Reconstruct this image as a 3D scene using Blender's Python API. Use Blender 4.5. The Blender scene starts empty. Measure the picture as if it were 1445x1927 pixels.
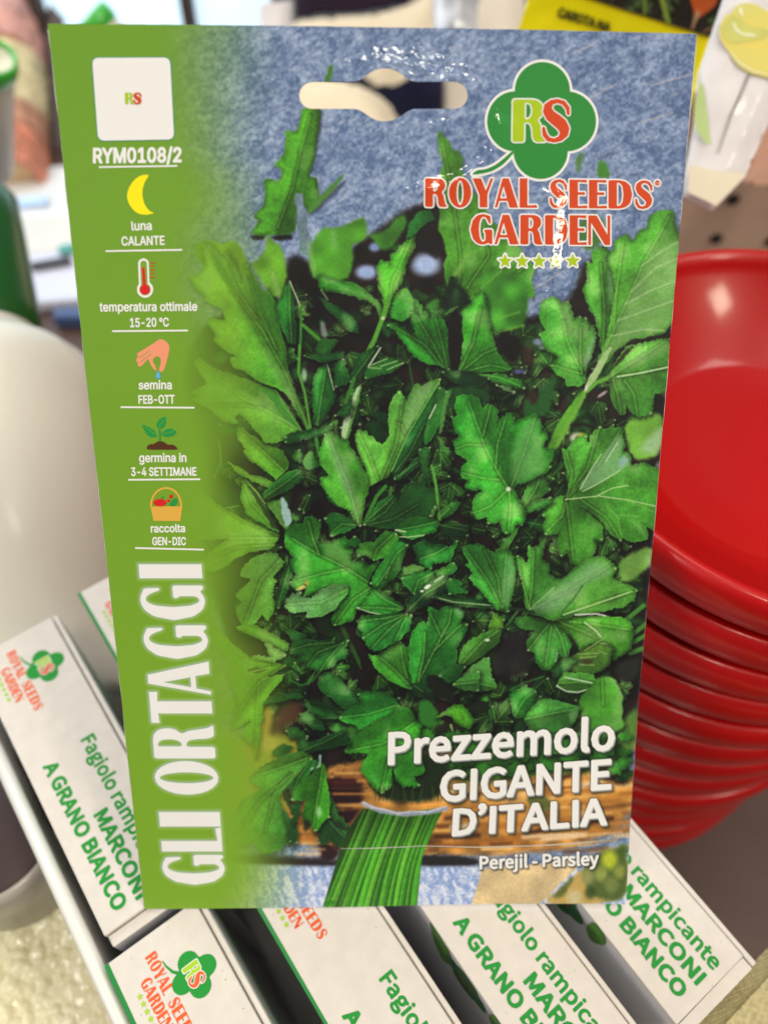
import bpy, math, random
import numpy as np
from mathutils import Matrix, Vector

# ---------------------------------------------------------------- camera, world, lamps, exposure
sc = bpy.context.scene
COL = sc.collection
FPX = 1500.0; CX, CY = 722.5, 963.5
CAMZ = 0.3495
M = np.array([[0.998938711, 0.0460592283, 0.0], [0.03771905, -0.81805582, 0.57390064], [0.02643342, -0.57329157, -0.81892494]])
M[0] = np.cross(M[1], M[2])                                  # rows: world x, y, z in lens axes (right, down, forward)
CAM = np.array([0.0, 0.0, CAMZ])
cam_d = bpy.data.cameras.new('camera'); cam = bpy.data.objects.new('camera', cam_d); COL.objects.link(cam)
cam_d.sensor_fit = 'VERTICAL'; cam_d.sensor_height = 36.0; cam_d.lens = 36.0*FPX/1927.0
cam_d.clip_start = 0.01; cam_d.clip_end = 100.0
cam_d.dof.use_dof = True; cam_d.dof.focus_distance = 0.186; cam_d.dof.aperture_fstop = 8.6; cam_d.dof.aperture_blades = 0
R3 = M @ np.diag([1.0, -1.0, -1.0])
cam.matrix_world = Matrix([list(R3[0])+[0], list(R3[1])+[0], list(R3[2])+[CAMZ], [0, 0, 0, 1]])
sc.camera = cam
def wp(px, py, depth):
    """the point seen at a photo pixel, a given depth along the lens axis"""
    return CAM + M @ (np.array([(px-CX)/FPX, (py-CY)/FPX, 1.0])*depth)
def wz(px, py, z):
    d = M @ np.array([(px-CX)/FPX, (py-CY)/FPX, 1.0]); return CAM + d*((z-CAMZ)/d[2])
sc.view_settings.view_transform = 'Standard'; sc.view_settings.look = 'None'
sc.view_settings.gamma = 1.0; sc.view_settings.exposure = 0.0; sc.view_settings.use_curve_mapping = False
world = bpy.data.worlds.new('World'); sc.world = world; world.use_nodes = True
wb = world.node_tree.nodes['Background']; wb.inputs[0].default_value = (0.92, 0.95, 1.0, 1); wb.inputs[1].default_value = 0.16
def area(name, loc, target, size, power, col, size_y=None):
    l = bpy.data.lights.new(name, 'AREA'); l.energy = power; l.color = col; l.size = size
    if size_y: l.shape = 'RECTANGLE'; l.size_y = size_y
    o = bpy.data.objects.new(name, l); COL.objects.link(o); o.location = loc
    o.rotation_euler = (Vector(target)-Vector(loc)).to_track_quat('-Z', 'Y').to_euler()
    return o
TZ = -.078                                                    # height of the shelf
area('ceiling_lamp', (-1.7, -1.0, 1.8), (0, .15, .1), 1.0, 25, (1.0, .96, .90))
area('ceiling_lamp', (1.5, -0.1, 2.2), (0, .15, .1), .7, 18, (1.0, .95, .88))
area('ceiling_lamp', (0.1, 0.9, 2.3), (0, .15, .1), 1.2, 17, (1.0, .94, .86))
area('window_lamp', (-.75, .72, .62), (-.25, .30, -.05), .6, 7, (.90, .96, 1.0))
area('spot_lamp', (1.0, -0.66, 1.10), (.03, .15, .24), .20, 6, (1.0, .91, .68))
area('spot_lamp', (0.20, -0.52, 1.60), (.03, .15, .24), .20, 6, (1.0, .93, .76))

# ---------------------------------------------------------------- object helpers
def lin(c):
    c = np.asarray(c, float)/255.; return np.where(c <= .04045, c/12.92, ((c+.055)/1.055)**2.4)
def tag(o, label=None, cat=None, group=None, kind=None):
    if label: o['label'] = label
    if cat: o['category'] = cat
    if group: o['group'] = group
    if kind: o['kind'] = kind
    return o
def empty(name, loc, label, cat, group=None):
    o = bpy.data.objects.new(name, None); COL.objects.link(o); o.location = loc; o.empty_display_size = .02
    return tag(o, label, cat, group)
def mesh(name, V, F, mats, parent=None, smooth=True, mi=None, loc=None):
    me = bpy.data.meshes.new(name); V = np.asarray(V, float)
    o = bpy.data.objects.new(name, me)
    root = parent
    while root is not None and root.parent is not None: root = root.parent
    if root is not None and root.type == 'EMPTY' and abs(root.rotation_euler.z) < 1e-6: V = V-np.array(root.location)   # turned roots take local points
    me.from_pydata([tuple(v) for v in V], [], [tuple(int(i) for i in f) for f in F])
    for m in (mats if isinstance(mats, (list, tuple)) else [mats]): me.materials.append(m)
    if mi is not None: me.polygons.foreach_set('material_index', np.asarray(mi, np.int32))
    if smooth: me.polygons.foreach_set('use_smooth', np.ones(len(me.polygons), bool))
    me.update(); COL.objects.link(o)
    if parent is not None: o.parent = parent
    return o
def copy_tree(o, parent=None):
    c = o.copy(); COL.objects.link(c)
    if parent is not None: c.parent = parent
    for ch in list(o.children): copy_tree(ch, c)
    return c
class MB:
    """collects shapes for ONE mesh"""
    def __init__(s): s.V, s.F = [], []
    def add(s, V, F):
        n = len(s.V); s.V += [np.asarray(v, float) for v in V]; s.F += [[i+n for i in f] for f in F]; return s
    def box(s, o, a, b, c, bev=0):
        o, a, b, c = map(np.asarray, (o, a, b, c))
        V = [o+a*i+b*j+c*k for k in (0, 1) for j in (0, 1) for i in (0, 1)]
        F = [(0,2,3,1), (4,5,7,6), (0,1,5,4), (2,6,7,3), (0,4,6,2), (1,3,7,5)]
        if np.dot(np.cross(a, b), c) < 0: F = [f[::-1] for f in F]
        return s.add(V, F)
    def lathe(s, prof, o=(0, 0, 0), ax=(0, 0, 1), n=64, wob=None):
        o = np.asarray(o, float); az = np.asarray(ax, float)/np.linalg.norm(ax)
        e = np.array([1, 0, 0.]) if abs(az[0]) < .8 else np.array([0, 1., 0]); e1 = np.cross(az, e); e1 /= np.linalg.norm(e1); e2 = np.cross(az, e1)
        V = []
        for r, z in prof:
            for k in range(n):
                t = 2*math.pi*k/n; rr = r*(1+(wob(t, z) if wob else 0)); V.append(o+az*z+(e1*math.cos(t)+e2*math.sin(t))*rr)
        F = [(i*n+k, i*n+(k+1) % n, (i+1)*n+(k+1) % n, (i+1)*n+k) for i in range(len(prof)-1) for k in range(n)]
        return s.add(V, F)
    def tube(s, P, r, n=12, cap=True):
        P = [np.asarray(p, float) for p in P]; V = []; rs_ = r if hasattr(r, '__len__') else [r]*len(P)
        for i, p in enumerate(P):
            t = P[min(i+1, len(P)-1)]-P[max(i-1, 0)]; t /= np.linalg.norm(t)+1e-12
            e = np.array([0, 0, 1.]) if abs(t[2]) < .9 else np.array([1., 0, 0]); a = np.cross(t, e); a /= np.linalg.norm(a); b = np.cross(t, a)
            V += [p+(a*math.cos(2*math.pi*k/n)+b*math.sin(2*math.pi*k/n))*rs_[i] for k in range(n)]
        F = [(i*n+k, i*n+(k+1) % n, (i+1)*n+(k+1) % n, (i+1)*n+k) for i in range(len(P)-1) for k in range(n)]
        if cap: F += [tuple(range(n))[::-1], tuple((len(P)-1)*n+k for k in range(n))]
        return s.add(V, F)
    def build(s, name, mats, parent=None, smooth=True, bevel=0, seg=2):
        o = mesh(name, s.V, s.F, mats, parent, smooth)
        if bevel:
            m = o.modifiers.new('bevel', 'BEVEL'); m.width = bevel; m.segments = seg; m.limit_method = 'ANGLE'
        return o
# ---------------------------------------------------------------- materials
def mat(name, col, rough=.5, spec=.5, coat=0, cr=.1, noise=None, bump=None, trans=0, emit=None, sub=0, metal=0):
    """noise = (scale, amount, second colour or None); bump = (scale, strength)"""
    m = bpy.data.materials.new(name); m.use_nodes = True; nt = m.node_tree; b = nt.nodes['Principled BSDF']
    c = list(lin(col))+[1]; b.inputs['Base Color'].default_value = c; b.inputs['Roughness'].default_value = rough
    b.inputs['Specular IOR Level'].default_value = spec; b.inputs['Coat Weight'].default_value = coat; b.inputs['Coat Roughness'].default_value = cr
    b.inputs['Transmission Weight'].default_value = trans; b.inputs['Metallic'].default_value = metal
    if sub: b.inputs['Subsurface Weight'].default_value = sub; b.inputs['Subsurface Radius'].default_value = (.01, .008, .006); b.inputs['Subsurface Scale'].default_value = .5
    if emit: b.inputs['Emission Color'].default_value = list(lin(emit[0]))+[1]; b.inputs['Emission Strength'].default_value = emit[1]
    tc = nt.nodes.new('ShaderNodeTexCoord')
    if noise:
        n = nt.nodes.new('ShaderNodeTexNoise'); n.inputs['Scale'].default_value = noise[0]; n.inputs['Detail'].default_value = 5
        nt.links.new(tc.outputs['Object'], n.inputs['Vector'])
        r = nt.nodes.new('ShaderNodeValToRGB'); r.color_ramp.elements[0].position = .35; r.color_ramp.elements[1].position = .68
        c2 = list(lin(noise[2]))+[1] if len(noise) > 2 else [v*(1-noise[1]) for v in c[:3]]+[1]
        r.color_ramp.elements[0].color = c2; r.color_ramp.elements[1].color = c
        nt.links.new(n.outputs['Fac'], r.inputs['Fac']); nt.links.new(r.outputs['Color'], b.inputs['Base Color'])
    if bump:
        n = nt.nodes.new('ShaderNodeTexNoise'); n.inputs['Scale'].default_value = bump[0]; n.inputs['Detail'].default_value = 3
        nt.links.new(tc.outputs['Object'], n.inputs['Vector'])
        bp = nt.nodes.new('ShaderNodeBump'); bp.inputs['Strength'].default_value = bump[1]; bp.inputs['Distance'].default_value = .001
        nt.links.new(n.outputs['Fac'], bp.inputs['Height']); nt.links.new(bp.outputs['Normal'], b.inputs['Normal'])
        if coat: nt.links.new(bp.outputs['Normal'], b.inputs['Coat Normal'])
    return m
INK = {}
def ink(name, col, gloss=True):
    if name not in INK: INK[name] = mat(name, col, .5 if gloss else .6, .2, .75 if gloss else 0, .08)
    return INK[name]
# ---------------------------------------------------------------- printed artwork (numpy painter, units: photo pixels)
AW, AH = 1445, 1927
rs = np.random.RandomState(7)
CR = {'T':(80,30,2.258),'A':(350,400,4.817),'B':(600,400,4.817),'C':(350,650,4.817),'D':(600,650,4.817),'E':(840,500,4.817),
 'F':(1000,400,4.817),'G':(840,720,4.817),'H':(1000,650,4.587),'I':(350,880,4.817),'J':(580,880,4.817),'K':(380,1130,4.817),
 'L':(600,1130,4.817),'M':(820,1000,4.817),'N':(960,1000,4.587),'O':(400,1360,4.817),'P':(780,1360,3.44),'Q':(640,1300,2.408),'X':(0,0,1.0)}
def pts(c, s):
    ox, oy, k = CR[c]
    v = np.array([float(t) for t in s.replace(',', ' ').split()]).reshape(-1, 2)
    return v/k + (ox, oy)
def vnoise(h, w, cell, seed=0, ang=None, stretch=1.0):
    r = np.random.RandomState(seed)
    yy, xx = np.mgrid[0:h, 0:w].astype(np.float32)
    if ang is not None:
        c, s = math.cos(ang), math.sin(ang)
        xx, yy = (xx*c+yy*s)/stretch, (-xx*s+yy*c)
    gx, gy = xx/cell, yy/cell
    gx -= gx.min(); gy -= gy.min()
    n = r.rand(int(gy.max())+3, int(gx.max())+3).astype(np.float32)
    ix, iy = gx.astype(int), gy.astype(int)
    fx, fy = gx-ix, gy-iy
    fx = fx*fx*(3-2*fx); fy = fy*fy*(3-2*fy)
    return (n[iy,ix]*(1-fx)+n[iy,ix+1]*fx)*(1-fy)+(n[iy+1,ix]*(1-fx)+n[iy+1,ix+1]*fx)*fy
def sdf_poly(P, X, Y):
    d = np.full(X.shape, 1e9, np.float32); ins = np.zeros(X.shape, bool)
    n = len(P)
    for i in range(n):
        x0, y0 = P[i]; x1, y1 = P[(i+1) % n]
        ex, ey = x1-x0, y1-y0
        t = np.clip(((X-x0)*ex+(Y-y0)*ey)/(ex*ex+ey*ey+1e-9), 0, 1)
        d = np.minimum(d, (X-x0-t*ex)**2+(Y-y0-t*ey)**2)
        if y0 != y1:
            ins ^= ((y0 > Y) != (y1 > Y)) & (X < ex*(Y-y0)/(y1-y0)+x0)
    d = np.sqrt(d)
    return np.where(ins, -d, d)
def arc_poly(P, X, Y):
    d = np.full(X.shape, 1e9, np.float32); a = np.zeros(X.shape, np.float32); L = 0.
    for i in range(len(P)):
        x0, y0 = P[i]; x1, y1 = P[(i+1) % len(P)]; ex, ey = x1-x0, y1-y0; l = math.hypot(ex, ey)
        t = np.clip(((X-x0)*ex+(Y-y0)*ey)/(l*l+1e-9), 0, 1); q = (X-x0-t*ex)**2+(Y-y0-t*ey)**2
        a = np.where(q < d, L+t*l, a); d = np.minimum(d, q); L += l
    return a
def sdf_line(P, X, Y):
    d = np.full(X.shape, 1e9, np.float32); tt = np.zeros(X.shape, np.float32)
    L = 0; segs = []
    for i in range(len(P)-1):
        l = math.hypot(*(P[i+1]-P[i])); segs.append((L, l)); L += l
    for i in range(len(P)-1):
        x0, y0 = P[i]; ex, ey = P[i+1]-P[i]
        t = np.clip(((X-x0)*ex+(Y-y0)*ey)/(ex*ex+ey*ey+1e-9), 0, 1)
        q = (X-x0-t*ex)**2+(Y-y0-t*ey)**2
        tt = np.where(q < d, (segs[i][0]+t*segs[i][1])/L, tt); d = np.minimum(d, q)
    return np.sqrt(d), tt
def ss(e0, e1, x):
    t = np.clip((x-e0)/(e1-e0), 0, 1); return t*t*(3-2*t)
def smooth(P, n=1, k=.22):
    for _ in range(n):
        Q = []
        for i in range(len(P)):
            a, b = P[i], P[(i+1) % len(P)]
            Q += [a*(1-k)+b*k, a*k+b*(1-k)]
        P = np.array(Q)
    return P
class Art:
    def __init__(s):
        s.im = np.zeros((AH, AW, 3), np.float32)
        s.n1 = vnoise(AH, AW, 26, 1); s.n2 = vnoise(AH, AW, 5, 2); s.n3 = rs.rand(AH, AW).astype(np.float32)
        s.n4 = vnoise(AH, AW, 3.2, 4); s.n5 = vnoise(AH, AW, 13, 5); s.n6 = vnoise(AH, AW, 48, 6)
    def box(s, P, m):
        x0, y0 = np.floor(P.min(0)-m).astype(int); x1, y1 = np.ceil(P.max(0)+m).astype(int)
        x0, y0, x1, y1 = max(x0, 0), max(y0, 0), min(x1, AW), min(y1, AH)
        Y, X = np.mgrid[y0:y1, x0:x1].astype(np.float32)
        return (slice(y0, y1), slice(x0, x1)), X+.5, Y+.5
    def mix(s, sl, a, c):
        v = s.im[sl]; s.im[sl] = v+(c-v)*a[..., None]
    def poly(s, c, p, col, blur=1.2, alpha=1.0, tex=.0):
        P = pts(c, p)
        if blur >= 4 and min(col) > 96 and col[1] > col[0] and col[1] > 150: alpha *= .62; blur *= 1.7
        P = smooth(P, 2, .24) if blur > 2.5 else P; sl, X, Y = s.box(P, blur+4)
        if X.size == 0: return
        d = sdf_poly(P, X, Y)+(s.n2[sl]-.5)*min(3.0, blur*.8); a = ss(blur*.6, -blur*.6, d)*alpha
        C = np.array(col, np.float32)*(1+tex*(s.n1[sl]-.5)[..., None]*2) if tex else np.array(col, np.float32)
        s.mix(sl, a, C)
    def line(s, c, p, w, col, blur=1.0, alpha=1.0, taper=0.0):
        P = pts(c, p); sl, X, Y = s.box(P, w+blur+2)
        if X.size == 0: return
        d, t = sdf_line(P, X, Y); s.mix(sl, ss(blur*.6, -blur*.6, d-w*.5*(1-taper*t))*alpha, np.array(col, np.float32))
    def blob(s, c, x, y, rx, ry, col, blur=.5, alpha=1.0, ang=0):
        ox, oy, k = CR[c]; cx, cy, rx, ry = x/k+ox, y/k+oy, rx/k, ry/k
        R = max(rx, ry)*1.6; sl, X, Y = s.box(np.array([[cx-R, cy-R], [cx+R, cy+R]]), 1)
        if X.size == 0: return
        ca, sa = math.cos(ang), math.sin(ang); u = ((X-cx)*ca+(Y-cy)*sa)/rx; v = (-(X-cx)*sa+(Y-cy)*ca)/ry
        s.mix(sl, ss(1+blur, 1-blur, np.hypot(u, v))*alpha, np.array(col, np.float32))
    def leaf(s, c, p, c1, c2=None, blur=1.3, ribs=(), tips=True, sh=.55, axis=None, rim=.13, sm=True, vein=.40, side=True):
        """one leaf of the picture: soft cast shade, two-tone blade, ribs and side veins, pale rim and tooth tips"""
        P0 = pts(c, p); P = smooth(P0, 1, .10) if sm else P0
        sl, X, Y = s.box(P, 16+blur)
        if X.size == 0: return
        d = sdf_poly(P, X, Y)-1.6+(s.n2[sl]-.5)*1.6+(s.n5[sl]-.5)*4
        if blur < 3:
            ar = arc_poly(P, X, Y); ph = (ar/(11.5+5*s.n1[sl])) % 1.0; d = d+(np.abs(ph-.72)*3.6-1.4)*(.4+1.2*s.n6[sl])*(1.0 if tips else .6)
        if sh:
            v = s.im[sl]; ds = np.roll(np.roll(d, 4, 0), 2, 1); v *= (1-sh*ss(9, -5, ds))[..., None]
        c1 = np.array(c1, np.float32); c2 = c1*.78 if c2 is None else np.array(c2, np.float32)
        ax = P0.max(0)-P0.min(0) if axis is None else np.array(axis, np.float32)
        t = ((X-P[:, 0].mean())*ax[0]+(Y-P[:, 1].mean())*ax[1])/(np.dot(ax, ax)+1e-6)+.5
        t = ss(-.1, 1.1, t+.5*(s.n1[sl]-.5))
        C = c1+(c2-c1)*t[..., None]
        C = C*(1+(.10*(s.n2[sl]-.5)+.10*(s.n4[sl]-.5)+.16*(s.n1[sl]-.5))*(1 if blur < 4 else .3))[..., None]
        a = ss(blur*.6, -blur*.6, d)
        C = C*(1.0+.44*(s.n6[sl]-.5)+.16*(s.n5[sl]-.5))[..., None]
        sheen = ss(.62, .9, s.n1[sl]*.6+s.n6[sl]*.5)*.52
        C = C+(np.array([146, 190, 122], np.float32)-C)*sheen[..., None]
        if blur < 3:
            C = C*(1-.26*ss(-9, -1.5, d)*ss(.35, .6, s.n6[sl]))[..., None]
            e = np.exp(-((d+1.3)/.9)**2)*rim*ss(.42, .75, s.n5[sl]*.6+s.n1[sl]*.5)
            C = C+(np.array([190, 215, 165], np.float32)-C)*np.clip(e, 0, 1)[..., None]
        for ir, rb in enumerate(ribs):
            R = pts(c, rb); dl, tl = sdf_line(R, X, Y)
            ax2 = R[-1]-R[0]; sd = (X-R[0, 0])*ax2[1]-(Y-R[0, 1])*ax2[0]; sd = sd/(np.hypot(*ax2)+1e-6)
            if ir == 0 and blur < 3: C = C*(1+.21*np.tanh(sd/5.)*np.exp(-np.abs(sd)/60.))[..., None]
            elif blur < 3: C = C*(1+.10*np.tanh(sd/3.)*np.exp(-dl/9.))[..., None]
            C = C*(1-.18*np.exp(-((dl-3.2)/2.5)**2))[..., None]
            C = C+(np.array([165, 205, 110], np.float32)-C)*(.62*vein*np.exp(-(dl/(1.5-.8*tl))**2))[..., None]
            if side and blur < 3:
                for k in range(1, 9):
                    f = k/9.*(len(R)-1); i = int(f); q = R[i]+(R[min(i+1, len(R)-1)]-R[i])*(f-i); tg = R[min(i+1, len(R)-1)]-R[i]
                    tg = tg/(np.hypot(*tg)+1e-6)
                    for sg in (1, -1):
                        an = sg*(.72+.1*math.sin(k*3.1)); g = np.array([tg[0]*math.cos(an)-tg[1]*math.sin(an), tg[0]*math.sin(an)+tg[1]*math.cos(an)])
                        g2 = np.array([tg[0]*math.cos(an*.6)-tg[1]*math.sin(an*.6), tg[0]*math.sin(an*.6)+tg[1]*math.cos(an*.6)])
                        ln = 34*(1-.5*k/9.)
                        dv, tv = sdf_line(np.array([q, q+g*ln*.55, q+g*ln*.55+g2*ln*.6]), X, Y)
                        C = C+(np.array([140, 190, 90], np.float32)-C)*(.24*vein*np.exp(-(dv/.9)**2)*(1-.7*tv))[..., None]
        s.mix(sl, a, C)
        if tips and blur < 2.5:
            n = len(P0)
            for i in range(n):
                a0 = P0[i-1]-P0[i]; b0 = P0[(i+1) % n]-P0[i]
                co = np.dot(a0, b0)/(np.hypot(*a0)*np.hypot(*b0)+1e-6)
                if co < -.35: continue
                m = P0[i]+(a0/np.hypot(*a0)+b0/np.hypot(*b0))*2
                if sdf_poly(P0, np.array([[m[0]]]), np.array([[m[1]]]))[0, 0] > 0: continue
                if rs.rand() < .42: continue
                q = P0[i]+(m-P0[i])*.5
                s.blob('X', q[0], q[1], 1.7+rs.rand(), 1.5+.5*rs.rand(), (206, 220, 180), .5, .55)
def paint():
    A = Art()
    Lf, Po, Ln, Bl = A.leaf, A.poly, A.line, A.blob
    b=(62,146,46); m=(38,122,44); d=(24,84,36); v=(20,50,28); l=(98,164,66); pl=(146,188,142); y=(102,160,46); dk=(30,21,20)
    # blue rendered wall
    H, W = AH, AW
    n = .34*vnoise(H, W, 7, 11, -.6, 1.7)+.40*vnoise(H, W, 4.5, 12)+.26*vnoise(H, W, 26, 13)
    n = np.clip((n-.5)*1.7+.42, 0, 1)[..., None]
    Y, X = np.mgrid[0:H, 0:W].astype(np.float32)
    k = np.clip(.35*(X-500)/800-.1+.25*(vnoise(H, W, 120, 14)-.5), 0, .5)[..., None]
    lo = np.array([82, 104, 144])*(1-k)+np.array([52, 66, 108])*k; hi = np.array([164, 179, 208])*(1-k)+np.array([112, 134, 180])*k
    A.im[:] = lo+(hi-lo)*n
    fl = vnoise(H, W, 3.4, 15, -.45, 5.); fl = ss(.80, .95, fl)*ss(.45, .7, vnoise(H, W, 60, 16))
    A.im += (np.array([205, 195, 190])-A.im)*(fl*.35)[..., None]
    for q in ('1075,200 1120,180 1160,158', '1200,232 1265,212', '1080,100 1120,80', '980,560 1010,540 1060,510', '1225,160 1300,140'):
        Ln('X', q, 3, (190, 180, 178), 3, .6)
    # dark heart of the bunch
    Po('X', '330,720 380,600 520,560 545,470 590,500 640,510 665,460 700,440 760,395 800,380 862,395 880,500 900,600 960,590 1010,600 1080,560 1100,470 1290,540 1240,900 1200,1380 1170,1480 860,1500 700,1620 480,1440 440,1250 380,1050', dk, 16, tex=.5)
    Po('E', '640,720 860,600 1000,760 1240,1100 1000,1445 560,1400 560,1000', (62,46,34), 30, .8)
    Po('H', '100,1100 320,1000 320,1300 100,1300', (64,48,40), 14, .9); Po('H', '430,420 700,330 760,600 640,760 350,700', (44,36,26), 12, .9)
    Po('H', '560,1500 760,1680 740,1900 620,1900', (58,46,44), 10, .9)
    Po('N', '250,60 560,160 500,380 330,380', (58,44,36), 14, .8)
    Po('M', '250,560 480,640 640,760 420,900 240,860', (66,36,24), 16, .8)
    rr = np.random.RandomState(21)
    H0 = pts('X','400,640 540,540 620,520 700,520 850,520 900,600 1010,620 1080,600 1180,700 1220,900 1190,1300 1150,1400 860,1440 700,1460 520,1360 470,1200 420,900')
    for q in range(620):
        x, yv = rr.uniform(400, 1210), rr.uniform(540, 1440)
        if sdf_poly(H0, np.array([[x]]), np.array([[yv]]))[0, 0] > -6: continue
        sz = rr.uniform(10, 30) if q < 360 else rr.uniform(9, 21); an = rr.uniform(0, 6.28); L0 = []
        for kk in range(11):
            th = kk/11*6.283; r0 = sz*(.55+.45*abs(math.cos(th*1.5))+rr.uniform(-.15, .15))
            u0, v0 = r0*math.cos(th)*1.5, r0*math.sin(th)*.75
            L0.append('%.1f,%.1f' % (x+u0*math.cos(an)-v0*math.sin(an), yv+u0*math.sin(an)+v0*math.cos(an)))
        f = rr.uniform(.55, 1.35); cc = np.array([(26,78,32),(38,98,40),(20,58,28),(50,112,46),(34,84,34)][q % 5])*f
        if q < 360: Po('X', ' '.join(L0), cc, rr.uniform(5, 12), rr.uniform(.5, .95), .35)
        else:
            rb = '%.1f,%.1f %.1f,%.1f' % (x-1.2*sz*math.cos(an), yv-1.2*sz*math.sin(an), x+1.2*sz*math.cos(an), yv+1.2*sz*math.sin(an))
            Lf('X', ' '.join(L0), cc*.95, cc*.6, rr.uniform(1.4, 3.2), (rb,), rr.rand() < .5, .5, rim=.2)
    for q in range(340):
        x, yv = rr.uniform(400, 1215), rr.uniform(560, 1440)
        if sdf_poly(H0, np.array([[x]]), np.array([[yv]]))[0, 0] > -4: continue
        sz = rr.uniform(16, 34); an = rr.uniform(0, 6.28); sq = rr.uniform(.5, 1); L0 = []; rb = []
        for lb, la in enumerate((-.95, 0, .95)):
            ln = sz*(1.25 if lb == 1 else .95)*rr.uniform(.85, 1.15)
            for u0, v0 in ((.35, -.20), (.62, -.26), (.80, -.22), (.88, -.10), (1, 0), (.88, .12), (.78, .20), (.6, .26), (.36, .18)):
                a, b_ = u0*ln*1.15, v0*ln*1.05; xx, yy = a*math.cos(la)-b_*math.sin(la), (a*math.sin(la)+b_*math.cos(la))*sq
                L0.append('%.1f,%.1f' % (x+xx*math.cos(an)-yy*math.sin(an), yv+xx*math.sin(an)+yy*math.cos(an)))
            xx, yy = ln*math.cos(la), ln*math.sin(la)*sq; rb.append('%.1f,%.1f %.1f,%.1f' % (x, yv, x+xx*math.cos(an)-yy*math.sin(an), yv+xx*math.sin(an)+yy*math.cos(an)))
        L0.append('%.1f,%.1f' % (x-.1*sz*math.cos(an), yv-.1*sz*math.sin(an)))
        f = rr.uniform(.6, 1.15)*(.75 if q < 150 else 1); cc = np.array([(34,98,38),(46,116,42),(28,82,36),(58,128,48),(40,106,40)][q % 5])*f
        Lf('X', ' '.join(L0), cc, cc*.62, rr.uniform(2.2, 5) if q < 150 else rr.uniform(1.3, 2.2), (rb[1], rb[0], rb[2]), q > 150, .5, rim=.2)
    for q in range(40):
        x, yv = rr.uniform(480, 1150), rr.uniform(640, 1350); an = rr.uniform(-1.2, 1.2)-1.57; ln = rr.uniform(40, 110)
        Ln('X', '%.0f,%.0f %.0f,%.0f' % (x, yv, x+ln*math.cos(an), yv+ln*math.sin(an)), rr.uniform(3, 7), (50,110,44) if q % 3 else (78,140,66), 3, .7)
    # table, wicker and wall below the bunch
    Po('X', '520,1440 1200,1380 1180,1610 500,1610', (184,128,60), 14, tex=.45)
    Po('X', '420,1400 540,1370 600,1440 520,1560 400,1540', (150,150,50), 26)
    Po('X', '480,1330 520,1330 500,1420 450,1440', (176,140,60), 14)
    Bl('K', 590, 1300, 90, 70, (190,165,80), .7); Bl('O', 160, 230, 130, 120, (150,140,50), .8); Bl('O', 230,560,150,80,(150,160,50),.8)
    Po('K', '700,960 910,890 900,1080 740,1160 600,1230', (84,44,40), 20)
    Po('O', '1020,420 1330,440 1370,700 1250,960 1020,900', (48,22,26), 12); Po('O','1060,520 1330,510 1340,570 1060,570',(92,36,38),12,.8); Po('O','1100,760 1300,750 1280,790 1120,800',(88,40,36),10,.6)
    Po('O', '960,1090 1160,1130 1110,1270 960,1250', (58,28,32), 12)
    for i, (x0, y0, x1, y1) in enumerate(((850,1480,1000,1462),(860,1530,1180,1500),(820,1560,1100,1548),(1000,1450,1190,1400),(900,1585,1180,1560),(1060,1530,1185,1490),(830,1590,960,1585),(540,1560,610,1552),(545,1580,600,1580))):
        Ln('X', '%d,%d %d,%d' % (x0, y0, x1, y1), 14, (196,134,56) if i % 2 else (168,104,40), 12, .8)
    r6 = np.random.RandomState(31)
    for q in range(170):
        x, yv = r6.uniform(520, 1185), r6.uniform(1445, 1605); ln = r6.uniform(20, 110); sl_ = -.12*(x-600)/600.
        Ln('X', '%.0f,%.0f %.0f,%.0f' % (x, yv, x+ln, yv+ln*sl_), r6.uniform(3, 9), [(224,170,88),(150,92,40),(200,140,62),(92,54,28),(234,196,136)][q % 5], r6.uniform(4, 9), r6.uniform(.35, .8))
    for q in ('840,1540 980,1522', '860,1500 900,1494', '990,1568 1150,1540', '820,1574 900,1572','1010,1478 1100,1450'): Ln('X', q, 9, (70,36,20), 9, .85)
    for q in ('1020,1580 1080,1574', '850,1556 890,1552', '1090,1480 1130,1470', '560,1608 600,1607','985,1575 1100,1570','1120,1440 1170,1420'): Ln('X', q, 8, (236,206,170), 8, .8)
    Po('X', '410,1606 600,1614 640,1620 640,1632 420,1630', (48,40,44), 12); Po('X', '780,1606 900,1612 900,1632 780,1632', (44,40,44), 9)
    w = vnoise(H, W, 6, 21, 1.2, 2.5); w2 = vnoise(H, W, 3.5, 22)
    P = pts('X', '400,1624 640,1632 1000,1630 1200,1600 1200,1730 380,1730'); sl, XX, YY = A.box(P, 8)
    a = ss(5, -5, sdf_poly(P, XX, YY)); nn = np.clip((.6*w+.4*w2-.5)*2.6+.5, 0, 1)[sl][..., None]
    A.mix(sl, a, np.array([138,162,214])+(np.array([216,222,240])-np.array([138,162,214]))*nn)
    Po('X', '908,1634 1076,1620 1092,1626 1025,1692 1000,1712 884,1712', (214,188,142), 2.4, tex=.12)
    Po('X', '1085,1640 1180,1590 1185,1700 1010,1705 1060,1670', (190,160,90), 8)
    Po('X', '1032,1690 1085,1640 1060,1690', (96,104,52), 8); Po('X','1090,1630 1135,1600 1180,1592 1182,1700 1110,1690',(84,102,50),9)
    for x, yy, r, c in ((1146,1618,14,(190,200,50)),(1105,1650,12,(150,150,90)),(1130,1645,11,(150,160,80)),(1150,1665,12,(120,130,70)),(1165,1640,10,(140,150,70)),(1110,1680,10,(60,80,40)),(1080,1690,12,(200,190,150)),(1172,1600,10,(70,100,40))):
        Bl('X', x, yy, r, r*1.2, c, .6, .9)
    # out-of-focus leaves behind
    Bl('X', 690, 512, 20, 13, (150,170,215), .5); Bl('X', 801, 498, 26, 20, (160,180,220), .5); Bl('X',705,465,10,8,(120,140,190),.6)
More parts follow.
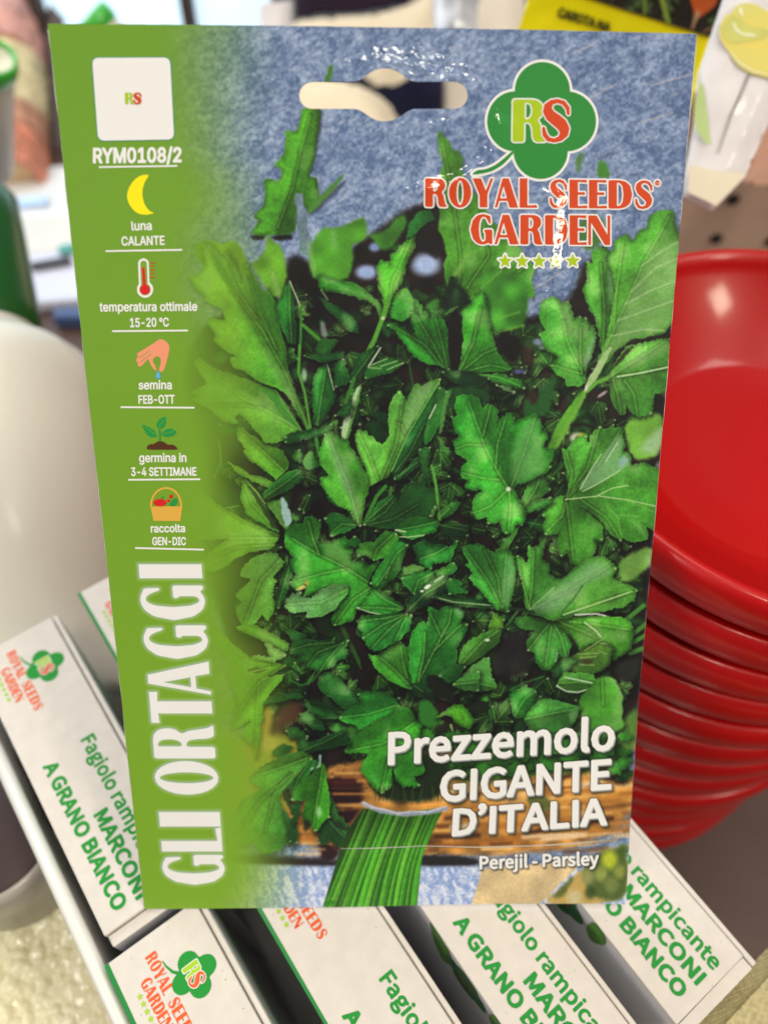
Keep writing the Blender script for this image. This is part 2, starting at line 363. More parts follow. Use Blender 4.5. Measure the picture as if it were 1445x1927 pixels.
    Po('T', '1195,290 1215,215 1235,200 1230,260 1205,310', (70,120,50), 5)
    Po('T', '1165,400 1190,400 1170,560 1135,690 1120,660', (48,54,70), 8, .9); Po('T','1130,830 1290,690 1280,720 1150,850',(60,66,86),7,.9)
    Po('T', '880,930 950,930 940,955 890,950', (30,28,40), 5); Po('T', '975,930 1065,925 1060,955 980,955', (30,26,38), 5)
    Lf('T', '1105,395 1180,395 1165,500 1150,620 1130,680 1160,690 1175,790 1130,830 1110,800 1095,760 1065,930 890,925 930,870 905,850 950,800 945,700 1010,700 1025,660 990,630 1035,580 1035,490 1085,500', (78,152,38), (58,128,36), 2.6, ('1000,900 1060,740 1100,560 1140,420',), False, .2, vein=.25, side=False)
    Po('T', '1120,830 1140,800 1290,660 1270,700 1150,840', (74,130,60), 5)
    Lf('T','1075,760 1100,760 1130,930 1150,1016 1100,1016',(110,128,150),(96,130,120),3,(),False,0)
    Po('A', '720,200 790,260 860,300 900,430 920,560 880,760 800,780 720,680 650,560 580,470 660,420 730,320', (98,158,44), 9, tex=.2)
    Po('A', '760,520 810,560 890,860 850,840', (150,185,140), 6, .9)
    Po('A', '60,290 230,240 330,300 400,250 480,280 540,400 560,460 700,700 600,900 300,600 100,430', (112,166,40), 6, tex=.2)
    Po('B', '0,180 60,130 190,140 340,60 420,40 440,200 400,260 290,290 320,400 300,500 270,620 0,620 -90,560 -80,300', (78,150,42), 8, tex=.2)
    Po('B', '100,160 140,150 165,320 130,330', (140,180,160), 7, .7); Po('A','1090,250 1130,260 1190,600 1140,560',(150,185,150),5,.8); Po('A','1160,560 1260,560 1270,600 1180,610',(60,130,50),6)
    Po('B', '440,200 600,170 700,40 790,10 800,100 740,220 660,330 580,350 490,250', (64,132,44), 8, tex=.2)
    Po('B', '660,330 720,270 760,300 700,360', (40,100,40), 5)
    Lf('B', '830,90 900,0 1010,-20 1050,60 990,80 930,130 850,210 790,230', m, d, 3, (), False)
    Po('B', '870,330 960,290 1090,390 1060,420 940,330', (24,20,26), 9, .9); Po('B','1100,0 1180,0 1180,300 1120,380',(34,36,34),9,.8)
    Lf('X', '826,245 842,268 850,285 862,286 870,300 866,318 874,335 880,352 896,366 900,385 918,398 924,420 946,432 952,452 972,462 985,480 1004,505 998,530 1006,560 970,556 930,580 912,575 890,600 872,585 860,560 846,552 842,540 834,500 842,480 836,455 826,430 830,405 822,380 834,355 828,330 836,305 826,280', (84,154,46), (66,134,42), 3.4, ('862,590 866,480 850,360 830,255','866,560 920,480 905,400','868,570 950,530 990,500'), False, .3, vein=.35)
    Po('X','846,520 880,470 890,430 870,520',(140,190,110),6,.7); Po('X','930,520 960,510 965,545 935,550',(120,170,130),8,.6)
    Po('E','300,60 740,60 740,400 700,560 460,600 370,560 310,300',(64,140,46),10,tex=.3)
    for q,w in (('E,60,100 200,-100 330,-160',5),('E,320,200 500,40',4),('E,480,600 700,540',5),('E,330,520 660,420',4)):
        cc,pp=q.split(',',1); Ln(cc,pp,w,(120,175,70),5,.5)
    Po('E', '420,610 700,620 650,900 520,850', (18,14,14), 14)
    Po('E','690,700 780,620 850,700 760,780',(52,84,44),12,.8); Bl('E',840,690,50,30,(140,150,200),.6,.8); Bl('E',880,740,40,20,(170,170,200),.6,.7); Bl('E',830,860,40,30,(110,140,80),.7,.6); Bl('E',655,960,60,20,(90,95,170),.6,.7)
    Po('X','1086,425 1110,400 1135,410 1140,450 1100,480',(70,118,50),10); Po('X','1080,300 1092,285 1100,290 1088,335',(74,122,60),7,.8); Po('X','1118,330 1132,292 1150,330 1140,336',(66,132,50),5)
    Po('G', '860,0 970,0 900,300 800,320', (40,98,48), 9); Po('G','700,110 770,200 860,260 800,330 690,320',(36,96,44),8); Po('G','870,560 1040,540 960,800 900,780',(60,110,50),9,.8)
    Po('H','0,520 80,470 200,180 240,200 160,560 0,640',(38,96,44),9,.9)
    Po('H', '860,620 1150,550 1120,950 900,1000 830,900 790,720', (104,160,62), 9, tex=.25); Po('H','1150,690 1060,740 930,880 960,940 1120,920',(186,204,216),8,.9); Po('H','1060,1040 1120,980 1110,1100',(190,200,230),6,.8)
    Po('N', '920,250 1230,100 1215,300 1020,440 940,420', (112,160,76), 9, tex=.3); Po('N','1150,230 1230,150 1210,330',(180,205,190),8,.7)
    Po('N','880,1150 1050,1090 1130,1100 1100,1250 960,1330',(42,46,38),10); Po('N','980,1600 1120,1500 1080,1900 960,1900 900,1750',(88,130,58),14)
    for q in ('1000,760 1150,640','1050,890 1170,800','1050,960 1160,900','1030,1050 1140,1010'): Ln('N', q, 9, (72,142,58), 4, .9)
    # left fan behind
    Lf('I', '850,605 700,540 480,450 350,390 200,270 90,150 20,200 -80,300 -80,640 60,700 160,640 400,640 100,860 140,940 240,945 380,870 560,760 780,720', (110,168,50), (92,156,48), 1.6, ('850,620 500,470 200,280','830,640 400,640 60,560','800,700 480,720 160,840'), False, .4)
    for q in ('300,480 150,380','560,720 250,940','820,590 560,560 100,370'): Ln('I', q, 1.6, (160,205,100), 1.5, .6)
    Ln('C','300,860 320,1050 260,1200',2,(140,190,80),2,.7)
    Lf('I', '520,100 640,220 850,590 740,530 560,420 500,280', (92,158,50), (70,136,44), 1.4, ('850,590 600,330 530,140',), False); Po('I','535,130 620,210 860,580 780,540 640,300',(34,44,26),2.5,.8)
    Ln('I','540,110 650,230 720,330',2,(170,210,120),1.2,.8); Ln('I','340,370 480,345',2,(150,195,100),1.5,.7)
    Lf('I', '740,330 850,290 870,500 960,540 900,560', (96,158,66), (84,140,60), 2, (), False); Po('I','850,270 890,260 980,500 900,545 870,440',(150,186,180),3,.95); Po('I','950,400 1040,460 980,500',(76,132,60),5)
    Lf('I', '490,975 560,850 700,790 820,780 885,850 780,1000 810,1030 770,1160 810,1250 740,1390 690,1320 640,1400 520,1460 490,1380 460,1280 520,1220 455,1160 600,1010', (106,172,82), (80,150,52), 1.3, ('860,830 680,1020 530,1420',), True, .5)
    Lf('I', '880,960 960,830 970,900 930,1080 840,1280 810,1240 850,1100', m, d, 1.3, ('950,860 890,1060 835,1260',), True)
    # left big leaves
    Lf('C', '470,720 560,800 620,830 700,900 850,940 930,1050 920,1120 820,1220 730,1130 600,1050 530,960 560,940 480,860', (104,162,58), (78,148,38), 1.4, ('880,1130 700,960 500,790',), False)
    Lf('C', '370,1050 430,1080 600,1190 720,1210 785,1260 770,1285 600,1225 450,1130', (108,170,48), (88,152,44), 1.3, (), False)
    Lf('C', '820,1230 900,1160 1040,1120 1065,1200 950,1300 720,1390 700,1350 760,1300', (44,120,42), (32,100,38), 1.3, ('720,1370 880,1260 1040,1140',))
    Lf('C', '80,145 130,110 250,210 380,260 520,300 660,360 800,400 900,530 1050,775 960,790 900,840 800,880 720,870 670,800 600,720 490,620 440,650 465,705 350,680 210,560 60,490 160,460 60,430 200,350', (106,168,64), (84,150,52), 1.3, ('1050,775 700,570 500,470 100,150','700,570 500,540 220,550'), False, .5)
    Po('C','500,400 700,540 900,680 860,720 640,580',(160,196,140),9,.5)
    Po('C','655,360 800,400 900,530 1045,770 870,640 780,500',(58,132,46),2,.8); Ln('C','810,400 900,560 1050,770',1.6,(130,190,90),1,.8)
    Lf('A', '20,570 110,570 190,480 150,280 210,270 300,370 330,420 370,330 440,460 510,640 540,450 600,550 710,730 730,680 800,800 840,960 860,1060 905,1250 920,1430 1000,1650 1060,1780 1130,1960 1090,1970 1040,1840 900,1620 700,1540 560,1450 430,1390 410,1320 480,1310 400,1260 300,1200 265,1160 290,1130 190,965 360,980 340,870 160,790 190,770 80,670', (112,172,54), (72,146,44), 1.3, ('1110,1960 900,1440 700,1080 450,740 180,330','820,1240 660,880 560,520','640,960 470,720 380,400'), False, .55, axis=(90,30))
    Po('A','200,290 330,450 480,740 430,720 290,540',(66,124,38),4,.75); Po('A','345,370 420,480 520,760 460,720',(60,120,38),4,.7); Po('A','545,470 700,760 770,1130 660,920 590,660',(48,112,38),4,.7); Po('A','730,700 800,820 880,1200 800,1080 740,860',(46,112,40),4,.7)
    Po('A','700,1180 900,1480 1060,1780 1100,1960 1020,1800 860,1560 700,1300',(150,192,130),10,.5)
    Lf('A', '820,830 880,760 940,620 970,760 990,1000 1000,1190 930,1170 870,1060 840,920', (44,130,44), (28,96,38), 1.3, ('960,1170 940,900 940,640',))
    Ln('A','940,620 1000,760 1040,860',2,(215,220,190),1.2,.9); Ln('A','1045,850 1040,1150 1020,1445',5,(54,128,46),1.5); Ln('C','1030,0 1020,240 1075,420 1130,760',5,(80,146,54),1.5); Bl('C',1072,270,22,55,(170,200,180),.6,.8)
    # centre top
    Lf('B', '0,560 130,610 320,640 450,740 540,810 590,930 560,970 530,860 450,800 280,740 100,710 0,680', (48,128,40), (60,140,44), 1.6, (), False)
    Lf('B', '0,760 120,830 260,920 340,1000 360,1090 280,1070 180,960 60,860', (34,104,40), d, 2.4, (), False); Ln('B','20,700 80,790',3,(140,180,120),2,.7)
    Ln('A','1060,1020 1220,1160',7,(70,140,44),2); Po('A','1210,970 1260,1000 1290,1140 1240,1150',(170,196,190),4,.9); Lf('A','1190,1240 1230,1150 1390,1150 1320,1240 1260,1330 1200,1330',(48,116,44),d,2,(),False)
    Lf('B', '640,890 690,740 780,690 850,770 880,860 840,930 760,980 650,960', (54,142,44), (44,124,40), 3, (), False); Po('B','560,1000 700,980 640,1150 580,1100',(30,90,36),7)
    Lf('B', '530,480 570,440 640,460 650,480 660,390 720,330 870,210 860,300 800,430 770,560 720,670 650,780 600,950 590,780 550,660', (66,148,40), (78,160,44), 1.3, ('630,900 660,640 840,240',))
    Ln('B','640,760 580,950 500,1160 430,1290',9,(84,152,52),2.2); Bl('B',582,958,16,18,(215,225,200),.5,.8)
    Lf('B', '1180,1430 1100,1390 960,1350 850,1290 770,1170 690,1060 620,1020 690,1010 780,1060 900,1190 860,1050 830,900 900,920 870,790 930,850 1010,990 1040,910 1120,960 1170,1080 1180,1250', (50,148,44), (42,136,42), 1.3, ('1120,1400 960,1200 700,1040','1140,1400 1040,1200 880,930','1160,1400 1120,1200 1060,960'))
    Po('E', '10,430 130,380 145,940 20,935', (22,16,16), 4)
    Lf('E', '130,370 150,470 155,650 140,860 110,960 230,970 590,940 500,850 440,730 390,560 330,240 200,330', (64,156,46), (48,138,42), 1.5, ('120,950 240,700 310,380','140,955 330,800 480,740','160,960 400,900 580,940'), False)
    Lf('E', '10,210 45,100 150,210 220,330 140,360 0,370', (22,52,30), (16,40,24), 1.4, (), False)
    Lf('E', '-10,440 60,380 110,370 10,430', (70,140,60), None, 1.5, (), False)
    Lf('E', '240,985 450,985 660,1040 710,1115 600,1100 480,1070', (60,146,46), m, 1.3, ('260,990 480,1010 700,1110',)); Lf('E','450,1080 560,1110 620,1150 500,1110',(110,160,110),None,1.3)
    Lf('E', '-40,960 120,960 240,980 390,1020 300,1100 100,1080', (26,76,36), v, 1.4, ()); Po('E','0,1100 300,1090 420,1200 300,1300 0,1300',(30,84,40),8,.9)
    # right big leaf
    Lf('E', '840,430 880,310 970,280 1050,340 1100,320 1150,490 1210,460 1240,500 1260,470 1290,580 1330,550 1355,620 1330,740 1280,880 1255,1020 1250,1050 1190,1090 1090,1085 1080,1010 1000,990 950,905 1020,835 990,810 900,750 840,620 910,590 850,500', (66,148,50), (92,164,76), 1.3, ('1255,1030 1090,690 1060,500','1225,980 1210,760 1215,560','1220,980 1080,940 980,900'), axis=(100,-30))
    Po('E','1355,610 1330,740 1260,960 1245,900 1290,700',(160,196,186),4,.7)
    Lf('F', '560,340 640,310 700,350 690,430 740,560 755,640 735,860 690,1180 640,1290 610,1100 580,960 500,820 470,690 510,620 500,440 550,460 540,370', (78,152,50), (62,136,46), 1.3, ('640,1260 660,900 625,460',)); Po('F','690,430 755,640 735,860 700,800 700,560',(150,188,170),5,.65)
    Lf('F', '610,1350 620,1290 680,1150 740,830 760,650 690,400 720,360 760,350 750,270 850,200 890,260 920,260 980,170 1050,150 1080,50 1130,0 1280,-10 1300,150 1340,220 1350,400 1320,640 1300,960 1200,1080 1000,1130 910,1140 760,1240 640,1400', (72,150,46), (84,158,56), 1.3, ('600,1380 850,830 1020,440 1250,30','740,1080 760,760 830,260'), True, .5)
    Po('F','640,1370 850,840 1030,440 1160,300 1340,230 1330,500 1290,960 1190,1070 910,1135 760,1240',(150,190,136),12,.85)
    for q in ('850,830 1090,700 1310,620','780,980 1000,900 1280,800','900,720 1120,500 1310,420','1000,480 1160,360 1320,270','720,1120 1000,1060 1200,1070'): Ln('F', q, 2.6, (186,212,178), 3, .6)
    for q in ('900,880 1140,740','950,640 1200,520','960,980 1250,900'): Ln('F', q, 4, (96,156,66), 7, .6)
    Lf('H', '640,290 760,110 830,10 1190,-60 1190,200 1160,440 1060,400 1040,490 1030,590 910,610 860,570 810,500 800,590 760,590 700,500 680,400 690,310', (92,164,64), (62,144,50), 1.3, ('640,290 930,110 1160,-40','740,270 930,240 1180,190','700,300 740,420 770,580','800,300 880,420 910,600'))
    Po('H','700,240 900,90 1190,-60 1190,60 960,150',(164,200,150),9,.6); Ln('H','740,270 930,240 1185,185',3,(196,220,190),2,.9); Po('H','820,20 640,270 720,190 900,0',(48,40,30),5,.9)
    Po('H','1090,420 1160,390 1150,480',(60,44,48),7,.8)
    Po('H', '450,360 480,420 330,680 200,930 110,900 270,600', (88,154,50), 3, tex=.15); Ln('H','460,420 230,860',8,(126,180,80),8,.5)
    Po('H', '455,400 470,320 560,160 650,30 700,0 640,140 570,280 490,390', (160,190,140), 3); Ln('H','480,395 560,320 650,285',7,(96,164,62),2); Bl('H',470,370,14,34,(215,205,200),.5,.8,.3)
    Bl('H',390,800,60,45,(205,205,180),.5,.9); Bl('H',440,780,40,25,(190,180,30),.5,.7); Bl('H',610,420,50,14,(190,170,180),.5,.8,-.6); Ln('H','350,690 450,680 560,720',6,(30,22,20),6,.9)
    # right star leaf
    Lf('H', '270,885 300,905 330,870 400,790 470,780 480,860 540,740 590,700 605,730 690,705 780,720 770,790 805,850 780,920 830,930 845,1000 860,1050 970,1020 1060,1060 1115,1100 1090,1390 1060,1590 980,1550 1000,1670 880,1700 780,1650 770,1690 700,1640 640,1560 520,1430 600,1560 605,1680 540,1670 550,1760 500,1860 430,1900 340,1870 310,1780 255,1820 220,1750 260,1570 220,1620 120,1630 105,1560 140,1480 95,1465 120,1400 180,1330 290,1310 320,1250 320,1130 285,1000', (76,156,56), (70,150,48), 1.3, ('300,1330 480,1060 580,720','300,1330 600,1000 760,740','300,1330 260,1480 130,1600','300,1340 330,1600 360,1850','420,1330 640,1480 760,1670','300,1330 350,1100 300,920'))
    Po('H','390,1240 600,960 760,740 795,850 740,990 830,940 835,1050 600,1180 460,1250',(152,190,170),5,.85); Po('H','740,990 820,930 840,1010 760,1070',(150,175,215),6,.8)
    for q in ('440,1260 560,1200 760,1080','600,940 520,1060 420,1240','290,1330 580,1300 830,1335 1080,1390','560,1300 700,1230 830,1210','640,1000 740,840'): Ln('H', q, 2.2, (200,222,190), 1.6, .75)
    Po('H','395,1380 530,1450 650,1570 600,1540 500,1450',(36,32,24),3,.95); Po('H','830,1490 940,1530 990,1660 940,1620',(140,186,130),5,.6)
    for q in ('830,1340 1060,1440','760,1460 920,1480','640,1380 740,1480 770,1640'): Ln('H',q,1.6,(150,196,110),1.4,.6)
    # centre star leaf
    Lf('G', '660,1120 760,880 870,840 940,970 780,1080 700,1180', (72,146,60), (56,126,50), 1.4, ('690,1140 800,980 850,860',)); Lf('G','700,1190 780,1090 940,1040 950,1080 850,1140',(76,150,62),m,1.3,()); Po('G','500,1445 660,1240 620,1400 560,1460',(74,146,58),3)
    Lf('G', '95,130 150,120 235,115 290,150 320,230 330,230 375,185 450,230 465,270 445,450 480,340 565,270 610,315 620,370 700,325 800,290 850,340 860,400 850,460 890,450 910,500 870,590 960,620 950,700 920,740 945,765 880,820 760,880 640,920 600,960 640,1020 690,1140 710,1220 685,1300 640,1270 600,1340 540,1365 500,1300 490,1240 440,1270 375,1280 370,1210 285,1235 235,1170 240,1090 265,1030 330,990 300,950 230,975 165,945 200,890 130,850 140,765 190,720 180,690 80,635 70,525 140,490 80,430 60,325 100,300 75,210', (46,146,44), (62,152,52), 1.2, ('560,960 440,770 340,560 200,170','445,770 460,560 540,310','480,880 300,860 150,820','560,965 400,1120 250,1180','565,965 580,1120 560,1340','590,930 700,640 800,320','340,570 180,560 90,600','330,480 380,300 400,210'), True, .65, vein=.6)
    Po('G','600,930 580,700 625,520 700,380 790,300 850,380 825,520 870,640 930,740 760,870',(118,178,120),9,.7); Bl('G',560,965,24,20,(225,232,215),.5,.9)
    # centre leaves
    Lf('C', '1150,330 1200,230 1270,180 1330,380 1350,480 1260,640 1190,740 1160,600', (42,128,46), (30,106,40), 1.3, ('1190,720 1230,450 1270,200',)); Lf('C','1360,150 1430,110 1460,330 1360,370',m,d,1.3,())
    Ln('C','1280,170 1340,400',2.2,(190,205,170),1,.8); Ln('C','1070,90 1240,145 1380,120',2,(190,205,170),1.2,.8); Lf('C','1070,100 1240,150 1400,110 1440,60 1300,80',(34,100,40),d,1.5,(),False)
    Lf('D', '150,200 220,120 270,270 260,340 150,380', m, d, 1.3, ()); Lf('D','280,330 390,80 500,30 540,0 470,200 330,320',(30,92,38),d,1.3,('300,320 400,180 500,40',))
    Lf('D', '440,200 620,110 770,160 640,240 420,300', (46,122,46), m, 1.3, ()); Ln('D','450,190 560,20',2.6,(210,218,200),1.3,.9)
    for q in ('450,200 560,210','470,180 620,120','560,190 710,140','620,220 765,160'): Ln('D', q, 2, (190,205,160), 1.2, .7)
    Ln('D','320,300 240,520',7,(56,120,50),2); Po('D','290,520 340,380 395,360 330,600 260,850 195,850 230,640',(168,196,158),3); Po('D','360,400 395,360 270,840 240,850',(84,140,60),3); Po('D','100,700 180,650 150,800 110,790',(76,130,56),3)
    Lf('D', '140,640 290,500 300,560 270,640', (34,96,42), d, 1.5, ()); Lf('C','900,830 1050,780 1200,760 1320,710 1290,800 1100,840 1000,870 900,880',(32,92,40),d,1.4,())
    Lf('C','960,1010 1030,940 1050,1060 990,1040',(60,130,50),None,2); Lf('C','1050,1060 1130,960 1210,1100 1110,1130',(62,120,50),d,3,(),False); Ln('C','1180,850 1210,1000',7,(60,132,48),1.6)
    Lf('D', '470,720 540,680 640,790 580,910 450,780', d, v, 1.5, ()); Lf('D','440,600 620,620 640,780 540,660',d,v,3,(),False); Po('D','780,480 830,440 830,560 790,560',(40,110,44),6)
    Lf('D', '330,800 360,765 440,800 580,920 640,830 640,600 660,490 730,420 780,500 800,540 850,400 890,345 930,390 980,340 1100,300 1090,340 800,820 700,1050 620,1180 540,1230 440,1280 430,1130 360,950', (96,170,74), (84,160,52), 1.3, ('560,1220 700,900 760,500','540,1220 460,1000 360,790','780,800 750,720 700,700'), True, .6)
    Po('D','800,540 890,360 1090,320 930,580 800,820 760,760',(158,196,160),9,.7)
    Lf('D', '1090,340 1075,480 1000,690 960,880 780,1060 700,1190 660,1130 800,820', (32,98,40), (26,84,36), 1.3, ('690,1150 820,980 960,700',)); Ln('D','1100,310 800,820 660,1140',2.4,(110,180,84),1.2,.9)
    Lf('D', '985,690 1060,540 1090,380 1160,420 1130,600 1030,840 960,900', (56,126,52), m, 1.4, ()); Po('D','1150,420 1210,380 1160,560 1120,800 1080,800 1110,600',(80,142,66),4,.9); Ln('D','1060,540 1000,660',3,(205,215,190),1.3,.8)
    Lf('D', '780,1130 900,1010 1010,990 900,1090 730,1210 680,1210', (44,118,46), d, 1.3, ('720,1190 860,1080 1000,995',)); Lf('D','910,940 1010,920 980,1100 1010,1290 950,1220',(48,118,48),d,1.3,()); Ln('D','1020,1090 1070,1300 1110,1450',4,(96,160,70),1.6)
    Lf('D', '-10,1200 110,1180 250,1330 330,1500 360,1630 250,1480 120,1430', (40,132,44), m, 1.3, ('350,1620 200,1400 20,1210',))
    Lf('D', '50,800 110,795 200,850 260,870 340,1000 430,1170 440,1300 410,1450 380,1640 340,1620 300,1500 180,1440 50,1300 0,1190 110,1190 20,1080 0,990 30,900', (70,154,52), (76,156,48), 1.3, ('362,1630 280,1300 100,850',)); Po('D','60,820 140,900 300,1200 360,1600 300,1440 160,1180',(160,200,172),10,.75)
    Ln('J','700,170 620,260 510,500',7,(58,130,46),1.5)
    Lf('J', '150,460 210,420 270,410 330,440 440,520 340,580 210,620 190,520', (40,128,46), m, 1.3, ('440,520 300,510 200,600',))
    # J: heart of the bunch
    Lf('J', '-203,570 -128,500 -48,520 -28,450 42,440 107,510 80,690 200,680 340,620 400,740 370,850 480,860 520,910 640,850 580,950 530,1040 580,1100 500,1200 440,1275 400,1360 370,1385 240,1430 215,1370 240,1290 360,1080 200,1050 60,1130 -40,1165 0,1040 -100,1110 -165,1040 -95,965 -130,930 -150,850 -120,820 -190,730 -205,640', (48,136,42), (54,142,44), 1.2, ('560,1050 330,900 80,780 -150,640','330,920 120,960 -80,1020','560,1090 400,1200 250,1400','100,790 40,640 0,480'), vein=.55)
    Lf('J', '-218,1250 -188,1190 -68,1130 -78,1170 20,1190 140,1090 280,1050 365,1075 350,1130 230,1290 120,1340 -20,1360 -5,1300 -150,1310', (126,184,130), (84,162,76), 1.2, ('360,1100 120,1220 -180,1240',)); Bl('J',-60,1090,40,16,(225,205,110),.5,.9,-.4); Bl('J',-10,1045,20,22,(200,180,60),.5,.7)
    Lf('J', '500,520 560,420 660,310 770,255 820,330 850,220 890,150 950,140 1000,160 1050,100 1060,190 1160,190 1190,340 1100,440 940,440 820,540 700,550', (42,116,46), (34,100,42), 1.2, ('500,530 700,400 880,170','500,530 760,470 1000,330','490,530 600,420 770,265'))
    Lf('J', '1200,400 1300,310 1380,320 1300,420 1180,470', (66,140,54), m, 2, ('1190,450 1280,370',), False); Lf('J','1180,510 1445,520 1445,620 1240,610',d,v,1.6,('1190,520 1440,570',)); Ln('J','1130,0 1160,190 1190,470',5,(84,150,60),1.5)
    Lf('J','1100,440 1150,350 1160,380 1120,450',(90,160,70),None,1.3)
    Lf('J', '790,565 900,460 1000,440 1180,480 1150,570 1050,610 940,650 880,620', (46,138,44), (36,120,42), 1.2, ('1170,490 1000,530 800,565',)); Ln('J','790,565 880,580',2.5,(215,222,200),1.2,.9); Ln('J','820,625 900,630 1050,612',2.2,(200,210,180),1.2,.8)
    Lf('J','340,700 420,620 480,690 440,720',m,d,1.3,())
    Lf('J', '450,800 440,760 470,690 600,680 700,570 800,600 800,660 720,790 600,850 540,790', (64,148,46), (58,140,44), 1.3, ('760,610 620,740 590,840',)); Po('J','460,790 520,730 580,790 560,820',(130,186,110),6,.6)
    Lf('J', '560,1050 640,910 800,680 900,700 860,800 840,900 780,1000 690,1065 620,1090', (38,122,46), (46,132,46), 1.2, ('620,1070 740,900 800,780 890,705','700,1000 740,900'))
    Lf('J', '950,710 1050,650 1080,700 1300,720 1350,660 1280,850 1120,860 1110,920 1010,850', (36,120,48), m, 1.3, ('1290,700 1150,780 1010,830',)); Po('J','850,920 930,870 1050,900 1040,930 880,990',(104,164,84),4,.9)
    Lf('J', '850,1000 1000,950 1160,940 1130,1000 960,1150 860,1050', (48,130,50), m, 1.3, ('960,1130 1000,1020 1140,950',)); Lf('J','1160,940 1320,860 1340,940 1200,1000',(66,136,50),m,1.4,())
    Lf('J','1250,1100 1280,1000 1400,1060 1445,1130 1300,1160',(38,118,48),m,1.3,())
    Lf('J', '940,1180 1180,990 1290,1000 1260,1120 1050,1250 880,1330', (28,80,38), v, 1.2, ('890,1310 1050,1150 1280,1010',)); Bl('J',1080,1080,34,16,(235,238,228),.4,.95,-.5); Bl('J',1030,1120,16,10,(225,230,215),.4,.9); Ln('J','1150,1030 1220,985',4,(200,215,190),1.5,.8)
    Lf('J', '880,1270 600,1090 560,1140 510,1210 440,1270 560,1310 700,1330', (52,142,46), (38,124,44), 1.2, ('870,1280 700,1200 590,1110','870,1290 660,1270 460,1265')); Ln('J','440,1270 560,1312 680,1335',2,(205,215,190),1.1,.8)
    Lf('J','1220,1160 1400,1150 1445,1190 1445,1260 1300,1210',(44,130,48),m,1.3,())
    Lf('L', '455,490 540,510 640,420 740,370 790,440 830,580 860,700 840,800 640,720 520,620', (66,152,48), (58,144,46), 1.2, ('840,790 700,640 560,520','800,700 760,560 740,400'))
    Po('L','540,510 640,430 740,370 760,460 640,560',(140,190,120),9,.5)
    Lf('L', '820,560 820,400 850,270 950,190 970,260 990,170 1000,60 1090,100 1150,50 1230,50 1310,100 1280,200 1345,215 1300,360 1240,420 1250,550 1090,680 960,760 850,750', (48,142,48), (38,128,46), 1.2, ('900,740 1040,460 1110,330 1010,120','1050,450 1200,300 1290,220','900,720 950,500 960,290','1110,330 1180,200 1200,70'), vein=.65); Po('L','1230,60 1310,100 1290,180 1240,120',(160,196,170),5,.8)
    Lf('L', '350,180 400,140 560,135 780,120 840,130 810,270 740,350 680,370 600,430 490,450 440,400 440,360 400,340 410,280 350,245', (42,138,50), (34,122,46), 1.2, ('800,120 600,160 370,190','800,125 620,280 480,430','800,120 580,220 420,330','800,130 740,260 690,360'), vein=.6)
    # M right-centre
    Lf('M','-50,590 120,590 280,600 500,660 520,700 330,690 120,640',(38,100,42),d,1.3,()); Ln('M','30,605 160,640 500,670',2.2,(190,205,170),1.2,.7)
    Lf('M','100,480 130,430 250,470 210,500 290,560 120,570',(36,118,46),m,1.3,())
    Lf('M', '520,200 600,130 720,0 760,-60 700,60 640,170 560,210', (80,150,62), (66,136,54), 1.6, (), False)
    Lf('M', '240,135 400,120 450,160 520,200 640,165 700,230 725,330 700,500 660,730 560,700 480,620 300,420 360,390 275,300 310,310', (52,142,52), (70,152,60), 1.2, ('600,700 480,460 260,150','600,690 560,420 440,170','610,690 620,420 640,190'), axis=(90,10)); Po('M','590,640 620,330 650,180 725,330 700,500 650,720',(124,182,136),5,.7)
    Po('M','640,900 840,880 900,1200 760,1330 560,1300 520,1200',(42,34,38),16,.9); Ln('M','610,780 520,950 400,1060 260,1180',11,(62,112,52),5,.9)
    Lf('M', '480,880 520,740 620,800 600,880', (94,156,50), None, 1.4, ()); Lf('M','210,1170 260,1020 420,930 600,880 560,1010 330,1180 230,1230',(80,146,56),(60,124,48),1.8,('240,1200 420,1000 580,890',)); Bl('M',465,985,22,12,(225,232,225),.5,.9)
    Lf('M', '160,1390 300,1250 480,1140 490,1300 560,1420 350,1445', (96,160,82), (64,134,58), 1.5, ('170,1390 330,1370 540,1410',)); Lf('M','0,1310 150,1200 270,1230 120,1350',(46,118,46),d,1.4,())
    Lf('N', '30,780 90,740 350,760 480,850 530,1000 470,1090 410,1020 400,1110 340,1190 290,1190 230,1120 210,1030 150,1030 140,950 230,850 90,830', (66,140,56), (54,128,52), 1.2, ('360,770 250,900 160,1020','360,770 330,980 300,1180','360,770 440,920 480,1080')); Po('N','410,1020 400,1110 380,1130 395,1040',(170,200,200),3,.8)
    Lf('N', '360,760 560,740 760,730 980,745 1050,820 1060,900 1030,1020 880,1110 850,1000 700,960 600,1020 560,950 480,850', (82,158,52), (66,146,44), 1.3, ('370,765 640,790 1040,850','420,780 620,860 760,930','640,790 740,860 770,920')); Ln('N','640,785 740,860 780,910',3,(196,220,186),2,.85); Po('N','480,860 530,910 590,1010 540,990',(44,38,36),3,.95)
    Lf('N', '60,205 150,280 155,130 210,150 300,75 260,250 330,290 330,370 430,430 560,320 650,240 790,220 860,270 910,320 870,400 940,440 1030,470 1095,510 1060,590 990,640 800,690 560,720 350,760 150,690 120,500 60,300', (70,150,56), (88,162,62), 1.3, ('160,680 190,420 200,170','170,680 500,520 860,300','450,720 760,610 1060,520','170,680 90,400 70,240'), axis=(80,30))
    Po('N','165,680 380,480 560,380 700,245 860,285 850,390 640,440 450,690 250,690',(160,196,182),12,.75); Ln('N','450,690 540,590 620,470',4,(70,110,60),2,.8); Ln('N','460,720 700,640 1040,520',2.6,(186,216,170),1.5,.8); Ln('N','560,720 740,712 820,728',3,(225,225,225),1.5,.85); Ln('N','150,690 380,480',2,(170,205,150),2,.6)
    Ln('N','0,665 120,680 200,700',6,(30,60,32),2,.9)
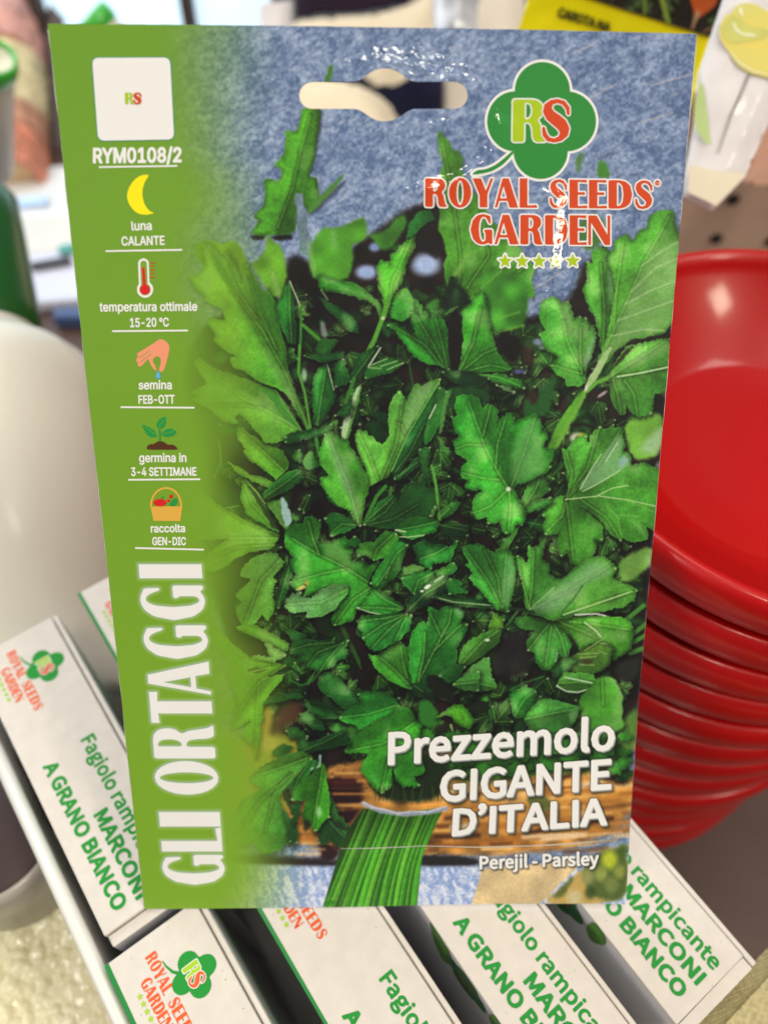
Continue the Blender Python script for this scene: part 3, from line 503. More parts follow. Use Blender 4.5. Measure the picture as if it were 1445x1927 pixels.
    Lf('N', '560,1060 780,950 880,1000 850,1150 700,1230 480,1200', (88,128,50), (60,112,44), 2, (), False)
    for q in ('580,1060 760,1050','640,1030 790,930','600,1090 740,1080','760,1030 830,1060','780,965 830,970','600,1150 720,1155'): Ln('N', q, 2, (170,190,130), 1.3, .6)
    Po('N','600,1100 720,1105 710,1140 600,1140',(70,54,36),4,.8)
    Lf('N', '350,1200 460,1100 580,1100 470,1240 380,1260', (52,96,44), d, 2.4, (), False); Lf('N', '400,1330 470,1220 700,1230 760,1320 660,1370 520,1390', (78,146,62), (64,132,50), 1.3, ('420,1310 600,1300 750,1320',)); Ln('N','470,1260 620,1290 755,1318',2.4,(205,222,205),1.2,.9); Ln('N','400,1335 480,1380 580,1390 700,1355',3,(196,215,196),1.4,.8)
    Lf('N', '600,1440 780,1250 900,1270 960,1400 960,1600 980,1680 800,1780 620,1700', (74,146,48), (60,128,46), 5, ('790,1270 800,1500',), False)
    Lf('N', '0,1400 120,1340 220,1380 200,1500 130,1620 20,1600', (40,118,46), m, 1.4, ('40,1590 120,1450 200,1390',)); Ln('N','0,1370 110,1310 290,1250',4,(50,110,56),2,.8)
    Lf('N', '110,1610 260,1450 420,1470 600,1520 560,1620 500,1700 400,1750 200,1760', (74,146,66), (52,124,50), 2, ('130,1620 320,1580 580,1530',), False); Po('N','500,1560 590,1530 560,1640 510,1650',(150,190,160),6,.6)
    # bottom left K, O
    Lf('K','760,280 840,270 940,320 900,380 830,380',(56,122,56),d,2,(),False); Lf('K', '300,240 480,220 640,310 790,390 780,450 720,440 520,330 400,290', (88,154,46), (76,142,44), 1.6, (), False, rim=.2)
    Lf('K', '575,380 640,420 760,500 640,560 440,530 500,500 640,520', (140,188,118), (120,176,100), 1.5, ())
    Lf('K', '60,220 160,290 250,370 430,520 640,570 770,580 720,620 560,700 720,680 710,720 600,860 550,950 530,1120 490,1430 460,1220 440,1300 360,1210 450,1080 280,1160 270,1080 310,930 300,820 250,720 240,640 230,530 150,400 60,380', (102,170,46), (84,158,46), 1.4, ('760,590 520,740 380,940 290,1130','520,740 500,1000 490,1400','620,580 420,560 260,400'), False); Po('K','400,610 620,600 560,650 420,660',(40,60,34),4,.9); Ln('K','440,650 620,605',2,(170,205,130),1.2,.8)
    Po('K','280,1140 440,1040 350,1140',(140,190,100),5,.6); Po('K', '160,1030 200,900 290,860 300,960 190,1090', (96,150,56), 6, .9); Po('K','480,800 540,780 390,920',(60,110,40),4,.8)
    Lf('K','560,940 620,880 880,830 910,880 720,900',(38,90,44),d,3,(),False)
    Lf('K', '930,890 1000,960 1190,1010 1230,1060 1080,1070 960,980', (40,104,46), d, 2.4, (), False); Lf('K','890,1030 960,1020 1080,1110 1100,1170 1000,1160 900,1080',(46,108,50),d,2,(),False)
    Lf('L', '0,690 80,640 200,720 300,840 400,920 330,950 230,980 130,900 0,800', (44,116,46), (32,96,42), 2.2, (), False)
    Lf('K', '790,430 860,370 960,360 1160,385 1330,360 1280,430 1315,480 1300,530 1220,530 1180,600 1060,650 1000,610 940,610 930,545 870,560 920,480 800,480', (42,116,44), (32,98,38), 1.3, ('1290,380 1050,470 950,600','1280,380 1150,520 1070,640','1200,380 960,400 800,450'))
    Ln('K','790,640 800,720 900,772 1000,730 1060,660',3.4,(40,110,50),1.6,.9)
    Po('K','640,1350 760,1310 800,1380 680,1410',(46,104,44),7,.9); Lf('K','760,1180 840,1140 960,1230 950,1260 800,1230',(44,102,52),d,1.8,()); Lf('K','870,1280 930,1260 1010,1310 900,1330',(44,106,52),d,1.8,())
    Lf('L', '190,1060 280,980 400,940 350,850 420,830 560,845 680,900 730,960 640,1040 500,1100 360,1170 350,1130 230,1090', (46,146,50), (40,134,46), 1.2, ('700,950 450,1030 200,1060',))
    Lf('L', '850,760 970,780 1060,850 1000,900 860,850', d, v, 1.4, ('860,770 950,830',)); Lf('L','980,690 1180,690 1240,930 1080,880',(34,44,28),(26,32,22),1.6,(),False)
    Po('L','900,900 1020,900 1110,1100 1060,1150 900,1130',(48,120,46),7); Lf('L','1060,1060 1220,950 1300,960 1410,1090 1360,1160 1280,1130 1180,1040',(76,150,38),(64,140,36),2,(),False); Po('L','1180,1090 1300,1160 1300,1260 1100,1260 1020,1150',(40,34,28),8,.9); Ln('L','1195,1130 1215,1200',4,(150,180,100),2,.9)
    Lf('L','1090,680 1200,600 1330,600 1240,700 1180,740',(46,122,48),d,1.4,()); Lf('L','1215,760 1445,640 1445,820 1300,800',(70,144,62),(54,122,50),1.5,('1225,760 1440,740',))
    Po('L','880,1250 960,1130 1060,1250 1000,1330 900,1300',(56,140,44),5,.9); Po('L','1290,1250 1330,1170 1440,1240 1440,1340',(40,116,44),5,.9)
    # big leaf under the title and right part behind the title
    Po('X','840,1420 1190,1400 1180,1450 1000,1460 850,1480',(44,96,36),14,.9); Po('X','860,1400 1000,1390 1060,1440 960,1470 860,1450',(54,128,42),8); Po('X','1060,1400 1140,1380 1190,1420 1150,1440 1080,1450',(70,130,50),10,.8); Po('X','1120,1440 1185,1440 1180,1480 1140,1470',(50,34,26),12,.9)
    for q in range(46):
        x, yv = r6.uniform(840, 1195), r6.uniform(1385, 1462); a_ = r6.uniform(-.6, .6)+(3.14 if q % 2 else 0); z_ = r6.uniform(14, 30)
        L0 = ' '.join('%.1f,%.1f' % (x+z_*(u0*math.cos(a_)-v0*math.sin(a_)), yv+z_*(u0*math.sin(a_)+v0*math.cos(a_))) for u0, v0 in ((-1,0),(-.5,-.35),(-.1,-.3),(.1,-.55),(.4,-.3),(1,-.1),(.5,.15),(.3,.5),(0,.3),(-.5,.4)))
        g_ = r6.uniform(.6, 1.2); Lf('X', L0, np.array((52,126,42))*g_, np.array((40,98,36))*g_, r6.uniform(1.6, 5), (), False, .4, rim=.1)
    Po('X','690,1420 850,1410 840,1510 700,1510',(34,50,26),12); Po('X','985,1500 1015,1490 1050,1520 1010,1530',(70,90,40),7,.8)
    Lf('X', '651,1416 655,1401 669,1385 705,1360 735,1346 748,1330 768,1333 780,1354 791,1369 786,1392 776,1410 790,1428 800,1450 775,1462 790,1478 760,1480 745,1465 738,1440 735,1480 718,1492 700,1478 690,1462 681,1452 683,1434 698,1417 679,1415', (60,152,44), (46,134,42), 1.3, ('780,1360 720,1400 660,1412','760,1380 730,1430 718,1485'), True)
    for x in range(705, 850, 9): Ln('X', '%d,%d %d,%d' % (x, 1478+(x % 5), x-6+(x*7 % 13), 1506), 2.2, (60,96,44) if x % 2 else (24,40,22), 2, .7)
    # bottom left drooping leaves
    Lf('O', '780,220 880,190 1200,60 1230,190 950,250 800,280', (36,92,42), d, 2, ('800,260 1000,180 1200,80',), False); Lf('O','540,280 640,200 720,220 640,310',(56,112,46),d,4,(),False); Lf('O','850,0 1000,0 1010,70 920,60',(42,100,46),d,2,(),False)
    Lf('O', '340,490 470,390 560,350 670,290 820,260 900,330 740,480 590,680 650,850 750,1100 660,1090 620,1150 440,1190 360,1080 150,1150 120,1000 300,680 430,620 460,580 390,560', (82,150,58), (58,132,54), 1.8, ('860,320 640,400 360,490','700,460 560,640 480,980','720,470 440,700 220,1000'), True, .4); Po('O','300,960 430,740 450,760 330,950',(60,104,40),6,.7); Po('O','610,640 700,560 720,640 740,880 690,760',(34,48,30),6,.8)
    Lf('O','640,780 700,860 760,940 770,1090 700,1080',(52,112,56),d,1.6,()); Lf('O','730,740 800,700 790,800 740,920 730,850',(44,110,44),d,1.6,())
    Lf('O','700,560 900,350 940,360 820,540 720,700',(48,132,50),m,1.5,('880,360 780,500 720,660',))
    Lf('O','1050,620 1120,800 1310,1050 1240,950 1080,880',(56,120,54),d,1.4,()); Lf('O', '960,1090 1000,880 1060,880 1180,930 1290,1040 1180,1140 1060,1060 1010,1110', (48,114,58), (38,96,50), 1.4, ('1060,890 1150,1000 1260,1080',)); Po('O','1060,880 1180,920 1240,990 1120,950',(30,36,30),6,.8)
    Lf('O', '720,700 760,600 900,470 1000,370 1050,620 1060,860 1040,850 930,980 900,930 820,850 860,680 790,710', (64,152,38), (58,144,36), 1.4, ('1000,400 960,640 910,950',)); Bl('O',965,810,22,46,(165,205,180),.6,.8); Po('O','830,850 900,930 850,1000 820,960',(26,40,24),6,.8)
    Ln('O','900,420 970,390 975,300',5,(150,196,180),2,.8); Ln('O','920,430 960,340',4,(40,90,50),2)
    # tied stems
    P = pts('X', '606,1712 640,1598 655,1560 684,1521 760,1528 836,1520 822,1546 794,1612 784,1712'); sl, XX, YY = A.box(P, 4)
    a = ss(1.5, -1.5, sdf_poly(P, XX, YY)); t = (YY-1521)/190.
    s0 = 684+t*(606-684); s1 = 836+t*(784-836)-12*np.sin(np.clip(t, 0, 1)*3.14); u = (XX-s0)/(s1-s0)
    r5 = np.random.RandomState(5); C = np.zeros(XX.shape+(3,))+np.array([44, 84, 28]); edges = np.cumsum(r5.uniform(.6, 1.5, 15)); edges = np.concatenate([[0], edges/edges[-1]])
    for k in np.random.RandomState(9).permutation(15):
        cu = .5*(edges[k]+edges[k+1])+.02*math.sin(k*4.1)*(t-.5); hw = .56*(edges[k+1]-edges[k])*(.86+.2*math.sin(k*2.7)*t); x_ = (u-cu)/hw
        tone = np.array([(70,150,40),(88,164,52),(54,128,34),(78,156,44),(62,138,40)][k % 5])*(.82+.3*r5.rand()); sh_ = np.sqrt(np.clip(1-x_*x_, 0, 1))
        cc = tone*(.60+.44*sh_)[..., None]+np.array([120, 130, 90])*(.35*np.exp(-((x_+.3)/.18)**2)*(.4+.6*r5.rand()))[..., None]
        C = np.where((np.abs(x_) < 1)[..., None], cc, C)
    C = C*(.72+.34*np.clip(t*2.4, 0, 1))[..., None]*(1+.10*(A.n2[sl]-.5))[..., None]
    A.mix(sl, a, C)
    Po('O','1100,1600 1120,1650 1000,1660 1010,1620',(40,130,30),3,.8)
    Ln('X','683,1512 715,1526 760,1533 805,1529 840,1522',8,(150,156,182),4,.9); Ln('X','684,1510 700,1519 722,1523 748,1531 775,1527 805,1528 838,1518',3.4,(206,210,228),2.6,.75)
    # clear weld line across the foot of the bag is real film: see the packet builder
    # printing inks: slightly warmer greens, deeper shadows
    gm = ss(8, 40, A.im[..., 1]-np.maximum(A.im[..., 0], A.im[..., 2]))[..., None]
    A.im = A.im*(1-gm)+A.im*np.array([.96, .97, .86])*gm
    lum = A.im.mean(-1, keepdims=True)/255.; A.im *= 1-.30*ss(.36, .05, lum)
    # grain of the print
    A.im *= (1+.10*(A.n3-.5)+.10*(A.n4-.5))[..., None]
    # green side band fading into the picture
    el = 93+(Y-45)*.108; er = 1310-(Y-64)*.0863; u = (X-el)/(er-el)
    al = np.clip(1-ss(.15, .36, u+.05*(vnoise(H, W, 90, 31)-.5)), 0, 1)
    bandc = np.array([116,160,40], np.float32)+np.array([10,8,2], np.float32)*((Y-900)/1000.)[..., None]
    bandc = bandc*(1+.03*(A.n3-.5))[..., None]
    A.im += (bandc-A.im)*al[..., None]
    return np.clip(A.im, 0, 255)
GLYPHS = {
 's:Prezzemolo': '35,0 33,0 0,102 42,0 50,9 32,26 12,44 -12,45 -33,24 -50,7 -74,0;68,129 0,101 36,0 38,-4 23,-15 7,-30 -7,-30 -22,-17 -37,-5;254,0 32,0 0,122 23,34 25,10 18,-3 6,28 -20,4 -30,-11 -24,-29 -1,0 -3,35 -26,0;467,-5 34,6 28,14 -11,21 -22,-11 -26,-4 -32,8 -22,23 -9,36 128,0 2,18 -9,47 -26,31 -41,11 -42,-12 -31,-35 -12,-53 12,-54 33,-34;407,110 10,32 19,21 25,6 35,-15 13,-44;564,0 144,0 0,26 -104,0 100,147 0,17 -129,0 0,-26 89,0 -100,-147;730,0 144,0 0,26 -104,0 101,147 0,17 -130,0 0,-26 89,0 -100,-147;993,-5 35,6 28,14 -12,21 -22,-11 -25,-4 -32,8 -22,23 -9,36 128,0 1,18 -9,47 -25,31 -42,11 -41,-12 -31,-35 -13,-53 13,-54 32,-34;933,110 10,32 20,21 25,6 35,-15 12,-44;1110,0 33,0 0,138 24,22 23,7 27,-12 8,-39 0,-116 32,0 0,138 26,22 22,7 27,-12 9,-39 0,-116 32,0 0,120 -7,41 -19,25 -32,9 -33,-10 -30,-26 -18,26 -34,10 -32,-9 -28,-24 -3,28 -27,0;1508,-5 44,12 32,34 12,54 -12,54 -32,34 -44,12 -43,-12 -32,-34 -12,-54 12,-54 32,-34;1508,22 -28,9 -20,26 -7,38 7,38 20,26 28,9 29,-9 20,-26 7,-38 -7,-38 -20,-26;1680,-5 19,3 -5,25 -6,-1 -7,3 -2,11 0,243 -32,0 0,-241 8,-31;1820,-5 44,12 31,34 13,54 -13,54 -31,34 -44,12 -43,-12 -32,-34 -13,-54 13,-54 32,-34;1820,22 -29,9 -19,26 -7,38 7,38 19,26 29,9 29,-9 19,-26 7,-38 -7,-38 -19,-26',
 's:GIGANTE': '136,-5 32,4 27,11 20,15 0,108 -84,0 0,-27 55,0 0,-67 -21,-11 -26,-4 -46,13 -29,36 -10,56 10,56 30,35 45,13 32,-7 23,-17 18,21 -18,15 -24,11 -32,5 -61,-16 -41,-45 -16,-72 15,-71 41,-46;277,0 32,0 0,257 -32,0;480,-5 32,4 27,11 20,15 0,108 -84,0 0,-27 54,0 0,-67 -20,-11 -26,-4 -46,13 -30,36 -10,56 11,56 30,35 45,13 32,-7 23,-17 18,21 -18,15 -24,11 -32,5 -61,-16 -41,-45 -16,-72 15,-71 41,-46;586,0 33,0 25,78 94,0 24,-78 35,0 -88,257 -36,0;652,104 13,40 25,86 2,0 25,-86 13,-40;833,0 31,0 0,135 -4,80 1,0 28,-53 93,-162 34,0 0,257 -31,0 0,-134 4,-81 -1,0 -28,53 -94,162 -33,0;1140,0 32,0 0,229 78,0 0,28 -188,0 0,-28 78,0;1296,0 152,0 0,28 -120,0 0,93 98,0 0,28 -98,0 0,80 116,0 0,28 -148,0',
 's:D’ITALIA': '35,0 66,0 65,15 40,45 14,69 -14,70 -40,43 -67,15 -64,0;68,27 0,203 29,0 50,-11 30,-35 10,-55 -10,-55 -30,-35 -50,-12;252,210 7,-14 30,25 14,41 -8,24 -20,9 -18,-7 -6,-16 6,-16 16,-6 10,3 -9,-24;354,0 33,0 0,257 -33,0;510,0 33,0 0,229 78,0 0,28 -189,0 0,-28 78,0;633,0 32,0 25,78 94,0 25,-78 34,0 -87,257 -36,0;698,104 13,40 25,86 2,0 26,-86 12,-40;880,0 144,0 0,28 -112,0 0,229 -32,0;1070,0 32,0 0,257 -32,0;1138,0 33,0 25,78 94,0 24,-78 34,0 -87,257 -36,0;1204,104 12,40 26,86 1,0 26,-86 13,-40',
 's:Perejil - Parsley': '35,0 33,0 0,102 42,0 50,9 32,26 12,44 -12,45 -33,24 -50,7 -74,0;68,129 0,101 36,0 38,-4 23,-15 7,-30 -7,-30 -22,-17 -37,-5;331,-5 34,6 28,14 -11,21 -22,-11 -26,-4 -32,8 -21,23 -10,36 129,0 1,18 -9,47 -26,31 -41,11 -41,-12 -32,-35 -12,-53 12,-54 33,-34;271,110 10,32 19,21 26,6 34,-15 13,-44;448,0 32,0 0,122 23,34 25,10 18,-3 6,28 -20,4 -30,-11 -24,-29 -1,0 -3,35 -26,0;661,-5 34,6 28,14 -11,21 -22,-11 -26,-4 -32,8 -22,23 -9,36 128,0 2,18 -9,47 -26,31 -41,11 -42,-12 -31,-35 -12,-53 12,-54 33,-34;601,110 10,32 19,21 25,6 35,-15 13,-44;758,-85 30,8 17,22 5,33 0,212 -32,0 0,-212 -5,-27 -18,-10 -19,3 -6,-24;794,229 15,6 6,16 -6,15 -15,5 -16,-5 -6,-15 6,-16;874,0 32,0 0,190 -32,0;890,229 15,6 6,16 -6,15 -15,5 -15,-5 -6,-15 6,-16;1004,-5 18,3 -4,25 -7,-1 -6,3 -3,11 0,243 -32,0 0,-241 8,-31;1132,86 90,0 0,24 -90,0;1351,0 32,0 0,102 43,0 49,9 33,26 12,44 -12,45 -33,24 -51,7 -73,0;1383,129 0,101 37,0 38,-4 23,-15 7,-30 -7,-30 -22,-17 -37,-5;1613,-5 34,8 29,20 2,0 2,-23 27,0 0,117 -7,41 -21,27 -38,10 -43,-8 -32,-17 12,-22 26,14 32,6 31,-14 8,-34 -66,-13 -39,-23 -12,-35 16,-39;1623,21 -24,7 -10,23 8,22 27,16 51,10 0,-53 -26,-18;1767,0 32,0 0,122 23,34 25,10 18,-3 6,28 -20,4 -30,-11 -24,-29 -1,0 -3,35 -26,0;1952,-5 38,8 23,21 8,28 -8,29 -22,17 -27,12 -29,12 -12,21 8,19 27,8 23,-5 20,-12 15,20 -26,16 -32,6 -36,-7 -22,-20 -8,-27 18,-36 37,-19 30,-14 14,-22 -9,-21 -29,-9 -30,7 -26,16 -15,-21 32,-19;2100,-5 19,3 -5,25 -7,-1 -6,3 -2,11 0,243 -32,0 0,-241 7,-31;2243,-5 35,6 27,14 -11,21 -22,-11 -26,-4 -31,8 -22,23 -10,36 129,0 1,18 -9,47 -26,31 -41,11 -41,-12 -32,-35 -12,-53 12,-54 33,-34;2183,110 10,32 19,21 26,6 35,-15 12,-44;2363,-82 32,9 23,23 16,34 72,206 -32,0 -34,-105 -15,-54 -2,0 -19,54 -38,105 -34,0 77,-190 -5,-15 -16,-29 -26,-12 -15,3 -6,-25',
 's:Fagiolo rampicante': '35,0 33,0 0,115 98,0 0,28 -98,0 0,86 115,0 0,28 -148,0;269,-5 34,8 29,20 1,0 3,-23 26,0 0,117 -6,41 -22,27 -37,10 -43,-8 -32,-17 12,-22 26,14 31,6 32,-14 8,-34 -67,-13 -38,-23 -12,-35 16,-39;278,21 -24,7 -9,23 8,22 27,16 51,10 0,-53 -27,-18;487,-88 51,10 33,24 12,32 -7,26 -23,15 -36,4 -38,0 -26,6 -7,15 4,13 8,10 14,-5 14,-2 36,8 25,23 9,35 -4,23 -11,17 38,0 0,24 -66,0 -27,5 -35,-8 -26,-24 -10,-36 8,-30 17,-21 0,-1 -14,-15 -7,-21 5,-19 12,-12 0,-2 -20,-19 -8,-24 10,-27 28,-18;486,82 -28,12 -12,33 12,33 28,12 29,-12 12,-33 -12,-33;491,-65 -40,9 -15,24 5,16 15,16 24,-3 33,0 29,-5 9,-19 -16,-27;620,0 32,0 0,190 -32,0;636,229 16,6 6,16 -6,15 -16,5 -15,-5 -6,-15 6,-16;790,-5 44,12 32,34 12,54 -12,54 -32,34 -44,12 -43,-12 -32,-34 -13,-54 13,-54 32,-34;790,22 -29,9 -19,26 -7,38 7,38 19,26 29,9 29,-9 20,-26 7,-38 -7,-38 -20,-26;962,-5 19,3 -5,25 -6,-1 -7,3 -2,11 0,243 -32,0 0,-241 7,-31;1102,-5 43,12 32,34 13,54 -13,54 -32,34 -43,12 -44,-12 -32,-34 -12,-54 12,-54 32,-34;1102,22 -29,9 -19,26 -7,38 7,38 19,26 29,9 29,-9 19,-26 7,-38 -7,-38 -19,-26;1319,0 32,0 0,122 22,34 25,10 19,-3 6,28 -20,4 -30,-11 -24,-29 -1,0 -3,35 -26,0;1498,-5 34,8 29,20 1,0 3,-23 26,0 0,117 -6,41 -22,27 -37,10 -43,-8 -32,-17 12,-22 26,14 31,6 32,-14 8,-34 -67,-13 -38,-23 -12,-35 16,-39;1507,21 -24,7 -9,23 8,22 27,16 51,10 0,-53 -27,-18;1652,0 32,0 0,138 25,22 22,7 27,-12 9,-39 0,-116 32,0 0,138 25,22 23,7 26,-12 9,-39 0,-116 32,0 0,120 -6,41 -19,25 -33,9 -32,-10 -31,-26 -18,26 -34,10 -32,-9 -27,-24 -1,0 -3,28 -26,0;1976,-80 32,0 0,64 -1,34 26,-17 27,-6 40,13 30,34 12,56 -9,51 -25,34 -41,12 -33,-8 -28,-19 -1,0 -3,22 -26,0;2054,22 -21,5 -25,15 0,100 26,19 24,7 30,-9 16,-24 5,-37 -7,-41 -20,-26;2193,0 32,0 0,190 -32,0;2209,229 15,6 6,16 -6,15 -15,5 -15,-5 -6,-15 6,-16;2364,-5 33,7 29,17 -14,22 -21,-13 -24,-6 -31,9 -20,26 -8,38 8,38 21,26 31,9 20,-4 18,-12 16,21 -23,15 -32,7 -46,-12 -33,-34 -13,-54 12,-54 32,-34;2512,-5 33,8 30,20 1,0 2,-23 27,0 0,117 -7,41 -21,27 -38,10 -43,-8 -32,-17 13,-22 25,14 32,6 31,-14 8,-34 -66,-13 -39,-23 -12,-35 16,-39;2521,21 -24,7 -10,23 8,22 27,16 51,10 0,-53 -26,-18;2665,0 32,0 0,138 26,22 26,7 27,-12 9,-39 0,-116 32,0 0,120 -6,41 -19,25 -33,9 -35,-9 -29,-24 -1,0 -3,28 -26,0;2938,-5 18,3 17,4 -6,25 -22,-6 -23,10 -6,27 0,106 52,0 0,26 -52,0 0,54 -27,0 -3,-54 -30,-2 0,-24 28,0 0,-105 5,-34 17,-22;3088,-5 34,6 28,14 -11,21 -23,-11 -25,-4 -32,8 -22,23 -9,36 128,0 2,18 -9,47 -26,31 -41,11 -42,-12 -31,-35 -13,-53 13,-54 32,-34;3028,110 10,32 19,21 25,6 35,-15 13,-44',
 's:MARCONI': '35,0 29,0 0,142 -4,76 2,0 20,-59 49,-133 22,0 48,133 21,59 1,0 -4,-76 0,-142 30,0 0,257 -39,0 -49,-138 -18,-53 -1,0 -19,53 -49,138 -39,0;286,0 32,0 25,78 94,0 24,-78 35,0 -87,257 -36,0;351,104 13,40 25,86 2,0 26,-86 12,-40;565,135 0,95 43,0 46,-10 16,-35 -16,-38 -46,-12;673,0 37,0 -65,112 30,14 20,24 7,35 -11,42 -32,23 -46,7 -80,0 0,-257 32,0 0,109 46,0;852,-5 30,5 26,12 22,20 -18,21 -26,-21 -33,-8 -43,13 -27,36 -10,56 10,56 29,35 42,13 29,-7 24,-17 17,21 -29,22 -41,9 -59,-16 -40,-45 -15,-72 15,-71 39,-46;1073,-5 57,17 38,46 14,71 -14,71 -38,45 -57,16 -57,-16 -39,-45 -14,-71 14,-71 39,-46;1073,24 -41,13 -26,36 -10,56 10,56 26,35 41,13 40,-13 27,-35 9,-56 -9,-56 -27,-36;1238,0 31,0 0,135 -4,80 1,0 28,-53 93,-162 34,0 0,257 -31,0 0,-134 4,-81 -1,0 -28,53 -94,162 -33,0;1491,0 32,0 0,257 -32,0',
 's:A GRANO BIANCO': '1,0 33,0 25,78 94,0 24,-78 34,0 -87,257 -36,0;67,104 12,40 26,86 1,0 26,-86 13,-40;428,-5 32,4 26,11 21,15 0,108 -85,0 0,-27 55,0 0,-67 -20,-11 -26,-4 -47,13 -29,36 -10,56 11,56 29,35 45,13 33,-7 23,-17 17,21 -18,15 -24,11 -32,5 -60,-16 -42,-45 -15,-72 15,-71 40,-46;600,135 0,95 43,0 46,-10 17,-35 -17,-38 -46,-12;709,0 36,0 -65,112 30,14 20,24 8,35 -12,42 -31,23 -47,7 -80,0 0,-257 32,0 0,109 46,0;756,0 33,0 25,78 94,0 24,-78 34,0 -87,257 -36,0;822,104 12,40 26,86 1,0 26,-86 13,-40;1003,0 31,0 0,135 -4,80 1,0 28,-53 93,-162 34,0 0,257 -31,0 0,-134 4,-81 -1,0 -28,53 -94,162 -33,0;1351,-5 57,17 38,46 14,71 -14,71 -38,45 -57,16 -57,-16 -39,-45 -14,-71 14,-71 39,-46;1351,24 -40,13 -27,36 -9,56 9,56 27,35 40,13 40,-13 27,-35 9,-56 -9,-56 -27,-36;1595,0 81,0 51,8 34,25 12,42 -6,30 -19,21 -27,11 0,1 28,21 10,35 -12,36 -31,20 -45,7 -76,0;1627,148 0,83 39,0 46,-9 15,-32 -15,-31 -47,-11;1627,26 0,97 45,0 38,-5 23,-16 9,-26 -9,-28 -24,-17 -37,-5;1825,0 32,0 0,257 -32,0;1893,0 33,0 25,78 93,0 25,-78 34,0 -87,257 -36,0;1959,104 12,40 26,86 1,0 26,-86 12,-40;2140,0 31,0 0,135 -4,80 1,0 28,-53 93,-162 33,0 0,257 -30,0 0,-134 4,-81 -2,0 -27,53 -94,162 -33,0;2490,-5 31,5 26,12 22,20 -18,21 -27,-21 -33,-8 -42,13 -28,36 -10,56 11,56 28,35 42,13 30,-7 23,-17 17,21 -29,22 -41,9 -59,-16 -40,-45 -15,-72 15,-71 39,-46;2711,-5 57,17 39,46 14,71 -14,71 -39,45 -57,16 -57,-16 -38,-45 -14,-71 14,-71 38,-46;2711,24 -40,13 -27,36 -9,56 9,56 27,35 40,13 40,-13 27,-35 9,-56 -9,-56 -27,-36',
 's:H': '35,0 33,0 0,121 119,0 0,-121 33,0 0,257 -33,0 0,-108 -119,0 0,108 -33,0',
 's:x': '5,0 34,0 25,44 20,34 1,0 21,-34 28,-44 35,0 -63,96 58,94 -33,0 -24,-42 -16,-31 -2,0 -19,31 -25,42 -35,0 58,-91',
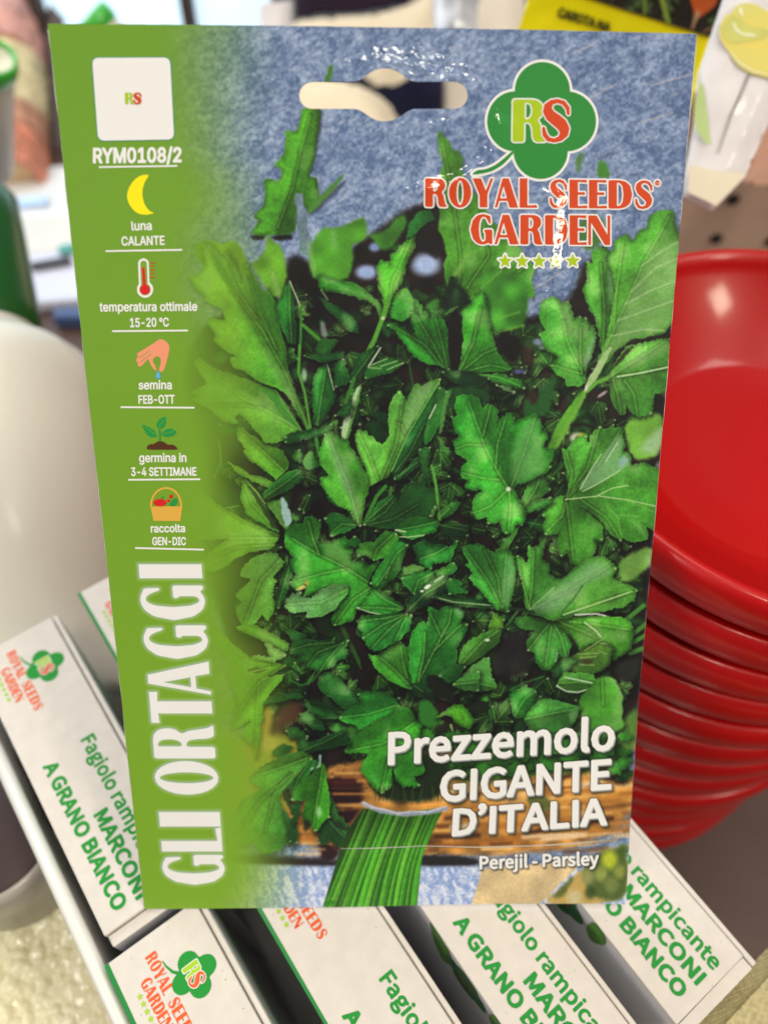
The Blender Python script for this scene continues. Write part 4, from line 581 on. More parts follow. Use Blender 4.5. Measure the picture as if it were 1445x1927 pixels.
 'i:RYM0108/2': '60,0 0,509 176,0 37,-3 32,-6 28,-11 34,-24 23,-32 11,-25 6,-27 2,-29 -2,-29 -6,-27 -11,-25 -23,-31 -34,-23 -28,-11 -32,-6 -37,-2 -140,0 0,57 138,0 35,3 29,9 21,14 15,19 8,24 3,28 -3,28 -8,25 -15,20 -21,15 -29,9 -36,3 -108,0 0,-452;353,0 -123,229 73,0 125,-229;652,0 0,208 -187,301 75,0 101,-165 30,-52 28,-62 -26,0 27,63 29,51 101,165 74,0 -187,-301 0,-208;981,0 0,509 91,0 126,-322 10,-28 12,-36 12,-39 10,-35 -14,0 11,34 12,38 12,37 10,29 124,322 92,0 0,-509 -64,0 0,291 0,36 1,42 1,44 1,44 6,0 -16,-48 -15,-46 -15,-41 -11,-31 -114,-291 -56,0 -116,291 -11,30 -14,40 -16,47 -17,49 7,0 1,-41 1,-44 0,-44 1,-37 0,-291;1776,-7 -36,4 -33,10 -28,17 -25,24 -20,29 -16,36 -12,42 -7,47 -2,52 2,52 7,47 12,42 16,36 21,30 24,23 29,18 32,10 36,4 35,-4 33,-10 28,-18 25,-23 20,-30 16,-36 12,-42 7,-47 2,-52 -2,-52 -7,-47 -12,-42 -16,-36 -20,-29 -25,-24 -28,-17 -32,-10;1776,50 34,6 29,18 16,18 14,24 10,28 8,32 4,37 2,41 -2,41 -4,37 -8,33 -10,28 -14,23 -16,19 -29,18 -34,7 -35,-7 -29,-18 -16,-19 -13,-23 -11,-28 -8,-33 -4,-37 -2,-41 2,-41 4,-37 8,-32 11,-28 13,-24 16,-18 29,-18;2079,0 0,55 314,0 0,-55;2278,509 0,-509 -64,0 0,448 -3,0 -123,-90 0,69 112,82;2682,-7 -36,4 -32,10 -29,17 -25,24 -20,29 -16,36 -12,42 -7,47 -2,52 2,52 7,47 12,42 17,36 20,30 25,23 28,18 32,10 36,4 36,-4 32,-10 28,-18 25,-23 20,-30 16,-36 12,-42 7,-47 2,-52 -2,-52 -7,-47 -12,-42 -16,-36 -20,-29 -25,-24 -28,-17 -32,-10;2682,50 34,6 29,18 16,18 14,24 10,28 8,32 4,37 2,41 -2,41 -4,37 -8,33 -10,28 -14,23 -16,19 -29,18 -34,7 -35,-7 -29,-18 -16,-19 -13,-23 -11,-28 -7,-33 -5,-37 -2,-41 2,-41 5,-37 7,-32 11,-28 13,-24 16,-18 29,-18;3135,-7 -33,2 -31,6 -27,10 -35,22 -27,29 -16,34 -6,39 3,31 10,29 16,25 20,21 25,15 27,9 0,2 -34,15 -26,26 -17,34 -6,38 6,37 15,33 24,27 31,21 25,10 26,6 30,2 28,-2 27,-6 24,-10 32,-21 24,-27 15,-33 5,-37 -6,-38 -17,-34 -25,-26 -33,-15 0,-2 26,-9 24,-15 21,-21 15,-25 11,-29 3,-31 -6,-39 -16,-34 -27,-29 -35,-22 -28,-10 -30,-6;3135,49 31,3 27,8 22,14 16,17 10,22 4,26 -4,26 -11,24 -17,19 -22,15 -27,9 -29,3 -31,-3 -27,-9 -22,-15 -17,-19 -11,-24 -3,-26 3,-26 10,-22 16,-17 22,-14 28,-8;3135,290 25,2 22,8 19,13 14,17 9,21 3,25 -3,23 -8,21 -14,17 -19,12 -22,8 -26,3 -27,-3 -22,-8 -19,-12 -14,-17 -9,-21 -3,-23 3,-25 9,-21 14,-17 19,-13 23,-8;3596,533 -164,-609 -56,0 163,609;3674,0 0,47 171,182 48,53 16,23 12,22 7,21 3,23 -3,26 -10,22 -15,17 -19,13 -24,8 -26,3 -28,-3 -23,-10 -20,-14 -14,-20 -9,-23 -3,-28 -61,0 2,29 7,27 12,24 24,31 32,23 26,11 27,6 29,3 30,-3 27,-6 24,-10 32,-23 23,-29 15,-34 5,-39 -2,-27 -8,-27 -13,-28 -22,-31 -69,-79 -114,-120 0,-3 237,0 0,-57',
 'i:luna': '139,-2 -38,5 -27,17 -16,27 -5,37 0,425 61,0 0,-410 1,-22 5,-15 10,-8 16,-2 14,1 10,1 11,-51 -19,-4;371,-5 -36,4 -31,12 -26,20 -20,28 -9,23 -5,27 -2,30 0,240 61,0 0,-235 6,-39 17,-30 27,-19 36,-6 26,3 23,9 20,15 15,20 9,25 3,31 0,226 61,0 0,-379 -59,0 0,92 9,0 -13,-32 -17,-25 -20,-18 -35,-17;713,227 0,-227 -61,0 0,379 59,0 0,-92 -9,0 13,32 16,25 20,18 35,17 41,5 36,-4 31,-11 26,-20 20,-28 9,-23 5,-27 2,-31 0,-240 -61,0 0,235 -6,40 -17,29 -27,19 -36,6 -26,-3 -23,-9 -20,-14 -14,-20 -10,-26;1169,-9 -35,4 -31,10 -26,17 -20,23 -13,28 -5,35 3,30 10,23 15,18 19,14 23,10 25,8 53,9 56,7 18,3 13,5 8,8 2,12 0,2 -2,22 -6,18 -12,14 -15,11 -20,7 -24,2 -26,-2 -21,-7 -18,-9 -14,-12 -10,-13 -7,-14 -59,17 16,31 21,24 26,18 29,11 30,7 31,2 45,-5 24,-7 23,-12 20,-17 16,-23 11,-30 4,-39 0,-251 -61,0 0,52 -4,0 -20,-27 -16,-13 -21,-11 -25,-7;1179,45 32,4 26,10 20,15 15,19 9,22 3,23 0,52 -16,-8 -28,-6 -31,-5 -25,-3 -41,-9 -17,-9 -14,-11 -8,-15 -3,-19 2,-18 8,-15 12,-11 16,-9 19,-5',
 'i:CALANTE': '267,-7 -42,4 -39,10 -36,18 -31,24 -27,30 -22,36 -17,42 -9,46 -4,51 4,51 9,47 17,41 22,36 27,30 31,25 36,17 39,11 42,4 38,-3 35,-9 33,-14 29,-19 25,-24 21,-29 15,-33 10,-37 -65,0 -7,25 -12,22 -14,18 -18,15 -20,12 -22,9 -23,5 -25,2 -30,-3 -28,-8 -25,-13 -23,-18 -20,-23 -16,-27 -12,-32 -7,-37 -3,-41 3,-41 7,-36 12,-32 16,-28 20,-23 23,-18 26,-13 27,-7 30,-3 25,2 23,5 22,9 20,12 18,15 14,18 12,22 7,24 65,0 -10,-36 -15,-33 -20,-29 -26,-24 -29,-19 -32,-14 -36,-9;526,0 186,509 74,0 187,-509 -68,0 -108,302 -23,70 -32,106 13,0 -32,-107 -22,-69 -106,-302;620,142 0,57 260,0 0,-57;1050,0 0,509 64,0 0,-452 237,0 0,-57;1399,0 185,509 75,0 187,-509 -68,0 -108,302 -23,70 -32,106 13,0 -32,-107 -23,-69 -105,-302;1493,142 0,57 259,0 0,-57;1922,0 0,509 77,0 207,-326 19,-32 25,-44 26,-52 -9,-1 -4,54 -1,49 -1,38 0,314 65,0 0,-509 -77,0 -184,290 -25,41 -30,50 -40,71 12,2 3,-70 2,-56 0,-37 0,-291;2418,452 0,57 385,0 0,-57 -160,0 0,-452 -65,0 0,452;2895,0 0,509 312,0 0,-57 -248,0 0,-166 231,0 0,-57 -231,0 0,-172 251,0 0,-57',
 'i:temperatura ottimale': '204,379 0,-52 -198,0 0,52;65,471 61,0 0,-373 2,-22 8,-15 14,-8 20,-3 15,1 17,3 11,-52 -21,-5 -24,-1 -30,3 -25,8 -21,14 -20,31 -7,41;439,-8 -35,3 -31,8 -29,13 -24,19 -21,23 -16,27 -12,31 -7,34 -2,37 2,37 7,34 12,32 16,27 20,23 23,19 28,14 30,9 33,2 30,-2 30,-8 28,-13 26,-20 21,-26 16,-33 8,-26 5,-29 1,-33 0,-25 -296,0 0,52 263,0 -28,-19 -3,35 -9,32 -15,25 -20,20 -26,12 -31,4 -32,-4 -27,-13 -22,-19 -16,-24 -9,-29 -4,-30 0,-33 4,-39 11,-33 17,-26 23,-19 29,-11 33,-4 22,2 19,5 17,8 15,12 11,15 9,17 59,-14 -11,-28 -19,-24 -23,-20 -29,-15 -33,-9;684,0 0,379 59,0 1,-84 -5,0 10,28 15,23 18,17 21,13 23,8 24,2 38,-6 31,-19 21,-30 12,-36 -8,0 9,26 15,22 20,18 24,14 27,8 29,3 32,-3 28,-11 25,-18 19,-26 12,-32 4,-41 0,-255 -61,0 0,254 -6,35 -17,24 -25,13 -29,4 -24,-2 -21,-8 -16,-13 -12,-17 -8,-20 -2,-23 0,-247 -62,0 0,260 -5,28 -16,23 -24,15 -29,4 -22,-2 -20,-8 -18,-13 -14,-18 -9,-23 -3,-28 0,-238;1294,-143 0,522 59,0 0,-60 6,0 19,27 15,14 19,13 26,8 32,3 31,-2 27,-8 26,-13 22,-19 19,-22 16,-27 11,-32 7,-34 2,-38 -2,-38 -7,-35 -11,-32 -15,-27 -19,-23 -23,-18 -25,-13 -28,-9 -31,-2 -31,3 -25,9 -20,13 -15,14 -20,28 -4,0 0,-202;1461,47 33,4 26,15 22,22 15,29 9,34 3,38 -3,38 -9,34 -15,29 -21,21 -27,14 -33,5 -32,-5 -27,-13 -21,-21 -15,-28 -9,-34 -3,-40 3,-39 9,-35 16,-29 21,-21 26,-14;1877,-8 -35,3 -31,8 -29,13 -24,19 -21,23 -16,27 -12,31 -7,34 -2,37 2,37 7,34 12,32 16,27 20,23 23,19 28,14 30,9 33,2 30,-2 30,-8 28,-13 26,-20 21,-26 17,-33 7,-26 5,-29 2,-33 0,-25 -297,0 0,52 263,0 -28,-19 -3,35 -9,32 -15,25 -20,20 -26,12 -31,4 -32,-4 -27,-13 -22,-19 -16,-24 -9,-29 -4,-30 0,-33 4,-39 11,-33 17,-26 23,-19 29,-11 33,-4 22,2 19,5 17,8 15,12 12,15 8,17 59,-14 -11,-28 -18,-24 -24,-20 -29,-15 -33,-9;2122,0 0,379 59,0 0,-58 4,0 14,26 23,20 28,13 32,5 17,-1 14,0 0,-62 -14,2 -23,2 -25,-3 -23,-8 -19,-14 -14,-17 -9,-22 -3,-25 0,-237;2488,-9 -34,4 -31,10 -27,17 -20,23 -13,28 -4,35 3,30 10,23 15,18 19,14 23,10 25,8 53,9 55,7 19,3 13,5 7,8 3,12 0,2 -2,22 -7,18 -11,14 -16,11 -20,7 -24,2 -25,-2 -21,-7 -18,-9 -14,-12 -10,-13 -8,-14 -59,17 16,31 22,24 26,18 28,11 31,7 30,2 45,-5 24,-7 23,-12 20,-17 17,-23 10,-30 4,-39 0,-251 -60,0 0,52 -4,0 -21,-27 -16,-13 -20,-11 -26,-7;2499,45 31,4 26,10 21,15 15,19 9,22 3,23 0,52 -16,-8 -28,-6 -31,-5 -25,-3 -41,-9 -18,-9 -13,-11 -9,-15 -3,-19 3,-18 7,-15 12,-11 16,-9 19,-5;2921,379 0,-52 -197,0 0,52;2783,471 61,0 0,-373 2,-22 8,-15 13,-8 21,-3 15,1 16,3 12,-52 -21,-5 -24,-1 -30,3 -26,8 -20,14 -21,31 -6,41;3127,-5 -36,4 -31,12 -26,20 -20,28 -9,23 -6,27 -1,30 0,240 61,0 0,-235 6,-39 17,-30 27,-19 36,-6 26,3 23,9 20,15 14,20 10,25 3,31 0,226 61,0 0,-379 -59,0 0,92 9,0 -13,-32 -17,-25 -20,-18 -35,-17;3408,0 0,379 59,0 0,-58 3,0 15,26 23,20 28,13 32,5 16,-1 14,0 0,-62 -13,2 -23,2 -25,-3 -23,-8 -19,-14 -14,-17 -9,-22 -3,-25 0,-237;3774,-9 -34,4 -31,10 -27,17 -20,23 -13,28 -4,35 3,30 9,23 15,18 20,14 22,10 26,8 52,9 56,7 18,3 13,5 8,8 3,12 0,2 -2,22 -7,18 -11,14 -16,11 -20,7 -24,2 -25,-2 -22,-7 -17,-9 -14,-12 -11,-13 -7,-14 -59,17 16,31 22,24 25,18 29,11 31,7 30,2 45,-5 24,-7 23,-12 20,-17 16,-23 11,-30 4,-39 0,-251 -60,0 0,52 -4,0 -21,-27 -16,-13 -21,-11 -25,-7;3785,45 31,4 26,10 21,15 15,19 9,22 3,23 0,52 -16,-8 -28,-6 -32,-5 -24,-3 -41,-9 -18,-9 -13,-11 -9,-15 -3,-19 3,-18 7,-15 12,-11 16,-9 19,-5;4398,-8 -33,3 -30,8 -27,13 -24,19 -20,23 -17,27 -12,31 -7,34 -3,37 3,38 7,35 12,31 17,27 20,23 24,19 27,14 30,8 33,2 34,-2 30,-8 28,-14 24,-19 20,-23 17,-27 12,-31 7,-35 2,-38 -2,-37 -7,-34 -12,-31 -17,-27 -20,-23 -24,-19 -28,-13 -30,-8;4398,46 35,5 28,15 22,23 15,28 9,34 3,36 -3,37 -9,34 -15,29 -22,23 -28,15 -35,5 -34,-5 -28,-15 -21,-23 -15,-29 -9,-34 -4,-37 4,-36 9,-34 15,-28 21,-23 28,-15;4810,379 0,-52 -197,0 0,52;4671,471 61,0 0,-373 3,-22 7,-15 14,-8 21,-3 15,1 16,3 11,-52 -21,-5 -23,-1 -31,3 -25,8 -21,14 -20,31 -7,41;5038,379 0,-52 -198,0 0,52;4899,471 61,0 0,-373 2,-22 8,-15 13,-8 21,-3 15,1 17,3 11,-52 -21,-5 -24,-1 -30,3 -26,8 -20,14 -21,31 -6,41;5114,0 0,379 61,0 0,-379;5145,443 -16,3 -14,9 -9,13 -4,15 4,16 9,13 14,9 16,3 16,-3 14,-9 9,-13 3,-16 -3,-15 -9,-13 -14,-9;5280,0 0,379 60,0 0,-84 -5,0 10,28 15,23 19,17 21,13 23,8 24,2 38,-6 30,-19 21,-30 13,-36 -9,0 10,26 15,22 20,18 23,14 27,8 29,3 32,-3 29,-11 24,-18 19,-26 13,-32 4,-41 0,-255 -62,0 0,254 -5,35 -18,24 -25,13 -29,4 -24,-2 -20,-8 -17,-13 -12,-17 -7,-20 -3,-23 0,-247 -61,0 0,260 -5,28 -16,23 -24,15 -30,4 -21,-2 -21,-8 -17,-13 -14,-18 -10,-23 -3,-28 0,-238;5997,-9 -34,4 -31,10 -27,17 -20,23 -13,28 -4,35 3,30 10,23 15,18 19,14 23,10 25,8 53,9 55,7 19,3 13,5 7,8 3,12 0,2 -2,22 -7,18 -11,14 -16,11 -20,7 -24,2 -25,-2 -21,-7 -18,-9 -14,-12 -10,-13 -7,-14 -60,17 17,31 21,24 26,18 28,11 31,7 30,2 45,-5 24,-7 23,-12 20,-17 17,-23 11,-30 3,-39 0,-251 -60,0 0,52 -4,0 -21,-27 -16,-13 -20,-11 -25,-7;6008,45 31,4 26,10 21,15 15,19 9,22 3,23 0,52 -16,-8 -28,-6 -31,-5 -25,-3 -41,-9 -18,-9 -13,-11 -9,-15 -3,-19 3,-18 7,-15 12,-11 16,-9 19,-5;6366,-2 -38,5 -27,17 -16,27 -6,37 0,425 61,0 0,-410 2,-22 5,-15 10,-8 16,-2 14,1 9,1 11,-51 -19,-4;6628,-8 -35,3 -32,8 -28,13 -25,19 -20,23 -17,27 -11,31 -8,34 -2,37 2,37 7,34 12,32 16,27 20,23 24,19 27,14 30,9 33,2 31,-2 30,-8 28,-13 25,-20 21,-26 17,-33 8,-26 4,-29 2,-33 0,-25 -296,0 0,52 263,0 -28,-19 -3,35 -9,32 -15,25 -21,20 -26,12 -31,4 -32,-4 -27,-13 -21,-19 -16,-24 -10,-29 -3,-30 0,-33 3,-39 11,-33 18,-26 23,-19 28,-11 33,-4 22,2 20,5 17,8 14,12 12,15 8,17 60,-14 -12,-28 -18,-24 -24,-20 -29,-15 -33,-9',
 'i:15-20 °C': '76,0 0,55 315,0 0,-55;276,509 0,-509 -64,0 0,448 -3,0 -123,-90 0,69 112,82;674,-7 -29,2 -27,6 -25,10 -32,21 -25,28 -17,33 -6,37 62,0 5,-22 11,-19 16,-16 19,-13 23,-8 25,-2 29,3 26,11 22,18 16,22 10,27 4,31 -4,31 -10,28 -17,23 -22,18 -27,11 -30,4 -26,-2 -24,-7 -23,-10 -17,-12 -61,7 29,256 270,0 0,-57 -215,0 -17,-151 2,0 19,14 23,10 25,6 26,3 34,-4 31,-9 27,-15 24,-21 19,-25 15,-29 9,-32 3,-36 -2,-31 -8,-30 -12,-26 -17,-24 -20,-20 -23,-17 -27,-12 -29,-7;1243,244 0,-56 -223,0 0,56;1423,0 0,47 170,182 48,53 17,23 12,22 7,21 2,23 -3,26 -9,22 -15,17 -20,13 -23,8 -26,3 -28,-3 -24,-10 -19,-14 -14,-20 -9,-23 -3,-28 -61,0 2,29 7,27 11,24 25,31 32,23 25,11 28,6 29,3 29,-3 27,-6 25,-10 31,-23 24,-29 15,-34 5,-39 -2,-27 -8,-27 -14,-28 -21,-31 -69,-79 -114,-120 0,-3 236,0 0,-57;2039,-7 -36,4 -32,10 -29,17 -24,24 -21,29 -16,36 -12,42 -7,47 -2,52 2,52 8,47 11,42 17,36 20,30 25,23 28,18 32,10 36,4 36,-4 32,-10 28,-18 25,-23 20,-30 16,-36 12,-42 7,-47 2,-52 -2,-52 -7,-47 -12,-42 -16,-36 -20,-29 -24,-24 -29,-17 -32,-10;2039,50 34,6 29,18 17,18 13,24 10,28 8,32 5,37 1,41 -1,41 -5,37 -8,33 -10,28 -13,23 -17,19 -29,18 -34,7 -35,-7 -29,-18 -16,-19 -13,-23 -11,-28 -7,-33 -5,-37 -2,-41 2,-41 5,-37 7,-32 11,-28 13,-24 16,-18 29,-18;2611,283 -30,4 -27,11 -24,18 -18,24 -12,27 -4,30 4,31 12,27 18,24 24,18 27,12 30,4 31,-4 27,-12 23,-18 18,-24 12,-27 4,-31 -4,-30 -12,-27 -18,-24 -23,-18 -27,-11;2611,334 17,2 15,7 13,10 10,13 7,15 2,16 -2,17 -7,16 -10,13 -13,10 -15,6 -17,3 -16,-3 -16,-6 -13,-10 -10,-13 -6,-16 -2,-17 2,-16 6,-15 10,-13 13,-10 16,-7;3037,-7 -43,4 -39,10 -36,18 -31,24 -27,30 -22,36 -16,42 -10,46 -4,51 4,51 10,47 16,41 22,36 27,30 31,25 36,17 39,11 43,4 37,-3 35,-9 33,-14 29,-19 25,-24 21,-29 15,-33 10,-37 -64,0 -8,25 -11,22 -15,18 -18,15 -19,12 -23,9 -23,5 -24,2 -31,-3 -28,-8 -25,-13 -23,-18 -20,-23 -16,-27 -12,-32 -7,-37 -2,-41 2,-41 7,-36 12,-32 16,-28 20,-23 23,-18 26,-13 28,-7 30,-3 24,2 23,5 23,9 19,12 18,15 15,18 11,22 8,24 64,0 -9,-36 -16,-33 -20,-29 -25,-24 -30,-19 -32,-14 -36,-9',
 'i:semina': '182,-8 -37,3 -33,8 -28,15 -22,20 -17,25 -9,31 58,13 11,-28 19,-19 26,-11 31,-4 36,5 27,12 18,19 6,22 -3,18 -11,15 -17,11 -25,8 -63,15 -31,10 -26,12 -20,16 -19,29 -6,37 4,31 14,27 22,22 28,16 34,11 38,3 36,-3 31,-9 25,-14 20,-19 15,-23 10,-26 -56,-13 -10,21 -15,18 -24,12 -32,5 -31,-4 -25,-12 -17,-18 -5,-22 3,-19 12,-15 20,-11 28,-9 57,-14 32,-9 26,-13 19,-16 19,-29 6,-35 -5,-32 -14,-28 -22,-23 -30,-18 -37,-11;577,-8 -35,3 -32,8 -28,13 -25,19 -20,23 -16,27 -12,31 -7,34 -3,37 2,37 8,34 11,32 16,27 20,23 24,19 27,14 30,9 33,2 31,-2 30,-8 28,-13 25,-20 22,-26 16,-33 8,-26 5,-29 1,-33 0,-25 -296,0 0,52 263,0 -28,-19 -3,35 -9,32 -15,25 -20,20 -26,12 -32,4 -32,-4 -27,-13 -21,-19 -16,-24 -10,-29 -3,-30 0,-33 4,-39 10,-33 18,-26 23,-19 28,-11 33,-4 22,2 20,5 17,8 14,12 12,15 9,17 59,-14 -12,-28 -18,-24 -24,-20 -29,-15 -33,-9;821,0 0,379 60,0 0,-84 -5,0 11,28 14,23 19,17 21,13 23,8 24,2 38,-6 30,-19 22,-30 12,-36 -9,0 10,26 15,22 20,18 24,14 26,8 30,3 31,-3 29,-11 25,-18 18,-26 13,-32 4,-41 0,-255 -61,0 0,254 -6,35 -18,24 -25,13 -29,4 -23,-2 -21,-8 -17,-13 -12,-17 -7,-20 -3,-23 0,-247 -61,0 0,260 -5,28 -16,23 -24,15 -30,4 -21,-2 -21,-8 -17,-13 -14,-18 -9,-23 -3,-28 0,-238;1431,0 0,379 61,0 0,-379;1462,443 -16,3 -14,9 -9,13 -3,15 3,16 9,13 14,9 16,3 17,-3 13,-9 10,-13 3,-16 -3,-15 -10,-13 -13,-9;1659,227 0,-227 -61,0 0,379 59,0 0,-92 -9,0 13,32 16,25 20,18 35,17 41,5 36,-4 31,-11 26,-20 20,-28 9,-23 6,-27 1,-31 0,-240 -61,0 0,235 -6,40 -17,29 -27,19 -36,6 -26,-3 -23,-9 -20,-14 -14,-20 -10,-26;2115,-9 -35,4 -31,10 -26,17 -20,23 -13,28 -5,35 4,30 9,23 15,18 19,14 23,10 25,8 53,9 56,7 18,3 13,5 8,8 2,12 0,2 -2,22 -6,18 -12,14 -15,11 -20,7 -24,2 -26,-2 -21,-7 -17,-9 -14,-12 -11,-13 -7,-14 -59,17 16,31 21,24 26,18 29,11 30,7 31,2 45,-5 24,-7 23,-12 20,-17 16,-23 11,-30 4,-39 0,-251 -61,0 0,52 -4,0 -20,-27 -16,-13 -21,-11 -25,-7;2125,45 32,4 26,10 20,15 15,19 9,22 3,23 0,52 -16,-8 -28,-6 -31,-5 -25,-3 -41,-9 -17,-9 -14,-11 -8,-15 -3,-19 2,-18 8,-15 12,-11 16,-9 19,-5',
 'i:FEB-OTT': '60,0 0,509 309,0 0,-57 -244,0 0,-174 221,0 0,-57 -221,0 0,-221;470,0 0,509 313,0 0,-57 -248,0 0,-166 230,0 0,-57 -230,0 0,-172 250,0 0,-57;889,0 0,509 181,0 33,-2 29,-6 25,-10 31,-22 21,-27 13,-32 5,-36 -3,-30 -9,-24 -13,-19 -17,-15 -20,-11 -22,-8 0,-5 25,-5 24,-12 21,-18 18,-24 12,-30 4,-37 -5,-36 -13,-33 -23,-28 -33,-21 -28,-10 -32,-6 -38,-2;953,57 120,0 36,3 29,7 20,13 20,25 6,32 -3,24 -10,23 -16,19 -21,15 -26,10 -31,3 -124,0;953,285 114,0 26,3 24,8 20,13 15,17 9,22 4,24 -6,31 -18,26 -30,17 -42,6 -116,0;1622,244 0,-56 -223,0 0,56;2005,-7 -42,4 -39,10 -36,18 -31,24 -27,30 -22,36 -17,42 -10,46 -3,51 3,51 10,47 17,41 22,36 27,30 31,25 36,17 39,11 42,4 42,-4 39,-11 35,-17 32,-25 27,-30 22,-36 16,-41 10,-47 3,-51 -3,-51 -10,-46 -16,-42 -22,-36 -27,-30 -32,-24 -35,-18 -39,-10;2005,53 29,2 28,8 25,13 23,18 20,22 16,28 12,32 8,37 2,41 -2,41 -8,37 -12,33 -16,27 -20,23 -23,18 -25,13 -28,7 -29,3 -30,-3 -27,-8 -26,-12 -23,-18 -20,-23 -16,-28 -12,-32 -7,-37 -3,-41 3,-41 7,-37 12,-32 16,-27 20,-23 23,-18 26,-13 27,-8;2303,452 0,57 385,0 0,-57 -160,0 0,-452 -64,0 0,452;2751,452 0,57 386,0 0,-57 -161,0 0,-452 -64,0 0,452',
 'i:germina in': '207,-151 -39,3 -34,8 -29,13 -23,17 -18,19 -13,22 50,28 21,-25 14,-12 18,-10 24,-7 29,-2 42,5 33,17 22,28 7,41 0,74 -5,0 -19,-27 -15,-13 -20,-12 -25,-8 -32,-3 -30,2 -27,7 -25,13 -23,16 -19,22 -16,25 -12,30 -7,34 -2,37 2,38 7,34 12,30 16,27 19,22 22,19 26,13 28,8 30,2 32,-2 25,-9 20,-13 15,-14 20,-27 5,0 0,60 59,0 0,-388 -2,-31 -7,-27 -13,-23 -26,-27 -33,-19 -26,-8 -28,-5;205,59 32,4 27,12 21,20 15,26 9,33 3,39 -3,38 -9,33 -15,27 -21,21 -27,13 -32,5 -33,-5 -27,-13 -21,-22 -15,-28 -10,-33 -3,-36 3,-38 10,-32 15,-27 21,-20 27,-13;637,-8 -35,3 -32,8 -28,13 -24,19 -21,23 -16,27 -12,31 -7,34 -3,37 3,37 7,34 11,32 16,27 20,23 24,19 27,14 30,9 33,2 31,-2 30,-8 28,-13 25,-20 22,-26 16,-33 8,-26 5,-29 1,-33 0,-25 -296,0 0,52 263,0 -28,-19 -3,35 -9,32 -15,25 -20,20 -26,12 -32,4 -32,-4 -27,-13 -21,-19 -16,-24 -10,-29 -3,-30 0,-33 4,-39 11,-33 17,-26 23,-19 29,-11 32,-4 22,2 20,5 17,8 14,12 12,15 9,17 59,-14 -12,-28 -18,-24 -24,-20 -28,-15 -34,-9;882,0 0,379 59,0 0,-58 3,0 15,26 22,20 29,13 32,5 16,-1 14,0 0,-62 -13,2 -23,2 -25,-3 -23,-8 -19,-14 -14,-17 -9,-22 -3,-25 0,-237;1141,0 0,379 59,0 0,-84 -4,0 10,28 15,23 18,17 21,13 23,8 24,2 38,-6 30,-19 22,-30 12,-36 -9,0 10,26 15,22 20,18 24,14 27,8 29,3 31,-3 29,-11 25,-18 19,-26 12,-32 4,-41 0,-255 -61,0 0,254 -6,35 -17,24 -25,13 -29,4 -24,-2 -21,-8 -16,-13 -13,-17 -7,-20 -3,-23 0,-247 -61,0 0,260 -5,28 -16,23 -24,15 -30,4 -21,-2 -20,-8 -18,-13 -14,-18 -9,-23 -3,-28 0,-238;1750,0 0,379 62,0 0,-379;1781,443 -16,3 -13,9 -10,13 -3,15 3,16 10,13 13,9 16,3 17,-3 14,-9 9,-13 3,-16 -3,-15 -9,-13 -14,-9;1978,227 0,-227 -61,0 0,379 59,0 0,-92 -9,0 13,32 17,25 20,18 35,17 40,5 36,-4 31,-11 26,-20 20,-28 9,-23 6,-27 2,-31 0,-240 -62,0 0,235 -5,40 -18,29 -27,19 -36,6 -26,-3 -23,-9 -19,-14 -15,-20 -10,-26;2434,-9 -34,4 -31,10 -27,17 -20,23 -13,28 -4,35 3,30 9,23 15,18 20,14 22,10 25,8 53,9 56,7 18,3 13,5 8,8 3,12 0,2 -3,22 -6,18 -11,14 -16,11 -20,7 -24,2 -25,-2 -22,-7 -17,-9 -14,-12 -11,-13 -7,-14 -59,17 16,31 22,24 25,18 29,11 30,7 31,2 45,-5 24,-7 23,-12 20,-17 16,-23 11,-30 4,-39 0,-251 -60,0 0,52 -4,0 -21,-27 -16,-13 -21,-11 -25,-7;2445,45 31,4 26,10 21,15 15,19 9,22 3,23 0,52 -16,-8 -29,-6 -31,-5 -24,-3 -41,-9 -18,-9 -13,-11 -9,-15 -3,-19 3,-18 7,-15 12,-11 16,-9 19,-5;2904,0 0,379 61,0 0,-379;2935,443 -16,3 -14,9 -9,13 -4,15 4,16 9,13 14,9 16,3 16,-3 14,-9 9,-13 3,-16 -3,-15 -9,-13 -14,-9;3131,227 0,-227 -61,0 0,379 59,0 1,-92 -10,0 13,32 17,25 20,18 35,17 40,5 36,-4 32,-11 26,-20 19,-28 10,-23 5,-27 2,-31 0,-240 -61,0 0,235 -6,40 -17,29 -28,19 -35,6 -26,-3 -23,-9 -20,-14 -15,-20 -9,-26',
